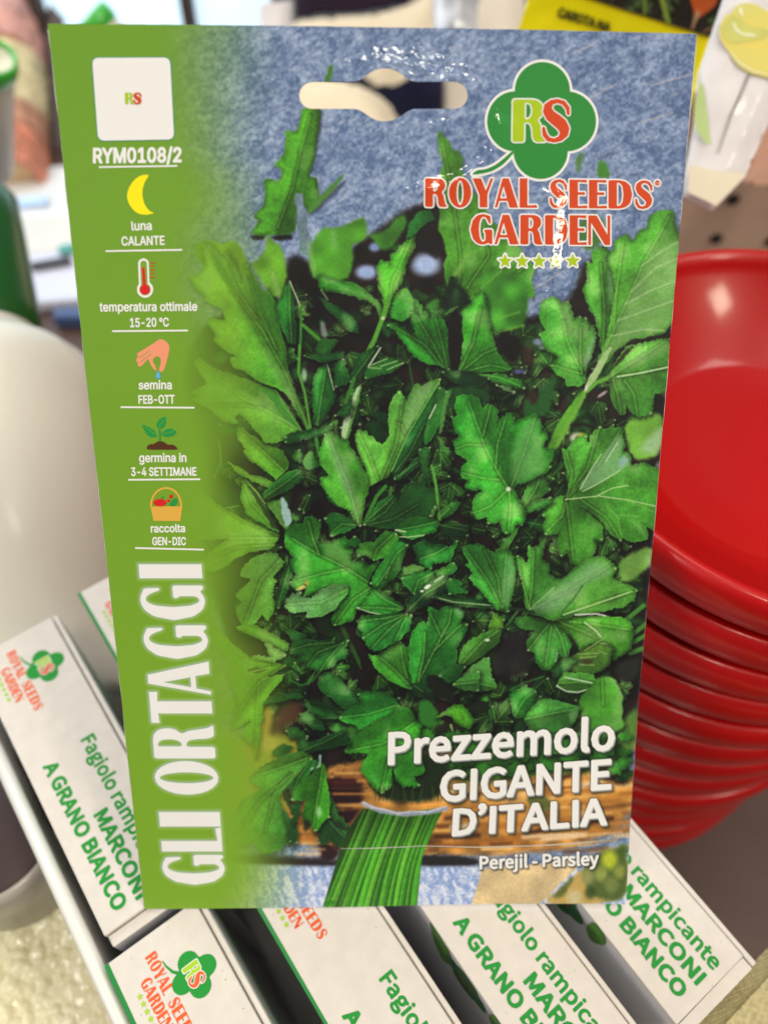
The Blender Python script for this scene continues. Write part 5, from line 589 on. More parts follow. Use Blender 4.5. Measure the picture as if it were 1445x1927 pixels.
 'i:3-4 SETTIMANE': '218,-7 -30,2 -29,6 -26,9 -35,20 -28,27 -18,34 -8,41 65,0 6,-25 11,-20 18,-16 21,-12 26,-7 28,-2 29,3 27,8 22,13 18,19 10,23 4,29 -3,27 -10,24 -17,21 -24,17 -33,10 -41,4 -44,0 0,51 131,149 0,4 -218,0 0,57 302,0 0,-48 -161,-183 0,11 36,1 32,-4 29,-10 25,-14 21,-18 17,-22 12,-24 8,-25 2,-28 -3,-29 -7,-26 -13,-24 -16,-21 -21,-18 -24,-15 -28,-10 -30,-7;790,244 0,-56 -223,0 0,56;946,105 0,53 207,351 64,0 -202,-343 0,-3 304,0 0,-58;1188,0 0,121 0,25 0,172 61,0 0,-318;1771,-9 -36,2 -32,6 -29,10 -25,14 -21,17 -17,20 -13,23 -9,26 -4,28 66,0 6,-27 13,-22 19,-17 24,-12 28,-7 30,-3 33,3 29,8 25,14 18,18 12,22 4,25 -3,22 -10,18 -16,14 -20,12 -51,17 -61,17 -39,14 -33,16 -26,20 -19,24 -11,28 -4,31 6,41 17,35 17,20 21,16 25,14 27,10 30,6 32,2 32,-2 30,-6 27,-10 35,-22 26,-27 17,-34 7,-37 -64,0 -11,34 -24,25 -22,12 -26,7 -29,3 -31,-3 -27,-8 -22,-13 -16,-17 -11,-20 -3,-22 4,-24 12,-18 17,-15 21,-11 43,-15 52,-14 47,-15 25,-12 23,-14 20,-18 15,-22 11,-27 3,-32 -5,-40 -17,-35 -16,-21 -21,-18 -26,-14 -29,-11 -33,-7;2054,0 0,509 312,0 0,-57 -248,0 0,-166 231,0 0,-57 -231,0 0,-172 251,0 0,-57;2444,452 0,57 385,0 0,-57 -160,0 0,-452 -64,0 0,452;2892,452 0,57 386,0 0,-57 -161,0 0,-452 -64,0 0,452;3340,0 0,57 87,0 0,395 -87,0 0,57 239,0 0,-57 -87,0 0,-395 87,0 0,-57;3670,0 0,509 91,0 126,-322 10,-28 12,-36 12,-39 10,-35 -14,0 11,34 12,38 12,37 10,29 124,322 92,0 0,-509 -64,0 0,291 0,36 1,42 1,44 1,44 6,0 -16,-48 -15,-46 -15,-41 -11,-31 -114,-291 -56,0 -116,291 -11,30 -14,40 -16,47 -17,49 7,0 1,-41 1,-44 0,-44 1,-37 0,-291;4254,0 185,509 75,0 187,-509 -68,0 -108,302 -23,70 -32,106 13,0 -32,-107 -23,-69 -105,-302;4348,142 0,57 260,0 0,-57;4778,0 0,509 76,0 207,-326 19,-32 25,-44 26,-52 -8,-1 -5,54 -1,49 -1,38 0,314 65,0 0,-509 -77,0 -184,290 -25,41 -29,50 -41,71 12,2 3,-70 2,-56 1,-37 0,-291;5301,0 0,509 313,0 0,-57 -248,0 0,-166 230,0 0,-57 -230,0 0,-172 250,0 0,-57',
 'i:raccolta': '53,0 0,379 59,0 0,-58 3,0 15,26 22,20 29,13 32,5 16,-1 14,0 0,-62 -13,2 -23,2 -25,-3 -23,-8 -19,-14 -14,-17 -9,-22 -3,-25 0,-237;419,-9 -34,4 -31,10 -27,17 -20,23 -13,28 -4,35 3,30 9,23 15,18 20,14 22,10 25,8 53,9 56,7 18,3 13,5 8,8 3,12 0,2 -3,22 -6,18 -11,14 -16,11 -20,7 -24,2 -25,-2 -22,-7 -17,-9 -14,-12 -11,-13 -7,-14 -59,17 16,31 22,24 25,18 29,11 30,7 31,2 45,-5 24,-7 23,-12 20,-17 16,-23 11,-30 4,-39 0,-251 -60,0 0,52 -4,0 -21,-27 -16,-13 -21,-11 -25,-7;429,45 32,4 26,10 21,15 15,19 9,22 3,23 0,52 -16,-8 -29,-6 -31,-5 -24,-3 -42,-9 -17,-9 -13,-11 -9,-15 -3,-19 2,-18 8,-15 12,-11 16,-9 19,-5;856,-8 -33,3 -31,8 -27,13 -24,19 -20,23 -17,27 -12,31 -7,34 -3,37 3,38 7,35 12,31 17,27 20,23 24,19 27,14 31,8 33,2 27,-1 25,-6 24,-9 21,-12 19,-15 16,-19 13,-21 9,-24 -59,-15 -12,27 -21,22 -28,14 -34,5 -35,-5 -28,-15 -21,-23 -15,-29 -9,-34 -3,-37 3,-36 9,-34 15,-28 21,-23 28,-15 35,-5 35,6 28,14 21,23 13,28 58,-15 -9,-24 -12,-22 -16,-19 -19,-16 -22,-12 -24,-10 -26,-5;1251,-8 -33,3 -30,8 -27,13 -24,19 -21,23 -16,27 -12,31 -7,34 -3,37 3,38 7,35 12,31 16,27 21,23 24,19 27,14 30,8 33,2 27,-1 26,-6 24,-9 21,-12 19,-15 16,-19 13,-21 9,-24 -59,-15 -13,27 -20,22 -28,14 -35,5 -34,-5 -28,-15 -21,-23 -16,-29 -9,-34 -3,-37 3,-36 9,-34 16,-28 21,-23 28,-15 34,-5 36,6 28,14 21,23 12,28 59,-15 -9,-24 -13,-22 -16,-19 -19,-16 -21,-12 -24,-10 -26,-5;1647,-8 -33,3 -30,8 -27,13 -25,19 -20,23 -16,27 -12,31 -8,34 -2,37 2,38 8,35 12,31 16,27 20,23 25,19 27,14 30,8 33,2 33,-2 31,-8 27,-14 24,-19 21,-23 16,-27 12,-31 7,-35 3,-38 -3,-37 -7,-34 -12,-31 -16,-27 -21,-23 -24,-19 -27,-13 -31,-8;1647,46 35,5 28,15 22,23 15,28 9,34 3,36 -3,37 -9,34 -15,29 -22,23 -28,15 -35,5 -34,-5 -28,-15 -22,-23 -15,-29 -9,-34 -3,-37 3,-36 9,-34 15,-28 22,-23 28,-15;1994,-2 -38,5 -27,17 -16,27 -6,37 0,425 62,0 0,-410 1,-22 5,-15 10,-8 16,-2 14,1 10,1 11,-51 -19,-4;2248,379 0,-52 -197,0 0,52;2109,471 61,0 0,-373 3,-22 7,-15 14,-8 20,-3 15,1 17,3 11,-52 -21,-5 -24,-1 -30,3 -25,8 -21,14 -20,31 -7,41;2431,-9 -34,4 -31,10 -27,17 -20,23 -13,28 -4,35 3,30 10,23 15,18 19,14 23,10 25,8 53,9 55,7 19,3 13,5 7,8 3,12 0,2 -2,22 -7,18 -11,14 -16,11 -20,7 -24,2 -25,-2 -21,-7 -18,-9 -14,-12 -10,-13 -8,-14 -59,17 16,31 22,24 26,18 28,11 31,7 30,2 45,-5 24,-7 23,-12 20,-17 17,-23 10,-30 4,-39 0,-251 -60,0 0,52 -4,0 -21,-27 -16,-13 -20,-11 -26,-7;2442,45 31,4 26,10 21,15 15,19 9,22 3,23 0,52 -16,-8 -28,-6 -31,-5 -25,-3 -41,-9 -18,-9 -13,-11 -9,-15 -3,-19 3,-18 7,-15 12,-11 16,-9 19,-5',
 'i:GEN-DIC': '269,-7 -44,4 -40,10 -36,18 -31,24 -27,30 -22,37 -16,41 -10,46 -3,51 3,51 10,47 16,41 22,36 26,30 32,25 35,17 39,11 42,4 39,-3 36,-9 34,-15 29,-20 26,-24 20,-29 16,-32 9,-35 -66,0 -9,23 -12,21 -14,18 -17,16 -19,12 -22,9 -24,6 -26,2 -29,-3 -27,-8 -26,-13 -23,-18 -19,-22 -16,-28 -12,-32 -7,-37 -3,-41 3,-41 7,-36 12,-32 16,-28 20,-22 23,-19 26,-13 28,-7 31,-3 40,4 36,14 29,22 22,30 11,24 6,26 2,29 19,-3 -151,0 0,57 195,0 0,-56 -3,-40 -9,-36 -15,-33 -20,-29 -25,-24 -29,-19 -33,-14 -36,-9;580,0 0,509 313,0 0,-57 -248,0 0,-166 231,0 0,-57 -231,0 0,-172 251,0 0,-57;999,0 0,509 76,0 207,-326 20,-32 24,-44 27,-52 -9,-1 -4,54 -2,49 0,38 0,314 64,0 0,-509 -76,0 -185,290 -25,41 -29,50 -41,71 12,2 3,-70 2,-56 1,-37 0,-291;1799,244 0,-56 -223,0 0,56;2134,0 -123,0 0,57 119,0 39,3 35,8 29,13 25,18 21,23 15,27 11,32 7,35 2,39 -2,39 -6,35 -12,32 -15,27 -20,22 -24,18 -29,13 -33,8 -37,3 -127,0 0,57 132,0 47,-4 42,-10 38,-17 32,-23 27,-29 22,-35 15,-40 10,-45 3,-51 -3,-50 -10,-46 -15,-40 -22,-36 -28,-29 -33,-23 -39,-17 -44,-11;2040,509 0,-509 -65,0 0,509;2449,0 0,57 87,0 0,395 -87,0 0,57 238,0 0,-57 -87,0 0,-395 87,0 0,-57;2985,-7 -42,4 -39,10 -36,18 -31,24 -27,30 -22,36 -17,42 -9,46 -4,51 4,51 9,47 17,41 22,36 27,30 31,25 36,17 39,11 42,4 38,-3 35,-9 33,-14 29,-19 25,-24 21,-29 15,-33 10,-37 -65,0 -7,25 -12,22 -14,18 -18,15 -20,12 -22,9 -23,5 -25,2 -30,-3 -28,-8 -25,-13 -23,-18 -20,-23 -16,-27 -12,-32 -7,-37 -3,-41 3,-41 7,-36 12,-32 16,-28 20,-23 23,-18 26,-13 27,-7 30,-3 25,2 23,5 22,9 20,12 18,15 14,18 12,22 7,24 65,0 -10,-36 -15,-33 -20,-29 -26,-24 -29,-19 -32,-14 -36,-9',
 'i:CAROTA NA': '267,-7 -42,4 -39,10 -36,18 -31,24 -27,30 -22,36 -17,42 -9,46 -4,51 4,51 9,47 17,41 22,36 27,30 31,25 36,17 39,11 42,4 38,-3 35,-9 33,-14 29,-19 25,-24 21,-29 15,-33 10,-37 -65,0 -7,25 -12,22 -14,18 -18,15 -20,12 -22,9 -23,5 -25,2 -30,-3 -28,-8 -25,-13 -23,-18 -20,-23 -16,-27 -12,-32 -7,-37 -3,-41 3,-41 7,-36 12,-32 16,-28 20,-23 23,-18 26,-13 27,-7 30,-3 25,2 23,5 22,9 20,12 18,15 14,18 12,22 7,24 65,0 -10,-36 -15,-33 -20,-29 -26,-24 -29,-19 -32,-14 -36,-9;526,0 186,509 74,0 187,-509 -68,0 -108,302 -23,70 -32,106 13,0 -32,-107 -22,-69 -106,-302;620,142 0,57 260,0 0,-57;1050,0 0,509 176,0 37,-3 32,-6 28,-11 33,-24 24,-32 11,-25 6,-27 2,-29 -2,-29 -6,-27 -11,-25 -24,-31 -33,-23 -28,-11 -33,-6 -36,-2 -140,0 0,57 137,0 36,3 28,9 22,14 14,19 9,24 3,28 -3,28 -9,25 -14,20 -22,15 -28,9 -36,3 -109,0 0,-452;1343,0 -123,229 73,0 125,-229;1706,-7 -42,4 -39,10 -36,18 -32,24 -26,30 -22,36 -17,42 -10,46 -3,51 3,51 10,47 17,41 22,36 26,30 32,25 36,17 39,11 42,4 42,-4 39,-11 35,-17 32,-25 27,-30 22,-36 16,-41 9,-47 4,-51 -4,-51 -9,-46 -16,-42 -22,-36 -27,-30 -32,-24 -35,-18 -39,-10;1706,53 29,2 28,8 25,13 23,18 20,22 16,28 12,32 7,37 3,41 -3,41 -7,37 -12,33 -16,27 -20,23 -23,18 -25,13 -28,7 -29,3 -30,-3 -27,-8 -26,-12 -23,-18 -20,-23 -16,-28 -12,-32 -7,-37 -3,-41 3,-41 7,-37 12,-32 16,-27 20,-23 23,-18 26,-13 27,-8;2004,452 0,57 385,0 0,-57 -160,0 0,-452 -64,0 0,452;2437,0 185,509 75,0 187,-509 -68,0 -108,302 -23,70 -32,106 13,0 -33,-107 -22,-69 -105,-302;2531,142 0,57 259,0 0,-57;3148,0 0,509 76,0 207,-326 20,-32 25,-44 26,-52 -9,-1 -4,54 -2,49 0,38 0,314 64,0 0,-509 -76,0 -185,290 -25,41 -29,50 -40,71 11,2 3,-70 2,-56 1,-37 0,-291;3628,0 185,509 75,0 186,-509 -68,0 -107,302 -23,70 -32,106 13,0 -33,-107 -22,-69 -106,-302;3721,142 0,57 260,0 0,-57',
 'i:H': '60,0 0,509 65,0 0,-220 267,0 0,220 65,0 0,-509 -65,0 0,232 -267,0 0,-232',
 'i:x': '21,0 150,218 0,-47 -142,208 71,0 47,-73 32,-53 28,-47 -32,0 27,47 31,53 49,73 70,0 -143,-210 0,45 149,-214 -71,0 -56,85 -31,51 -27,46 32,0 -27,-46 -30,-51 -57,-85',
}
# ---------------------------------------------------------------- flat shapes: signed distance -> crisp mesh
def g_pts(s): return np.array([[float(a) for a in t.split(',')] for t in s.split()])
def shape_sdf(S, X, Y):
    """S: list of ('w', contours) winding fill, ('e', contours) even-odd fill, ('s', points, widths) brush stroke, ('c', x, y, rx, ry)"""
    D = np.full(X.shape, 1e6)
    for sh in S:
        if sh[0] in 'we':
            d = np.full(X.shape, 1e12); w = np.zeros(X.shape, np.int16)
            for P in sh[1]:
                n = len(P)
                for i in range(n):
                    x0, y0 = P[i]; x1, y1 = P[(i+1) % n]; ex, ey = x1-x0, y1-y0; L2 = ex*ex+ey*ey
                    if L2 < 1e-14: continue
                    t = np.clip(((X-x0)*ex+(Y-y0)*ey)/L2, 0, 1); d = np.minimum(d, (X-x0-t*ex)**2+(Y-y0-t*ey)**2)
                    if y0 != y1:
                        c = ((y0 > Y) != (y1 > Y)) & (X < ex*(Y-y0)/ey+x0); w += np.where(c, 1 if ey > 0 else -1, 0).astype(np.int16)
            ins = (w != 0) if sh[0] == 'w' else (w % 2 != 0)
            d = np.sqrt(d); d = np.where(ins, -d, d)
        elif sh[0] == 's':
            P, Wd = np.asarray(sh[1], float), sh[2]; Wd = Wd if hasattr(Wd, '__len__') else [Wd]*len(P); d = np.full(X.shape, 1e6)
            for i in range(len(P)-1):
                x0, y0 = P[i]; ex, ey = P[i+1]-P[i]
                t = np.clip(((X-x0)*ex+(Y-y0)*ey)/(ex*ex+ey*ey+1e-14), 0, 1)
                d = np.minimum(d, np.hypot(X-x0-t*ex, Y-y0-t*ey)-.5*(Wd[i]+(Wd[i+1]-Wd[i])*t))
        else:
            _, cx, cy, rx, ry = sh; k = np.hypot((X-cx)/rx, (Y-cy)/ry); d = (k-1)*min(rx, ry)
        D = np.minimum(D, d)
    return D
def march(D):
    """cells of a grid where D < 0 -> (grid vertices, faces)"""
    ny, nx = D.shape; I = D < 0
    c = I[:-1, :-1].astype(int)+I[:-1, 1:]+I[1:, 1:]+I[1:, :-1]
    vid = np.full(D.shape, -1, np.int64); V = []; F = []
    ys, xs = np.nonzero(I); vid[ys, xs] = np.arange(len(ys)); V = np.stack([xs, ys], 1).astype(float)
    fy, fx = np.nonzero(c == 4)
    full = np.stack([vid[fy, fx], vid[fy, fx+1], vid[fy+1, fx+1], vid[fy+1, fx]], 1)
    extra = []; eid = {}
    def edge(a, b):
        k = (a, b) if a < b else (b, a)
        if k not in eid:
            d0, d1 = D[k[0]], D[k[1]]; t = d0/(d0-d1)
            eid[k] = len(V)+len(extra); extra.append((k[0][1]+(k[1][1]-k[0][1])*t, k[0][0]+(k[1][0]-k[0][0])*t))
        return eid[k]
    py, px = np.nonzero((c > 0) & (c < 4))
    for y, x in zip(py, px):
        cs = ((y, x), (y, x+1), (y+1, x+1), (y+1, x)); f = []
        for i in range(4):
            a, b = cs[i], cs[(i+1) % 4]
            if I[a]: f.append(vid[a])
            if I[a] != I[b]: f.append(edge(a, b))
        if len(f) > 2: F.append(f)
    if extra: V = np.concatenate([V, np.array(extra)])
    return V, full, F
def flat(S, off, step, pad=None):
    """mesh of the shape grown by off, in the shape's own 2-D units"""
    P = []
    for sh in S:
        if sh[0] in 'we': P += [np.asarray(c) for c in sh[1]]
        elif sh[0] == 's': P += [np.asarray(sh[1], float)+k*max(np.atleast_1d(sh[2]))*.6 for k in (-1, 1)]
        else: P.append(np.array([[sh[1]-sh[3], sh[2]-sh[4]], [sh[1]+sh[3], sh[2]+sh[4]]]))
    P = np.concatenate(P); lo = P.min(0)-abs(off)-2.2*step; hi = P.max(0)+abs(off)+2.2*step
    nx, ny = int((hi[0]-lo[0])/step)+2, int((hi[1]-lo[1])/step)+2
    X, Y = np.meshgrid(lo[0]+np.arange(nx)*step, lo[1]+np.arange(ny)*step)
    V, Q, F = march(shape_sdf(S, X, Y)-off)
    return lo+V*step, [list(q) for q in Q]+F
def decal(name, layers, mapper, parent, step, base=1, flip=False):
    """layers: (shape, grow, material) from lowest to highest; all in one mesh"""
    VV, FF, MI, mats = [], [], [], []; n = 0
    for k, (S, off, m) in enumerate(layers):
        V, F = flat(S, off, step)
        if len(V) == 0: continue
        VV.append(mapper(V, base+k)); FF += [([i+n for i in f][::-1] if flip else [i+n for i in f]) for f in F]
        if m not in mats: mats.append(m)
        MI += [mats.index(m)]*len(F); n += len(V)
    return mesh(name, np.concatenate(VV), FF, mats, parent, True, MI)
# lettering: outlines laid in a quadrilateral (baseline start/end, cap line start/end)
def quad(P, B0, B1, T0, T1):
    s, t = P[:, :1], P[:, 1:]; B0, B1, T0, T1 = (np.asarray(v, float) for v in (B0, B1, T0, T1))
    return (B0*(1-s)+B1*s)*(1-t)+(T0*(1-s)+T1*s)*t
def text(key, B0, B1, T0, T1, bow=0):
    cs = [g_pts(c) for c in GLYPHS[key].split(';')]
    # outlines are stored as steps from point to point
    cs = [np.cumsum(c, 0) for c in cs]
    A = np.concatenate(cs); x0, x1 = A[:, 0].min(), A[:, 0].max(); H = 257. if key[0] == 's' else 509.
    out = []
    for c in cs:
        u = np.stack([(c[:, 0]-x0)/(x1-x0), c[:, 1]/H], 1); q = quad(u, B0, B1, T0, T1)
        if bow: q[:, 1] += bow*4*u[:, 0]*(1-u[:, 0])
        out.append(q)
    return [('w', out)]
def ell(cx, cy, rx, ry, n=28, a0=0, a1=360, rev=False):
    t = np.radians(np.linspace(a0, a1, n, endpoint=(a1-a0) != 360)); P = np.stack([cx+rx*np.cos(t), cy+ry*np.sin(t)], 1)
    return P[::-1] if rev else P
# hand-drawn fat display capitals (cap height 1): width, shapes
def _p(s): return g_pts(s)
DISP = {
 'R': (.76, [('e', [_p('0,0 0,1 .42,1 .55,.98 .65,.9 .69,.76 .66,.63 .55,.52 .62,.42 .66,.22 .69,.08 .76,0 .50,0 .45,.1 .44,.28 .41,.42 .34,.46 .26,.46 .26,0'), _p('.27,.93 .36,.92 .42,.86 .44,.74 .42,.61 .36,.54 .27,.53')])]),
 'O': (.76, [('e', [ell(.38, .5, .38, .52), ell(.38, .5, .125, .44)])]),
 'Y': (.70, [('e', [_p('0,1 .28,1 .45,.56 .62,1 .70,1 .50,.44 .50,0 .24,0 .24,.42')])]),
 'A': (.80, [('e', [_p('0,0 .27,1 .48,1 .80,0 .51,0 .45,.23 .15,.23 .08,0'), _p('.175,.31 .425,.31 .30,.76')])]),
 'L': (.60, [('e', [_p('0,0 0,1 .26,1 .26,.07 .57,.09 .60,0')])]),
 'E': (.56, [('e', [_p('0,0 0,1 .54,1 .55,.91 .26,.93 .26,.56 .48,.56 .48,.47 .26,.48 .26,.07 .56,.09 .56,0')])]),
 'D': (.76, [('e', [_p('0,0 0,1 .36,1 .54,.95 .68,.82 .75,.5 .68,.18 .54,.05 .36,0'), _p('.26,.93 .36,.91 .45,.78 .48,.5 .45,.22 .36,.09 .26,.07')])]),
 'G': (.74, [('e', [_p('.66,.95 .60,.97 .50,1.01 .38,1.02 .22,.97 .08,.82 0,.5 .08,.18 .22,.03 .38,-.02 .50,0 .60,.06 .64,0 .72,0 .72,.49 .46,.49 .46,.41 .50,.40 .50,.13 .44,.07 .37,.08 .30,.22 .27,.5 .30,.78 .36,.90 .43,.94 .52,.90 .58,.80 .62,.70 .67,.70')])]),
 'N': (.72, [('e', [_p('0,0 0,1 .27,1 .64,.32 .64,1 .72,1 .72,0 .55,0 .08,.78 .08,0')])]),
 'S': (.60, [('s', [(.545,.66), (.53,.80), (.45,.92), (.33,.965), (.21,.93), (.14,.83), (.14,.72), (.20,.61), (.30,.52), (.40,.42), (.46,.31), (.46,.19), (.39,.08), (.27,.03), (.15,.06), (.08,.17), (.055,.32)], [.05,.08,.085,.08,.10,.16,.20,.23,.25,.25,.22,.17,.11,.08,.085,.09,.06])]),
 'I': (.24, [('e', [_p('0,0 0,1 .24,1 .24,0')])]),
 'T': (.62, [('e', [_p('0,.87 0,1 .62,1 .62,.87 .43,.88 .43,0 .19,0 .19,.88')])]),
}
def round_off(P, cap=.03):
    for c_ in (cap, cap*.45):
        Q = []
        for i in range(len(P)):
            a, b = P[i], P[(i+1) % len(P)]; l = np.hypot(*(b-a)); k = min(.25, c_/max(l, 1e-6)); Q += [a*(1-k)+b*k, a*k+b*(1-k)]
        P = np.array(Q)
    return P
for c_ in 'RDG': DISP[c_] = (DISP[c_][0], [(k_, [round_off(P_) for P_ in L_]) for k_, L_ in DISP[c_][1]])
def disp(word, B0, B1, T0, T1, gap=.06, place=None):
    """a word in the display capitals, fitted to the quadrilateral"""
    Wt = sum(DISP[c][0] for c in word if c != ' ')+gap*(len(word)-1)+.28*word.count(' '); x = 0; out = []
    hh = np.hypot(*(np.asarray(T0, float)-np.asarray(B0, float)))
    for i, c in enumerate(word):
        if c == ' ': x += .28; continue
        w, S = DISP[c]; a, b = (x/Wt, (x+w)/Wt) if place is None else place[i]
        for sh in S:
            if sh[0] == 'e': out.append(('e', [quad(np.stack([a+P[:, 0]/w*(b-a), P[:, 1]], 1), B0, B1, T0, T1) for P in sh[1]]))
            else:
                P = np.asarray(sh[1], float); kx = (b-a)*np.hypot(*(np.asarray(B1, float)-np.asarray(B0, float)))/w
                q = quad(np.stack([a+P[:, 0]/w*(b-a), P[:, 1]], 1), B0, B1, T0, T1); sc_ = .5*(hh+kx)
                n = []; ww = []
                for j in range(len(q)-1):
                    for t in (0, .5): n.append(q[j]*(1-t)+q[j+1]*t); ww.append((sh[2][j]*(1-t)+sh[2][j+1]*t)*sc_)
                out.append(('s', np.array(n+[q[-1]]), ww+[sh[2][-1]*sc_]))
        x += w+gap
    return out
def star(cx, cy, r, n=5, k=.45, a0=-90):
    return ('e', [np.array([[cx+(r if i % 2 == 0 else r*k)*math.cos(math.radians(a0+180/n*i)), cy+(r if i % 2 == 0 else r*k)*math.sin(math.radians(a0+180/n*i))] for i in range(2*n)])])
# ================================================================ large surfaces
m_table = mat('brown_shelf', (84, 60, 51), .45, .4, noise=(40, .12), bump=(300, .15))
t = MB().box((-1.3, -.6, TZ-.03), (2.9, 0, 0), (0, 1.55, 0), (0, 0, .03)); tag(t.build('table', m_table, None, False), kind='structure')
m_floor = mat('pale_floor', (170, 172, 176), .4, noise=(3, .15))
tag(MB().add([(-9, -6, -.9), (9, -6, -.9), (9, 12, -.9), (-9, 12, -.9)], [(0, 1, 2, 3)]).build('floor', m_floor, None, False), kind='structure')

# ---------------------------------------------------------------- shop door glass, far behind
door = empty('shop_window', (-.6, .80, TZ), 'bright pale blue shop window behind the upper left edge of the parsley packet', 'window')
m_glass = mat('daylight_glass', (205, 230, 245), .1, emit=((205, 232, 250), 1.05))
m_frame = mat('door_frame', (70, 58, 54), .5)
MB().box((-1.2, .81, TZ), (1.08, 0, 0), (0, .008, 0), (0, 0, 1.0)).build('pane', m_glass, door, False)
def on_wall(px, py, yw):
    d = M@np.array([(px-CX)/FPX, (py-CY)/FPX, 1.0]); return CAM+d*(yw/d[1])
for x_ in (on_wall(353, 20, .80)[0]-.006, on_wall(118, 20, .80)[0]-.03, -1.22, -.125):
    MB().box((x_, .796, TZ), (.012, 0, 0), (0, .013, 0), (0, 0, 1.0)).build('stile', m_frame, door, False, .002)
MB().box((-1.2, .798, TZ), (1.08, 0, 0), (0, .01, 0), (0, 0, .012)).build('rail', m_frame, door, False, .002)
pt = empty('post', wp(110, 360, .76), 'dark brown upright post just behind the twine spool', 'post')
MB().tube([wp(112, 420, .76), wp(100, -60, .76)], .0095, 4).build('shaft', mat('dark_post', (104, 88, 84), .6, noise=(30, .3)), pt, False)

# ---------------------------------------------------------------- the seed packet
PA = np.array([.12989343, -.00109386, .0051479]); PB = np.array([.00185323, .2031993, .05705085]); PO = np.array([-.06624646, -.09635371, .15735501])
PN = -np.cross(PA, PB); PN /= np.linalg.norm(PN)
G2 = np.linalg.inv(np.array([[PA@PA, PA@PB], [PA@PB, PB@PB]]))
RIDGES = [('786,352 822,346 850,336 880,318 905,298 920,275 929,245 933,215', 8.5, .00030), ('1058,352 1052,392 1049,430 1047,465 1044,500 1030,530 1012,560 1000,582', 14.5, .00047),
          ('660,112 700,104 742,112 800,126 850,140 880,150', 7., .00014), ('772,352 810,338 850,330', 5., .00010), ('640,1596 700,1596 800,1591 900,1594 1050,1589 1135,1582', 2.2, .00012)]
NZ1 = vnoise(AH, AW, 9, 51, .5, 1.8); NZ2 = vnoise(AH, AW, 34, 52, -.8, 1.6); NZ3 = vnoise(AH, AW, 240, 53); NZ4 = vnoise(AH, AW, 4.5, 54)
def bil(A, px, py):
    x = np.clip(px, 0, AW-1.01); y = np.clip(py, 0, AH-1.01); ix, iy = x.astype(int), y.astype(int); fx, fy = x-ix, y-iy
    if A.ndim == 3: fx, fy = fx[..., None], fy[..., None]
    return (A[iy, ix]*(1-fx)+A[iy, ix+1]*fx)*(1-fy)+(A[iy+1, ix]*(1-fx)+A[iy+1, ix+1]*fx)*fy
RM = np.zeros((AH, AW), np.float32); WM = np.zeros((AH, AW), np.float32)
for rp, rw, rh in RIDGES:
    R_ = pts('X', rp); Y_, X_ = np.mgrid[0:AH, 0:AW].astype(np.float32)
    x0, y0 = np.maximum(R_.min(0).astype(int)-45, 0); x1, y1 = R_.max(0).astype(int)+45; sl = (slice(y0, y1), slice(x0, x1))
    d_, t_ = sdf_line(R_, X_[sl], Y_[sl]); fade = ss(0, .10, t_+.02)*ss(1.02, .90, t_)
    WM[sl] = np.maximum(WM[sl], np.exp(-(d_/(rw*1.3+2))**2)*(0 if rw < 3 else 1))
    if rw < 3: RM[sl] += rh*np.exp(-(d_/rw)**2)*fade
    else:                                                # a crease: slow rise, then a short steep fall on the lamp's side
        k_ = np.argmin([np.hypot(X_[sl]-.5*(a[0]+b[0]), Y_[sl]-.5*(a[1]+b[1])) for a, b in zip(R_[:-1], R_[1:])], 0); T_ = (R_[1:]-R_[:-1]); T_ /= np.hypot(T_[:, 0], T_[:, 1])[:, None]
        sg = (X_[sl]-R_[k_, 0])*T_[k_, 1]-(Y_[sl]-R_[k_, 1])*T_[k_, 0]; sd_ = d_*np.sign(sg)
        RM[sl] += rh*(1-ss(-rw, rw, sd_))*np.exp(-(np.minimum(sd_+rw, 0)/26.)**2)*fade*(.85+.3*NZ2[sl])
def wr_mask(px, py):
    g = lambda x, y, a, b: np.exp(-((px-x)/a)**2-((py-y)/b)**2)
    return np.clip(g(770, 118, 80, 24)+.8*g(840, 140, 40, 14)+.7*g(810, 225, 45, 14), 0, 1)
def hgt(u, v):
    q = PO+u[:, None]*PA+v[:, None]*PB; px = q[:, 0]/q[:, 2]*FPX+CX; py = q[:, 1]/q[:, 2]*FPX+CY
    bow = .0013*4*u*(1-u); pouch = .0012*np.clip(np.sin(np.pi*np.clip(u, 0, 1))*np.sin(np.pi*np.clip((v-.15)/.78, 0, 1)), 0, 1)
    curl = .0030*np.clip((u-.55)/.45, 0, 1)**2*np.clip((v-.72)/.28, 0, 1)**1.5
    w = wr_mask(px, py)
    return bow+pouch+curl+bil(RM, px, py)+w*(.00018*(bil(NZ1, px, py)-.5)+.00006*(bil(NZ4, px, py)-.5))+bil(WM, px, py)*(.00005*(bil(NZ1, px, py)-.5)+.000040*(bil(NZ4, px, py)-.5))+.0005*(bil(NZ3, px, py)-.5)+.00005*(bil(NZ2, px, py)-.5)
def surf(u, v, lift=0.0):
    p = PO+u[:, None]*PA+v[:, None]*PB+PN*(hgt(u, v)+lift)[:, None]
    return p
def unproj(px):
    r = np.stack([(px[:, 0]-CX)/FPX, (px[:, 1]-CY)/FPX, np.ones(len(px))], 1); h = np.zeros(len(px)); no = PN@PO; nr = r@PN
    for _ in range(4):
        p = r*((no+h)/nr)[:, None]; w = p-PO-PN*h[:, None]; c = np.stack([w@PA, w@PB], 1)@G2; h = hgt(c[:, 0], c[:, 1])
    return c[:, 0], c[:, 1]
def lens2world(p): return CAM+p@M.T
def on_packet(V, layer):
    u, v = unproj(V); return lens2world(surf(u, v, .000035*layer+.00001))
def hole_sdf(px, py):
    t = np.clip((px-588.5)/(854.5-588.5), 0, 1); d1 = np.hypot(px-588.5-t*266, py-179)-25.5; d2 = np.hypot(px-724, py-178)-50; k = 16.
    hh = np.clip(.5+.5*(d2-d1)/k, 0, 1); return d2*(1-hh)+d1*hh-k*hh*(1-hh)
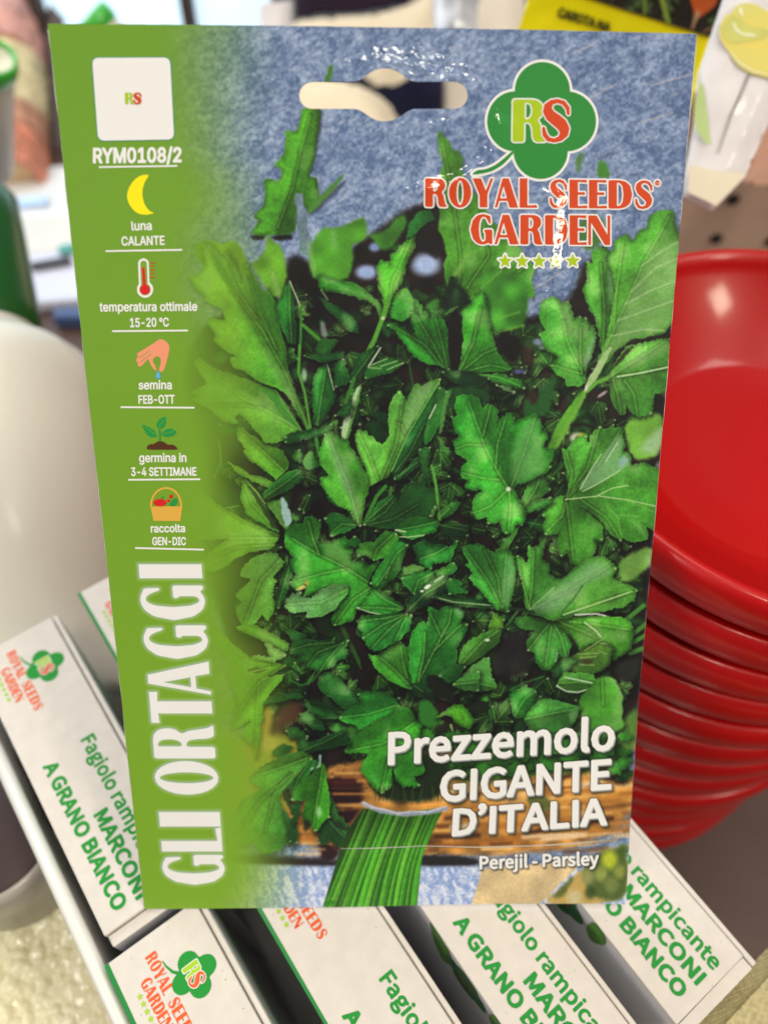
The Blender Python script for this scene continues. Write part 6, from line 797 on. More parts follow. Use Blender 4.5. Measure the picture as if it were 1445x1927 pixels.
pk = empty('seed_packet', lens2world(PO+PB+PA*.5), 'large glossy green and blue seed packet with parsley picture, standing upright in front', 'seed packet')
def panel(name, nu, nv, lift, mats, hole=True, color=None, flip=False, grow=0):
    e = .5; U, Vv = np.meshgrid(np.linspace(-.02, 1.02, nu), np.linspace(-.02, 1.02, nv)); uu, vv = U.ravel(), Vv.ravel()
    q = PO+uu[:, None]*PA+vv[:, None]*PB+PN*(.0013*4*uu*(1-uu))[:, None]; px, py = q[:, 0]/q[:, 2]*FPX+CX, q[:, 1]/q[:, 2]*FPX+CY
    wob = .0006*(bil(NZ1, px, py)-.5)
    D = np.maximum(np.abs(uu-.5)-.5+wob*.8-grow*(.4+1.2*bil(NZ2, px, py)), (np.abs(vv-.5)-.5+wob*.5)*1.62)
    if hole: D = np.maximum(D, -hole_sdf(px, py)*.0009)
    g, Q, F = march(D.reshape(U.shape)); u = -.02+g[:, 0]*1.04/(nu-1); v = -.02+g[:, 1]*1.04/(nv-1)
    L = lift(u, v) if callable(lift) else lift
    P = surf(u, v, L); W = lens2world(P)-np.array(pk.location)
    nV = len(W); tri = [f for f in F]; me = bpy.data.meshes.new(name)
    nl = 4*len(Q)+sum(len(f) for f in tri); me.vertices.add(nV); me.vertices.foreach_set('co', W.astype(np.float32).ravel())
    st = np.concatenate([np.arange(len(Q))*4, 4*len(Q)+np.cumsum([0]+[len(f) for f in tri])[:-1]]).astype(np.int32)
    Qf = Q if flip else Q[:, ::-1]; li = np.concatenate([Qf.ravel(), np.array([i for f in tri for i in (f if flip else f[::-1])], np.int64)]).astype(np.int32)
    me.loops.add(nl); me.loops.foreach_set('vertex_index', li); me.polygons.add(len(st)); me.polygons.foreach_set('loop_start', st)
    me.update(calc_edges=True); me.validate(); me.polygons.foreach_set('use_smooth', np.ones(len(me.polygons), bool))
    if color is not None:
        px, py = P[:, 0]/P[:, 2]*FPX+CX, P[:, 1]/P[:, 2]*FPX+CY; c = np.ones((nV, 4), np.float32)
        c[:, :3] = lin(bil(color, px-.5, py-.5))
        a = me.color_attributes.new('print', 'FLOAT_COLOR', 'POINT'); a.data.foreach_set('color', c.ravel())
    me.materials.append(mats); o = bpy.data.objects.new(name, me); COL.objects.link(o); o.parent = pk; return o
# --- words of the packet (in photo pixels)
TX = {}
TX['title1'] = text('s:Prezzemolo', (732,1437), (1153,1409), (733,1380), (1155,1352)); TX['title2'] = text('s:GIGANTE', (829,1507), (1147,1483), (831,1453), (1148,1430)); TX['title3'] = text('s:D’ITALIA', (852,1571), (1139,1550), (855,1524), (1139,1503))
TX['sub'] = text('s:Perejil - Parsley', (903,1635), (1125,1627), (903,1612), (1125,1604))
art = paint()
def shadow_print(S, dx, dy, grow, blur, col, alpha):
    P = np.concatenate([c for s_ in S for c in s_[1]]); x0, y0 = (P.min(0)-20).astype(int); x1, y1 = (P.max(0)+20).astype(int)
    Y, X = np.mgrid[y0:y1, x0:x1].astype(float); d = shape_sdf(S, X+.5-dx, Y+.5-dy)-grow; a = (ss(blur, -blur, d)*alpha)[..., None]
    art[y0:y1, x0:x1] += (np.array(col)-art[y0:y1, x0:x1])*a
for k in ('title1', 'title2', 'title3'):
    shadow_print(TX[k], 4, 5, 3.5, 5, (26,32,28), .8); shadow_print(TX[k], 0, 0, 3.6, 2.5, (30,36,30), .75)
shadow_print(TX['sub'], 2, 2.5, 2, 2.5, (50,46,40), .8); shadow_print(TX['sub'], 0, 0, 2.4, 2, (60,56,48), .7)
# side-band capitals: pale halo printed round them
BW = dict(B0=(424,1668), B1=(379,1058), T0=(311,1668), T1=(261,1058))
gy = [(1607,1665),(1557,1602),(1528,1555),(1432,1495),(1364,1427),(1302,1360),(1245,1307),(1175,1240),(1100,1167),(1062,1088)]
def bands(grow=0): return disp('GLIORTAGGI', BW['B0'], BW['B1'], BW['T0'], BW['T1'], place=[((1668-b)/610., (1668-a)/610.) for a, b in gy])
TX['band'] = bands()
shadow_print([s for s in TX['band']], 0, 0, 3.5, 5, (196,214,200), .55); shadow_print([s for s in TX['band']], -2, -1, 1.5, 3, (150,178,186), .6)
m_print = mat('printed_film', (255, 255, 255), .5, .2, .75, .08)
nt = m_print.node_tree; at = nt.nodes.new('ShaderNodeAttribute'); at.attribute_name = 'print'; nt.links.new(at.outputs['Color'], nt.nodes['Principled BSDF'].inputs['Base Color'])
panel('picture_panel', 860, 1390, 0.0, m_print, color=art)
m_back = mat('packet_back', (228, 226, 220), .45, .4, .3)
panel('back_panel', 130, 210, lambda u, v: -(.00022+.0045*np.clip(4*u*(1-u), 0, 1)**.7*np.clip(np.sin(np.pi*np.clip((v-.16)/.8, 0, 1)), 0, 1)**.8), m_back, flip=True, grow=.0011)
W_ = ink('white_ink', (236, 234, 232)); OR = ink('orange_ink', (206, 66, 14)); GR = ink('emblem_green', (38, 134, 52)); LM = ink('lime_ink', (166, 194, 8)); YE = ink('yellow_ink', (246, 232, 4)); TE = ink('teal_line', (62, 140, 110))
DG = ink('sprout_green', (30, 146, 66)); RD = ink('red_ink', (214, 26, 32)); SK = ink('skin_ink', (238, 152, 116)); BL = ink('drop_blue', (96, 176, 226)); SO = ink('soil_ink', (84, 44, 22)); TN = ink('basket_ink', (224, 172, 70)); BG = ink('band_green', (122, 162, 42)); GY = ink('bevel_grey', (150, 152, 150))
def dec(name, layers, step=.8, base=1): return decal(name, layers, on_packet, pk, step, base, True)
# code plate without its code
def rrect(c, r=9, n=5):
    out = []
    for i in range(4):
        p, a, b = (np.array(c[j], float) for j in (i, i-1, (i+1) % 4)); ua = (a-p)/np.linalg.norm(a-p); ub = (b-p)/np.linalg.norm(b-p)
        for k in range(n+1):
            t = k/n; out.append((p+ua*r)*(1-t)**2+2*p*t*(1-t)+(p+ub*r)*t*t)
    return np.array(out)
plate = [('e', [rrect([(174,109),(320.5,108.5),(328.5,262.5),(185.5,265)], 13)])]
dec('code_plate', [(plate, 1.8, TE), (plate, 0, W_)])
dec('small_initials', [(disp('R', (237,196), (253,196), (236,175), (252,175)), .5, LM), (disp('S', (252,196), (268,196), (251,175), (267,175)), .8, OR)], .5, 3)
i = text
def cap(name, S, grow=.3, m=W_): return dec(name, [(S, grow, m)], .55, 1)
cap('code_lettering', i('i:RYM0108/2', (177,306.5), (341,304.5), (177,279.5), (341,278)), 1.5)
cap('caption_lettering', i('i:luna', (249,433.5), (286,432.5), (248,417), (285,416))+i('i:CALANTE', (230,462), (310,460.5), (229.5,445.5), (309.5,444)), .6)
cap('caption_lettering', i('i:temperatura ottimale', (188.5,586), (371.5,584.5), (188,569.5), (371,568.5))+i('i:15-20 °C', (246,615.5), (318,614), (245.5,599), (317.5,598)), .6)
cap('caption_lettering', i('i:semina', (262,732.5), (323.5,732), (262,716.5), (323,716))+i('i:FEB-OTT', (262,759.5), (329,759), (261.5,744), (328.5,743.5)), .6)
cap('caption_lettering', i('i:germina in', (263,869.5), (351,869), (262.5,853.5), (350.5,853))+i('i:3-4 SETTIMANE', (248,895.5), (370,894.5), (247.5,880), (369.5,879.5)), .6)
cap('caption_lettering', i('i:raccolta', (285,1001.5), (348.5,1001), (284.5,987), (348,986.5))+i('i:GEN-DIC', (287.5,1025.5), (350,1025.5), (287.5,1011), (350,1011)), .6)
for a in ('188,314.5 333,312.3', '200.5,472.6 342,470.2', '213,623.2 353,622', '229,766.2 365,767.2', '243,902.8 376,901.8', '256,1031.2 383,1034.2'): dec('divider_line', [([('s', pts('X', a), 3.2)], 0, W_)])
C3 = lambda s: pts('C3', s); CR['C2'] = (120, 250, 4.283); CR['C3'] = (180, 600, 4.015)
dec('moon_icon', [([('e', [smooth(pts('C2', '692,340 650,337 605,352 560,390 525,445 510,505 525,570 565,625 610,655 670,662 737,648 690,628 655,580 638,520 636,460 655,395'), 1, .2)])], 0, YE)], .7)
tp = lambda s: pts('C2', s)
dec('thermometer_icon', [([('s', tp('645,1055 652,1240'), 86/4.283), ('c', *tp('658,1262')[0], 15.2, 15.6)], 0, W_), ([('s', tp('646,1056 653,1240'), 52/4.283), ('c', *tp('658,1262')[0], 10.6, 11)], 0, BG),
    ([('s', tp('645,1095 653,1240'), 24/4.283), ('c', *tp('657,1264')[0], 9.4, 9.6)]+[('s', tp('%d,%d %d,%d' % (702, y, 736-7*(k % 2), y)), 1.6) for k, y in enumerate((1047, 1074, 1105, 1133, 1162))], 0, RD)], .55)
dec('hand_icon', [([('e', [smooth(C3('310,265 440,185 480,155 510,155 545,180 560,210 558,240 540,320 520,380 505,402 478,396 490,350 497,310 480,285 455,285 437,300 435,325 450,350 467,392 445,385 420,350 405,315 400,300 345,362 320,355 322,330 305,315 318,290 322,280'), 1, .15)])], 0, SK),
    ([('s', C3('330,292 375,268 408,242'), 1.1), ('s', C3('340,326 385,292 424,266'), 1.1)], 0, BG), ([('e', [smooth(C3('474,390 486,412 496,432 490,447 475,453 460,446 455,430 464,410'), 1, .2)])], 0, BL)], .55)
dec('sprout_icon', [([('e', [smooth(C3('348,795 400,815 450,845 472,892 420,897 385,870'), 1, .15)]), ('e', [smooth(C3('462,790 485,757 533,733 535,790 515,825 480,832 463,815'), 1, .15)]), ('e', [smooth(C3('495,866 540,830 577,828 618,853 590,885 540,894 508,884'), 1, .15)]), ('s', C3('484,830 488,870 489,925'), 3.4)], 0, DG),
    ([('s', C3('375,815 430,855 470,890'), .9), ('s', C3('520,760 490,800 484,835'), .9), ('s', C3('590,850 530,865 497,872'), .9)], 0, BG), ([('e', [smooth(C3('388,988 394,958 415,945 440,946 465,928 490,922 515,928 548,951 585,949 608,963 628,988'), 1, .15)])], 0, SO)], .55)
arc = [(C3('%.1f,%.1f' % (534+114*math.cos(a), 1412-134*math.sin(a)))[0]) for a in np.linspace(.0, 3.1416, 22)]
dec('basket_icon', [([('s', arc, 3.5), ('e', [C3('416,1417 657,1417 641,1528 440,1526')])], 0, TN), ([('c', *C3('488,1388')[0], 12.6, 7), ('c', *C3('573,1342')[0], 3.8, 3.8), ('c', *C3('553,1373')[0], 3, 3)], 0, RD), ([('e', [smooth(C3('555,1412 572,1378 596,1357 618,1352 621,1380 604,1412'), 1, .2)]), ('e', [C3('493,1357 510,1341 522,1343 508,1356')])], 0, DG)], .55)
dec('category_lettering', [(TX['band'], .1, W_)], .8, 1)
# emblem
def E7(s): return pts('E7', s)
CR['E7'] = (860, 90, 3.6125)
clover = [('c', *E7('578,292')[0], 51.8, 54), ('c', *E7('742,500')[0], 55.5, 56.5), ('c', *E7('393,500')[0], 52.5, 56.5), ('c', *E7('566,700')[0], 51, 53), ('e', [E7('395,300 765,300 765,700 385,700')])]
stem = [('e', [smooth(E7('376,700 330,740 270,790 200,825 130,832 96,864 160,858 240,838 310,796 356,748 382,716'), 1, .2)])]
dec('emblem', [(clover+stem, 4.6, W_), (clover+stem, 0, GR)], .8, 1)
Rs = disp('R', E7('374,640')[0], E7('606,640')[0], E7('378,352')[0], E7('606,352')[0]); Ss = disp('S', E7('566,640')[0], E7('772,640')[0], E7('566,352')[0], E7('772,352')[0])
dec('emblem_initials', [(Rs, 2.6, W_), (Rs, .0, LM), (Ss, 2.8, W_), (Ss, .5, OR)], .6, 3)
brand = disp('ROYAL', (800,389), (1010,391), (800,336), (1010,336))+disp('SEEDS', (1032,391), (1228,393), (1032,338), (1228,340))
brand2 = disp('GARDEN', (885,459), (1147,461), (885,404), (1147,406))
ring = [('e', [ell(1236, 344.5, 4.6, 4.8), ell(1236, 344.5, 3.5, 3.7)]), ('e', [pts('X', '1234.2,347 1234.2,341.6 1236.5,341.6 1237.6,343 1236.6,344.4 1238,347 1236.9,347 1235.6,344.7 1235.2,344.7 1235.2,347')])]
dec('brand_lettering', [(brand+brand2+ring[:1], 3.0, W_), (brand+brand2+ring, .35, OR)], .65, 3)
for x, y in ((950,490.5), (982,490.8), (1013.7,491), (1045,491), (1077,490)): dec('star', [([star(x, y+1, 13.2)], 3.4, W_), ([star(x, y+1, 13.2)], .3, LM)], .7, 2)
def shift(S, dx, dy): return [(s_[0], [np.asarray(c)+(dx, dy) for c in s_[1]]) for s_ in S]
T3 = TX['title1']+TX['title2']+TX['title3']
dec('title_lettering', [(shift(T3, 2.0, 2.4), 2.7, GY), (T3, 2.6, W_)], .65, 1)
dec('subtitle_lettering', [(TX['sub'], 1.2, W_)], .5, 1)
m_seam = mat('weld_film', (204, 200, 190), .25, .6, .8)
dec('weld_seam', [([('s', pts('X', '640,1596.5 700,1596 800,1591.5 900,1594 1000,1591.5 1060,1588 1110,1584 1137,1581'), [.6,1.6,1.2,1.8,1.8,2.2,1.6,.5])], 0, m_seam)], .5, 2)
# ================================================================ seed cartons, all of one make
BW_ = .02652
OT = np.array([-2.73374737, 4.44049744, 7.79674873])*BW_; TOPZ = (CAM+M@OT)[2]
UD = np.array([.78363125, .621226258]); VD = np.array([.621226258, -.78363125]); ORG = (CAM+M@OT)[:2]; BANG = math.atan2(VD[1], VD[0])
BL_, BH_ = 3.665*BW_, TOPZ-TZ-.0015
m_card = mat('white_card', (214, 205, 195), .62, .35, noise=(230, .07), bump=(300, .25))
m_side = mat('card_side', (206, 204, 206), .5, .4, .25)
m_edge = mat('card_edge', (205, 188, 166), .8, noise=(200, .2)); m_speck = mat('card_scuff', (150, 140, 126), .9)
CG = ink('carton_green', (34, 140, 52), False); CO = ink('carton_orange', (220, 92, 44), False); CL = ink('carton_lime', (160, 196, 40), False); CWH = ink('carton_white', (232, 228, 222), False)
CSG = mat('carton_side_green', (24, 128, 52), .4, .4, .4); CPOD = mat('carton_pod', (86, 140, 48), .5, noise=(160, .5)); CDK = mat('carton_dark_leaf', (28, 92, 44), .45); CRD = mat('carton_red', (150, 60, 40), .5)
w = BW_
def q4(key, v0, v1, u0, u1): return text(key, (v0*w, u0*w), (v1*w, u0*w), (v0*w, u1*w), (v1*w, u1*w))
def d4(word, v0, v1, u0, u1): return disp(word, (v0*w, u0*w), (v1*w, u0*w), (v0*w, u1*w), (v1*w, u1*w))
def top_map(V, k): return np.stack([V[:, 0], V[:, 1], np.full(len(V), .00004*k+.00002)], 1)
def side_map(V, k): return np.stack([V[:, 0], np.full(len(V), -.00004*k-.00004), V[:, 1]], 1)
def make_carton(green):
    root = empty('seed_carton', (0, 0, 0), 'x', 'carton', 'white seed cartons standing in the tray'); root.rotation_euler = (0, 0, BANG)
    r0 = .0011
    b = MB(); b.box((-.0004, .0002, -BH_), (BL_+.135*w, 0, 0), (0, 1.062*w, 0), (0, 0, BH_-.0026)); b.build('body', m_side, root, False, .0009, 3)
    # lid flap on top, the tucked edge and the end tab stand a card's thickness apart
    b = MB(); b.box((0, 0, -.0025), (BL_, 0, 0), (0, .99*w, 0), (0, 0, .0025)); b.build('lid_flap', m_card, root, False, .0004, 3)
    b = MB(); b.box((-.0002, 1.004*w, -.0025), (BL_+.13*w, 0, 0), (0, .060*w, 0), (0, 0, .0017)); b.build('tucked_edge', m_card, root, False, .0004, 2)
    b = MB(); P = [(BL_+.0004, .03*w), (BL_+.125*w, .03*w), (BL_+.13*w, .99*w), (BL_+.012*w, .99*w), (BL_+.008*w, .90*w)]
    b.add([(x, y, -.0025) for x, y in P]+[(x, y, -.0014) for x, y in P], [tuple(range(5))[::-1], (5,6,7,8,9)]+[(i, (i+1) % 5, 5+(i+1) % 5, 5+i) for i in range(5)]); b.build('end_tab', m_card, root, False)
    D = lambda n, L, st: decal(n, L, top_map, root, st, 1)
    D('product_lettering', [(q4('s:Fagiolo rampicante', 1.68, 3.565, .640, .785), .00020, CG), (q4('s:MARCONI', 2.53, 3.55, .41, .552), .00026, CG), (q4('s:A GRANO BIANCO', 1.72, 3.52, .178, .318), .00026, CG)], .00016)
    cv = [('c', .58*w, .80*w, .100*w, .105*w), ('c', .70*w, .675*w, .105*w, .105*w), ('c', .46*w, .675*w, .105*w, .105*w), ('c', .58*w, .55*w, .10*w, .105*w), ('e', [np.array([(.47, .57), (.69, .57), (.69, .79), (.47, .79)])*w])]
    cs = [('s', np.array([(.50, .575), (.44, .515), (.36, .485), (.30, .478)])*w, [.0009, .0007, .0005, .0003])]
    D('emblem', [(cv+cs, 0, CG), (d4('R', .475, .60, .595, .755), .00022, CWH), (d4('R', .475, .60, .595, .755), 0, CL), (d4('S', .575, .695, .595, .755), .00024, CWH), (d4('S', .575, .695, .595, .755), .00004, CO)], .00014)
    D('brand_lettering', [(d4('ROYAL', .17, .575, .352, .462)+d4('SEEDS', .64, 1.055, .352, .462)+d4('GARDEN', .335, .825, .215, .322), .00003, CO), ([star((.44+.075*k)*w, .165*w, .034*w, a0=90) for k in range(5)], 0, CL)], .00013)
    rr = random.Random(5)
    sp = [('c', rr.uniform(.05, 3.7)*w, rr.uniform(.05, .95)*w, rr.uniform(.00009, .00026), rr.uniform(.00009, .0002)) for _ in range(30)]
    for q in sp[:1]: pass
    D('scuff', [(sp, 0, m_speck)], .00012)
    S_ = lambda n, L, st: decal(n, L, side_map, root, st, 1, True)
    if green:
        D('green_edge', [([('e', [np.array([(0, .0), (2.3, .0), (2.0, .03), (0, .045)])*w])], 0, CSG)], .0003)
        S_('side_print', [([('e', [np.array([(.0, -.02), (2.6, -.02), (2.3, -1.2), (1.2, -2.4), (.0, -2.8)])*w])], 0, CSG)], .0006)
    else:
        S_('side_print', [([('e', [smooth(np.array([(1.55, -.01), (1.75, -.02), (1.9, -.15), (2.0, -.5), (1.9, -.9), (1.7, -.6), (1.62, -.3)])*w, 1, .2)]), ('e', [smooth(np.array([(2.55, -.0), (2.72, -.01), (2.8, -.25), (2.7, -.6), (2.55, -.4)])*w, 1, .2)])], 0, CPOD),
            ([('c', 2.05*w, -.42*w, .17*w, .17*w), ('c', 2.35*w, -.42*w, .17*w, .17*w), ('c', 2.2*w, -.28*w, .17*w, .17*w), ('c', 2.2*w, -.6*w, .17*w, .17*w)], 0, CDK), ([('e', [np.array([(2.08, -.48), (2.32, -.44), (2.3, -.36), (2.06, -.4)])*w])], 0, CRD)], .0004)
    return root
def place(root, u, v, label, dz=0, rz=0):
    p = ORG+UD*u*w+VD*v*w; root.location = (p[0], p[1], TOPZ+dz); root.rotation_euler = (0, 0, BANG+rz); root['label'] = label; return root
cg = make_carton(True); cp = make_carton(False)
place(cg, 0, 0, 'white carton at the lower left with the whole green clover emblem in view')
place(copy_tree(cg), 1.465, 0, 'white carton right of the emblem carton, the parsley packet hiding its emblem, green left edge')
place(cp, 2.825, 0, 'white carton between two others below the parsley packet, lettering A GRANO B readable')
place(copy_tree(cp), 4.183, 0, 'white carton at the lower right with its tucked end tab in view')
gg = -(.2353+3.665)
place(copy_tree(cp), .112, gg, 'white carton left of the parsley packet with blurred emblem and lettering A GRANO BIANCO')
place(copy_tree(cg), 1.50, gg-.12, 'white carton mostly hidden behind the parsley packet, only its green-edged corner showing')
# tray the cartons stand in
m_tray = mat('milky_plastic', (226, 221, 210), .4, .4, .3, .2)
tr = empty('display_tray', (ORG[0], ORG[1], TZ+.0005), 'milky plastic display tray holding the white cartons', 'tray'); tr.rotation_euler = (0, 0, BANG)
b = MB(); b.box((-4.3*w, -.15*w, 0), (9.2*w, 0, 0), (0, .11*w, 0), (0, 0, TOPZ-TZ-.0055)); b.build('side_wall', m_tray, tr, False, .0006, 3)
b = MB(); b.tube([(-4.3*w, -.10*w, TOPZ-TZ-.0055), (4.9*w, -.10*w, TOPZ-TZ-.0055)], .0022, 10); b.build('rolled_rim', m_tray, tr)
b = MB(); b.box((-4.3*w, -.2*w, 0), (9.2*w, 0, 0), (0, 6.2*w, 0), (0, 0, .0008)); b.build('base', m_tray, tr, False)

# ================================================================ stack of red saucers
m_red = mat('red_plastic', (176, 0, 0), .38, .3, .3, .12, bump=(60, .05))
ZT = .175
A3 = [wz(1235, 1030, ZT)[:2], wz(1445, 1145, ZT)[:2], wz(1400, 459, ZT)[:2]]
(ax_, ay_), (bx_, by_), (cx_, cy_) = A3; dd = 2*(ax_*(by_-cy_)+bx_*(cy_-ay_)+cx_*(ay_-by_))
sx = ((ax_**2+ay_**2)*(by_-cy_)+(bx_**2+by_**2)*(cy_-ay_)+(cx_**2+cy_**2)*(ay_-by_))/dd; sy = ((ax_**2+ay_**2)*(cx_-bx_)+(bx_**2+by_**2)*(ax_-cx_)+(cx_**2+cy_**2)*(bx_-ax_))/dd
SR = math.hypot(ax_-sx, ay_-sy)
def bowl_prof(R):
    out_ = [(0, 0), (R*.5, 0), (R*.53, .001), (R*.93, .0178)]
    lip = [(R*.955+R*.047*math.cos(a), .0208+.0078*math.sin(a)) for a in np.linspace(-2.2, 2.6, 11)]
    return out_+lip+[(R*.90, .0212), (R*.575, .0052), (R*.55, .0036), (R*.53, .0030), (R*.30, .0028), (0, .0026)]
names = 'topmost second third fourth fifth sixth seventh eighth ninth tenth eleventh twelfth thirteenth fourteenth fifteenth'.split()
rr = random.Random(3); step = .0182; zt = ZT-.0286; nS = int((zt-TZ)/step); hz = (zt-TZ-.0003)/nS; first = None
for k in range(nS+1):
    if first is None: first = s_ = MB().lathe(bowl_prof(SR), n=120).build('red_bowl', m_red)
    else: s_ = first.copy(); COL.objects.link(s_)
    jt = .0010 if k else 0
    s_.location = (sx+rr.uniform(-jt, jt), sy+rr.uniform(-jt, jt), zt-hz*k); s_.rotation_euler = (0, 0, rr.uniform(0, 6))
    nm = 'lowest' if k == nS else names[k]
    tag(s_, 'glossy red plastic bowl, %s in the stack right of the parsley packet' % (nm if nm in ('lowest', 'topmost') else nm+' from the top'), 'bowl', 'red plastic bowls in a stack')

# ================================================================ perforated back board and packets hung before it
m_board = mat('brown_board', (192, 162, 144), .55, .3, noise=(25, .12)); m_hole = mat('hole_dark', (38, 28, 24), .9)
bd = empty('perforated_board', wz(1380, 520, TZ), 'brown perforated board standing behind the red saucers', 'board')
pb = wp(1378, 374, .47); byy = pb[1]
MB().box((pb[0]-.09, byy, TZ), (.6, 0, 0), (0, .012, 0), (0, 0, pb[2]-TZ+.30)).build('panel', m_board, bd, False)
h0 = on_wall(1378, 374, byy); h1 = on_wall(1283, 430, byy); hx = (h0-h1)[0]
for i_ in range(-1, 4):
    for j_ in range(-1, 3):
        c = np.array([h0[0]+i_*.034+(j_ % 2)*.0, byy-.0006, h0[2]-.027*j_])
        if c[2] < TZ+.02: continue
        MB().lathe([(0, .0008), (.0034, .0008), (.0036, 0)], c, (0, -1, 0), 24).build('peg_hole', m_hole, bd)
class Sheet:
    """a filled paper bag given by a frame: corner, right and down vectors (world), printed in its own plane"""
    def __init__(s, px0, ex, ey, depth, tilt=0.0):
        s.o = wp(px0[0], px0[1], depth); s.k = depth/FPX
        s.n = M@np.array([0, 0, -1.0]); s.px0 = px0; s.depth = depth; s.tilt = tilt
    def at(s, P, lift=0):
        P = np.asarray(P, float); d = s.depth+s.tilt*(P[:, 1]-s.px0[1])
        return np.stack([wp(x, y, dd_) for (x, y), dd_ in zip(P, d)])+s.n*np.asarray(lift).reshape(-1, 1)
def pouch(name, out, sh, thick, m, parent, step=6):
    V, F = flat([('e', [out])], 0, step); d = -shape_sdf([('e', [out])], V[:, 0], V[:, 1]); b = np.minimum(d/40., 1)**.6
    nz = .0012*(bil(NZ2, V[:, 0] % 1400, V[:, 1]*1.0 % 1900+0)-.5)
    f = sh.at(V, thick*b+nz*b+.0003); r = sh.at(V, -.0003-thick*b); n = len(V)
    ec = {}
    for q in F:
        for a_, b_ in zip(q, list(q[1:])+[q[0]]): ec[(a_, b_)] = 1
    sd = [[a_, b_, b_+n, a_+n] for (a_, b_) in ec if (b_, a_) not in ec]
    return mesh(name, np.concatenate([f, r]), [q[::-1] for q in F]+[[i+n for i in q] for q in F]+sd, m, parent)
def sdec(name, L, sh, lift, parent, step=1.2):
    return decal(name, L, lambda V, k: sh.at(V, lift+.00012*k), parent, step, 1, True)
# yellow carrot packet
s1 = Sheet((1150, 0), None, None, .315, .00016)
cp_ = empty('seed_packet', s1.at([(1150, 160)])[0], 'yellow-banded seed packet with a carrot picture, behind the top right corner', 'seed packet')
E_ = np.array([.953, .303]); D_ = np.array([-.303, .953]); O_ = np.array([1000., -24.])
fr = lambda x, y: tuple(O_+E_*x+D_*y)
body = np.array([fr(0, -330), fr(352, -330), fr(352, 128), fr(0, 128)])
m_yel = mat('yellow_paper', (255, 246, 10), .5, .4, .4); m_blk = mat('black_ink', (38, 36, 18), .6)
pouch('paper_bag', body, s1, .0014, m_yel, cp_)
m_fern = mat('fern_picture', (44, 50, 44), .45, .4, .4, noise=(120, .6)); m_fr1 = mat('fern_green', (86, 122, 70), .5); m_fr2 = mat('stalk_green', (140, 168, 60), .5); m_car = mat('carrot_orange', (206, 98, 48), .45, .4, .3, noise=(90, .2)); m_tip = mat('carrot_root', (190, 150, 112), .6)
rr = random.Random(8); frn = []
for k in range(60):
    x, y = rr.uniform(20, 340), rr.uniform(-200, -4); a = rr.uniform(0, 6.28)
    for j in range(5):
        a2 = a+rr.uniform(-.9, .9); x2, y2 = x+rr.uniform(10, 26)*math.cos(a2), min(y+rr.uniform(10, 26)*math.sin(a2), -2)
        frn.append(('s', np.array([fr(x, y), fr(x2, y2)]), [2.6, .8]))
pic = [('e', [np.array([fr(1, -329), fr(351, -329), fr(351, -1), fr(1, -1)])])]
sdec('picture', [(pic, 0, m_fern), (frn, 0, m_fr1), ([('s', np.array([fr(200, -160), fr(225, -60), fr(262, -3)]), [9, 9, 7]), ('s', np.array([fr(180, -110), fr(205, -40), fr(215, -3)]), [5, 4, 3])], 0, m_fr2),
     ([('e', [smooth(np.array([(1280,-40),(1290,8),(1297,28),(1298,40),(1306,46),(1318,37),(1338,22),(1350,-10),(1352,-40)]), 1, .2)])], 0, m_car), ([('s', np.array([(1305,36),(1299,52),(1294,66)]), [9, 5, 3]), ('s', np.array([(1345,58),(1325,66),(1312,74)]), [2, 2, 1])], 0, m_tip)], s1, .0034, cp_, 1.6)
sdec('lettering', [(text('i:CAROTA NA', (1045,41), (1140,70.5), (1050,24.5), (1145,54)), 1.1, m_blk)], s1, .0034, cp_, .9)
# white packet with the yellow pepper
s2 = Sheet((1380, 200), None, None, .285, .00005)
wp_ = empty('seed_packet', s2.at([(1340, 390)])[0], 'white paper seed packet with a yellow pepper, at the top right corner', 'seed packet')
m_wp = mat('white_paper', (228, 224, 224), .55, .4, .2, noise=(60, .05)); m_cream = mat('cream_fold', (232, 222, 196), .6, noise=(50, .08)); m_pep = mat('pepper_yellow', (230, 208, 84), .35, .5, .5, noise=(60, .0, (212, 208, 110))); m_lime = mat('pepper_lime', (206, 206, 104), .4, noise=(60, .25)); m_gleam = mat('pale_gleam', (240, 240, 214), .4)
out = np.array([(1372,-40),(1312,141),(1304,240),(1286,330),(1284,372),(1338,398),(1398,338),(1447,226),(1490,150),(1490,-40)], float)
pouch('paper_bag', out, s2, .0035, m_wp, wp_, 5)
sdec('folded_foot', [([('e', [np.array([(1288,318),(1330,330),(1396,336),(1338,396),(1286,371)])])], 0, m_cream)], s2, .0042, wp_)
Q1 = lambda s: g_pts(s)/2.979+(960, 0)
sdec('pepper_picture', [([('e', [smooth(Q1('1138,200 1165,140 1210,118 1228,80 1280,62 1350,75 1420,120 1560,160 1560,520 1445,490 1380,470 1300,450 1230,400 1180,320 1145,260'), 2, .2)])], 0, m_pep), ([('e', [smooth(Q1('1150,200 1185,145 1225,130 1300,190 1420,210 1400,260 1290,280 1200,290 1160,250'), 2, .2)])], 0, m_lime), ([('s', Q1('1215,180 1230,215 1265,238 1330,245'), [3, 4, 3, 4]), ('s', Q1('1252,100 1258,128'), 5), ('s', Q1('1190,330 1240,390 1320,440 1440,470'), [1, 2.2, 2.2, 1])], 0, m_gleam)], s2, .0045, wp_)
sdec('leaf_picture', [([('e', [smooth(Q1('1040,470 1060,560 1085,760 1095,850 1060,820 1010,760 1000,640'), 1, .2)])], 0, mat('pale_leaf', (186, 210, 134), .5, noise=(40, .15)))], s2, .0042, wp_)
sdec('dark_line', [([('s', Q1('1303,455 1260,560 1200,690 1132,890'), [3.2, 3, 2.6, 1.8])], 0, mat('slit_grey', (92, 92, 88), .6))], s2, .0047, wp_, .8)
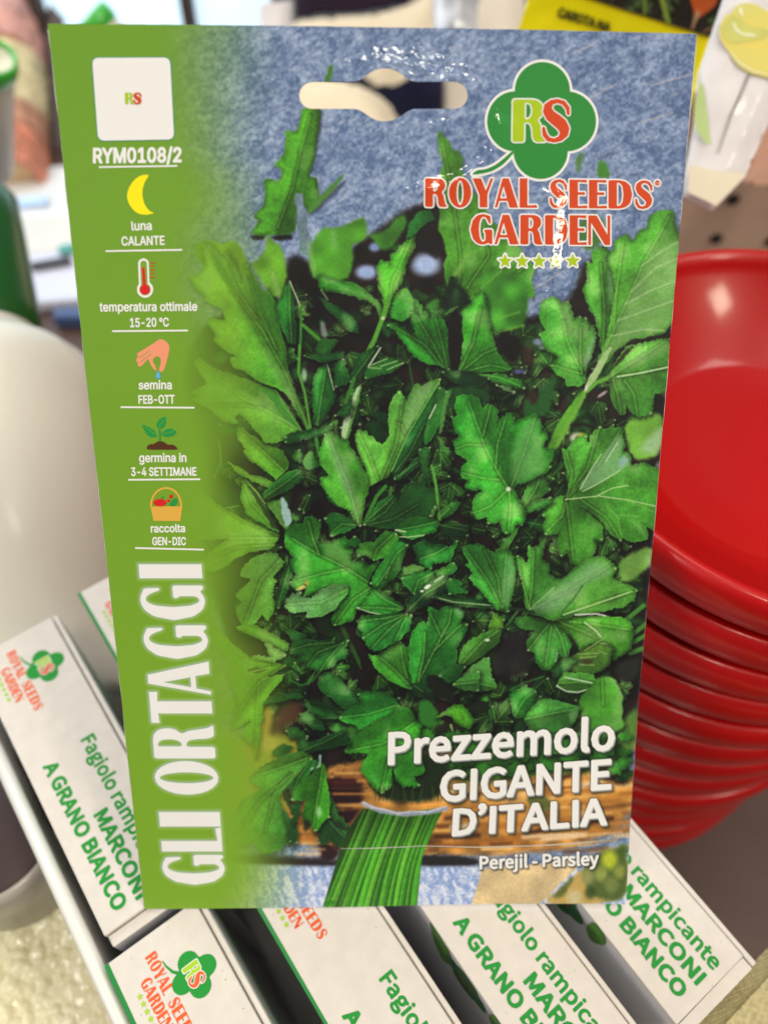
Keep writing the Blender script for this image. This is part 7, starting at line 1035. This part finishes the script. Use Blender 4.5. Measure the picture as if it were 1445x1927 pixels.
# brown paper packet at the frame's edge
s3 = Sheet((1440, 260), None, None, .40, 0)
bp_ = empty('seed_packet', s3.at([(1430, 345)])[0], 'pinkish brown packet at the right edge behind the white pepper packet', 'seed packet')
pouch('paper_bag', np.array([(1398,345),(1412,300),(1440,190),(1520,170),(1520,352),(1440,352)], float), s3, .002, mat('pink_kraft', (190, 140, 116), .6, noise=(30, .2)), bp_)

# ================================================================ left side: bottle, twine, tubes, papers
m_bot = mat('white_plastic', (226, 219, 202), .35, .45, .3, sub=.1); m_cap = mat('green_cap', (18, 84, 20), .35, .5, .4); m_gr = mat('green_rim', (56, 176, 48), .3, .5, .5)
b0 = wp(-38, 588, .40); b1 = wp(8, 1330, .345); axd = (b1-b0)/np.linalg.norm(b1-b0); Lb = np.linalg.norm(b1-b0)
bt = empty('bottle', (b1[0], b1[1], TZ), 'large cream white bottle with dark green cap, lying left of the parsley packet', 'bottle')
MB().lathe([(0, .012), (.026, .012), (.0275, .016), (.030, .020), (.044, .030), (.052, .038), (.0565, .050), (.0575, .060), (.0575, Lb), (.054, Lb+.006), (0, Lb+.006)], b0, axd, 72).build('body', m_bot, bt)
MB().lathe([(0, -.070), (.019, -.070), (.0225, -.066), (.0245, -.045), (.0270, -.015), (.0285, .004), (.0285, .012), (.026, .0165), (.0, .0165)], b0, axd, 60).build('cap', m_cap, bt)
# twine spool
q0 = wz(12, 352, TZ); q1 = wp(6, -80, np.linalg.norm(q0-CAM)*.93); sax = (q1-q0)/np.linalg.norm(q1-q0); se1 = np.cross(sax, (0, 1, 0)); se1 /= np.linalg.norm(se1); se2 = np.cross(sax, se1); SL = np.linalg.norm(q1-q0)
ts = empty('twine_spool', q0, 'tall spool wound with pink, cream and orange twine at the upper left', 'twine spool')
tw = [((228,150,124), .0, .16), ((226,168,140), .16, .27), ((250,232,186), .27, .50), ((236,178,166), .50, .62), ((238,186,180), .62, .86), ((236,196,120), .86, 1.0)]
for ci, (c, z0, z1) in enumerate(tw):
    mm = mat('twine', c, .8, .2, noise=(90, .0, tuple(int(v*.80) for v in c)), bump=(500, .4)); b = MB(); n = max(3, int((z1-z0)*SL/.0048)); lean = (.22, -.14, .10, -.2, .16, 0)[ci]
    for k in range(n):
        zz = (z0+(k+.5)*(z1-z0)/n)*SL; pts_ = []
        for a in np.linspace(0, 2*math.pi, 41): pts_.append(q0+sax*(zz+.030*lean*math.sin(a+ci)+.0010*math.sin(5*a+k))+(se1*math.cos(a)+se2*math.sin(a))*(.0345+.0006*math.sin(3*a+k*1.7)))
        b.tube(pts_, .0031+.0006*math.sin(k*2.3), 8, False)
    b.build('twine_winding', mm, ts)
MB().lathe([(0, 0), (.033, 0), (.033, SL+.01), (0, SL+.01)], q0, sax, 40).build('core', mat('card_core', (196, 160, 120), .8), ts)
def tube_thing(px, py, depth, r, tail, label):
    c = wp(px, py, depth); ax = M@np.array(tail, float); ax /= np.linalg.norm(ax)
    e = empty('plastic_tube', c, label, 'tube')
    MB().lathe([(0, .003), (r*.76, .003), (r*.80, .0), (r*.86, 0), (r*.88, .004), (r*.88, .09), (0, .09)], c, ax, 48).build('body', mat('tube_white', (222, 216, 196), .4, sub=.1), e)
    MB().lathe([(r*.83, -.001), (r*.90, -.004), (r, -.003), (r*1.03, .002), (r, .008), (r*.9, .010)], c, ax, 48).build('collar', m_gr, e)
tube_thing(-18, 112, .47, .0150, (-.40, .35, .85), 'white tube with a green collar in front of the twine spool')
tube_thing(178, 36, .62, .0150, (.62, .55, .5), 'white tube with a bright green collar above the parsley packet')
# papers and small packs on the shelf
m_pap = mat('paper_white', (222, 220, 218), .6, noise=(20, .06)); rr = random.Random(4)
def pack(px, py, sx_, sy_, h, rz, m, name, label, cat, z=0.0, group=None):
    z += TZ; sx_ *= 1.2; sy_ *= 1.2
    p = wz(px, py, z+h); c, s_ = math.cos(rz), math.sin(rz); e1 = np.array([c, s_, 0]); e2 = np.array([-s_, c, 0])
    o = MB().box(np.array([0, 0, 0])-e1*sx_/2-e2*sy_/2, e1*sx_, e2*sy_, (0, 0, h)).build(name, m, None, False, min(.002, h*.4)); o.location = (p[0], p[1], z+.0002); return tag(o, label, cat, group)
pack(60, 375, .20, .085, .004, .14, m_pap, 'paper_sheet', 'white paper sheet lying at the foot of the twine spool', 'paper')
pack(66, 440, .20, .040, .007, .16, mat('paper_warm', (214, 208, 200), .6), 'flat_pack', 'warm white flat pack lying behind the lilac-white one', 'flat pack')
pack(80, 520, .20, .052, .010, .20, mat('paper_lilac', (206, 206, 220), .6), 'flat_pack', 'lilac-white flat pack nearest the cap of the bottle', 'flat pack')
pack(40, 378, .036, .010, .004, .2, mat('pale_blue', (186, 212, 246), .4), 'small_card', 'small pale blue card on the white paper below the twine', 'card', .0045)
pack(95, 491, .026, .007, .005, .35, mat('dark_tag', (62, 58, 66), .5), 'small_clip', 'small dark clip lying on the flat packs', 'clip', .0105)
pack(126, 464, .012, .008, .005, .35, mat('teal_tag', (84, 160, 150), .5), 'small_clip', 'small teal clip beside the dark clip', 'clip', .0105)
pack(146, 586, .030, .010, .012, .1, mat('navy_tag', (66, 86, 128), .5), 'small_card', 'navy blue card standing at the edge of the green band', 'card', .0)

# ================================================================ behind the hang hole: cream bag, navy cloth, clear bag
s4 = Sheet((720, 190), None, None, .62, -.00004)
m_cv = mat('cream_canvas', (232, 214, 184), .7, .2, noise=(16, .08), bump=(120, .15)); m_nv = mat('navy_cloth', (40, 40, 66), .85, .15, noise=(14, .4)); m_dkc = mat('dark_plum_cloth', (46, 34, 46), .9, .1, noise=(9, .3))
s5 = Sheet((720, 190), None, None, .72, 0)
nv = empty('navy_cloth', s5.at([(760, 300)])[0], 'dark navy cloth seen through the right half of the hang hole', 'cloth'); pouch('cloth', np.array([(640,120),(834,120),(834,420),(600,420)], float), s5, .006, m_nv, nv, 8)
bk = empty('cream_cover', s5.at([(860, 300)])[0], 'cream white cover behind the upper right part of the parsley packet', 'cover'); pouch('cover', np.array([(836,-60),(996,-60),(980,420),(836,420)], float), s5, .008, mat('cream_cover', (226, 212, 192), .6, noise=(12, .08)), bk, 8)
cb = empty('canvas_bag', s4.at([(650, 320)])[0], 'cream canvas bag with curved strap seen through the hang hole', 'bag')
pouch('bag_body', smooth(np.array([(470,420),(470,150),(560,140),(640,152),(690,166),(728,190),(752,226),(770,300),(780,420)], float), 1, .2), s4, .012, m_cv, cb, 8)
pouch('strap', smooth(np.array([(540,60),(560,38),(640,32),(720,26),(780,6),(812,-30),(830,-30),(830,60),(800,120),(760,156),(720,166),(700,160),(660,120),(600,100)], float), 1, .2), Sheet((720, 190), None, None, .66, 0), .006, m_cv, cb, 8)
pc_ = empty('plum_cloth', s5.at([(650, 30)])[0], 'dark plum cloth hanging above the top edge of the parsley packet', 'cloth'); pouch('cloth', np.array([(556,-80),(800,-80),(770,8),(700,22),(620,28),(556,34)], float), Sheet((720, 190), None, None, .68, 0), .006, m_dkc, pc_, 8)
wb_ = empty('white_carton', s5.at([(520, 50)])[0], 'small pale carton left of the plum cloth above the parsley packet', 'carton'); pouch('carton', np.array([(488,6),(556,0),(560,90),(490,90)], float), Sheet((720, 190), None, None, .7, 0), .006, mat('pale_carton', (224, 212, 206), .6, noise=(30, .15)), wb_, 8)
m_clr = mat('clear_film', (232, 232, 234), .18, .6, .6, .1, noise=(26, .0, (150, 150, 154)), bump=(60, .9))
cl = empty('clear_bag', s5.at([(860, 60)])[0], 'crinkled clear plastic bag above the top edge of the parsley packet', 'bag'); pouch('film', np.array([(814,-60),(905,-60),(900,90),(816,90)], float), Sheet((720, 190), None, None, .55, 0), .008, m_clr, cl, 5)

# ================================================================ lower left: bubble film, brown tin; lower right: woven cloth
m_bub = mat('bubble_film', (238, 229, 190), .2, .5, .5, .1)
z0 = .03; P0 = wz(-140, 1390, z0); P1 = wz(330, 1390, z0); P2 = wz(-140, 2100, z0); n1, n2 = 300, 330
U, Vv = np.meshgrid(np.linspace(0, 1, n1), np.linspace(0, 1, n2)); XY = P0+U[..., None]*(P1-P0)+Vv[..., None]*(P2-P0)
rb = np.random.RandomState(2); Z = np.zeros(XY.shape[:2])
for q in range(2200):
    cx0, cy0 = P0[0]+rb.rand()*(P1-P0)[0]+rb.rand()*(P2-P0)[0], P0[1]+rb.rand()*(P1-P0)[1]+rb.rand()*(P2-P0)[1]; r = rb.uniform(.0010, .0028)
    ii, jj = np.nonzero((np.abs(XY[..., 0]-cx0) < r) & (np.abs(XY[..., 1]-cy0) < r))
    if len(ii): Z[ii, jj] = np.maximum(Z[ii, jj], .55*np.sqrt(np.clip(r*r-(XY[ii, jj, 0]-cx0)**2-(XY[ii, jj, 1]-cy0)**2, 0, 1)))
XY[..., 2] += Z+.008*(vnoise(n2, n1, 60, 71)-.5)+.0014*(vnoise(n2, n1, 9, 72)-.5)
F = [(j*n1+i, (j+1)*n1+i, (j+1)*n1+i+1, j*n1+i+1) for j in range(n2-1) for i in range(n1-1)]
o = mesh('bubble_film', XY.reshape(-1, 3), F, m_bub); tag(o, 'crumpled pale yellow bubble film at the lower left corner', 'bubble wrap')
c = wz(-38, 1545, .088); tn = empty('round_tin', (c[0], c[1], .05), 'dark brown round tin with a grey rim at the left edge', 'tin')
MB().lathe([(0, .0385), (.021, .0385), (.0235, .037)], (c[0], c[1], .05), (0, 0, 1), 48).build('lid', mat('dark_brown_lid', (62, 42, 42), .5, .4, noise=(30, .3)), tn)
MB().lathe([(.0236, .037), (.0256, .0368), (.0268, .033), (.0262, .002), (.0, .002)], (c[0], c[1], .05), (0, 0, 1), 48).build('rim', mat('grey_rim', (158, 150, 140), .4, .5, .3), tn)
# woven cloth
m_wv = mat('woven_jute', (196, 184, 138), .85, .2, noise=(700, .25))
C0 = wz(1290, 1960, .098); C1 = wz(1470, 1768, .098); dv = (C1-C0)/np.linalg.norm(C1-C0); dn = np.array([dv[1], -dv[0], 0]); Lw = np.linalg.norm(C1-C0)+.05; n1, n2 = 330, 200
V = []
for j in range(n2):
    t = j/(n2-1); a = min(t*2.2, 1)*math.pi/2
    off = .004*(1-math.cos(a))*0+ (.004*math.sin(a) if t*2.2 < 1 else .004+(t-1/2.2)*.06); zz = -.004*(1-math.sin(a)) if t*2.2 < 1 else 0
    for i in range(n1):
        s_ = i/(n1-1)*Lw; wv = .00022*(math.sin(s_/.00105*2*math.pi*.5+(math.pi if (int(j/5) % 2) else 0)))*abs(math.sin(j/5*math.pi)) 
        p = C0+dv*(s_-.02)+dn*off; V.append((p[0], p[1], p[2]+zz-.002+wv+.00015*math.sin(s_*900+j)))
F = [(j*n1+i, j*n1+i+1, (j+1)*n1+i+1, (j+1)*n1+i) for j in range(n2-1) for i in range(n1-1)]
o = mesh('woven_cloth', V, F, m_wv); tag(o, 'beige woven cloth at the end of the lower right carton', 'cloth')
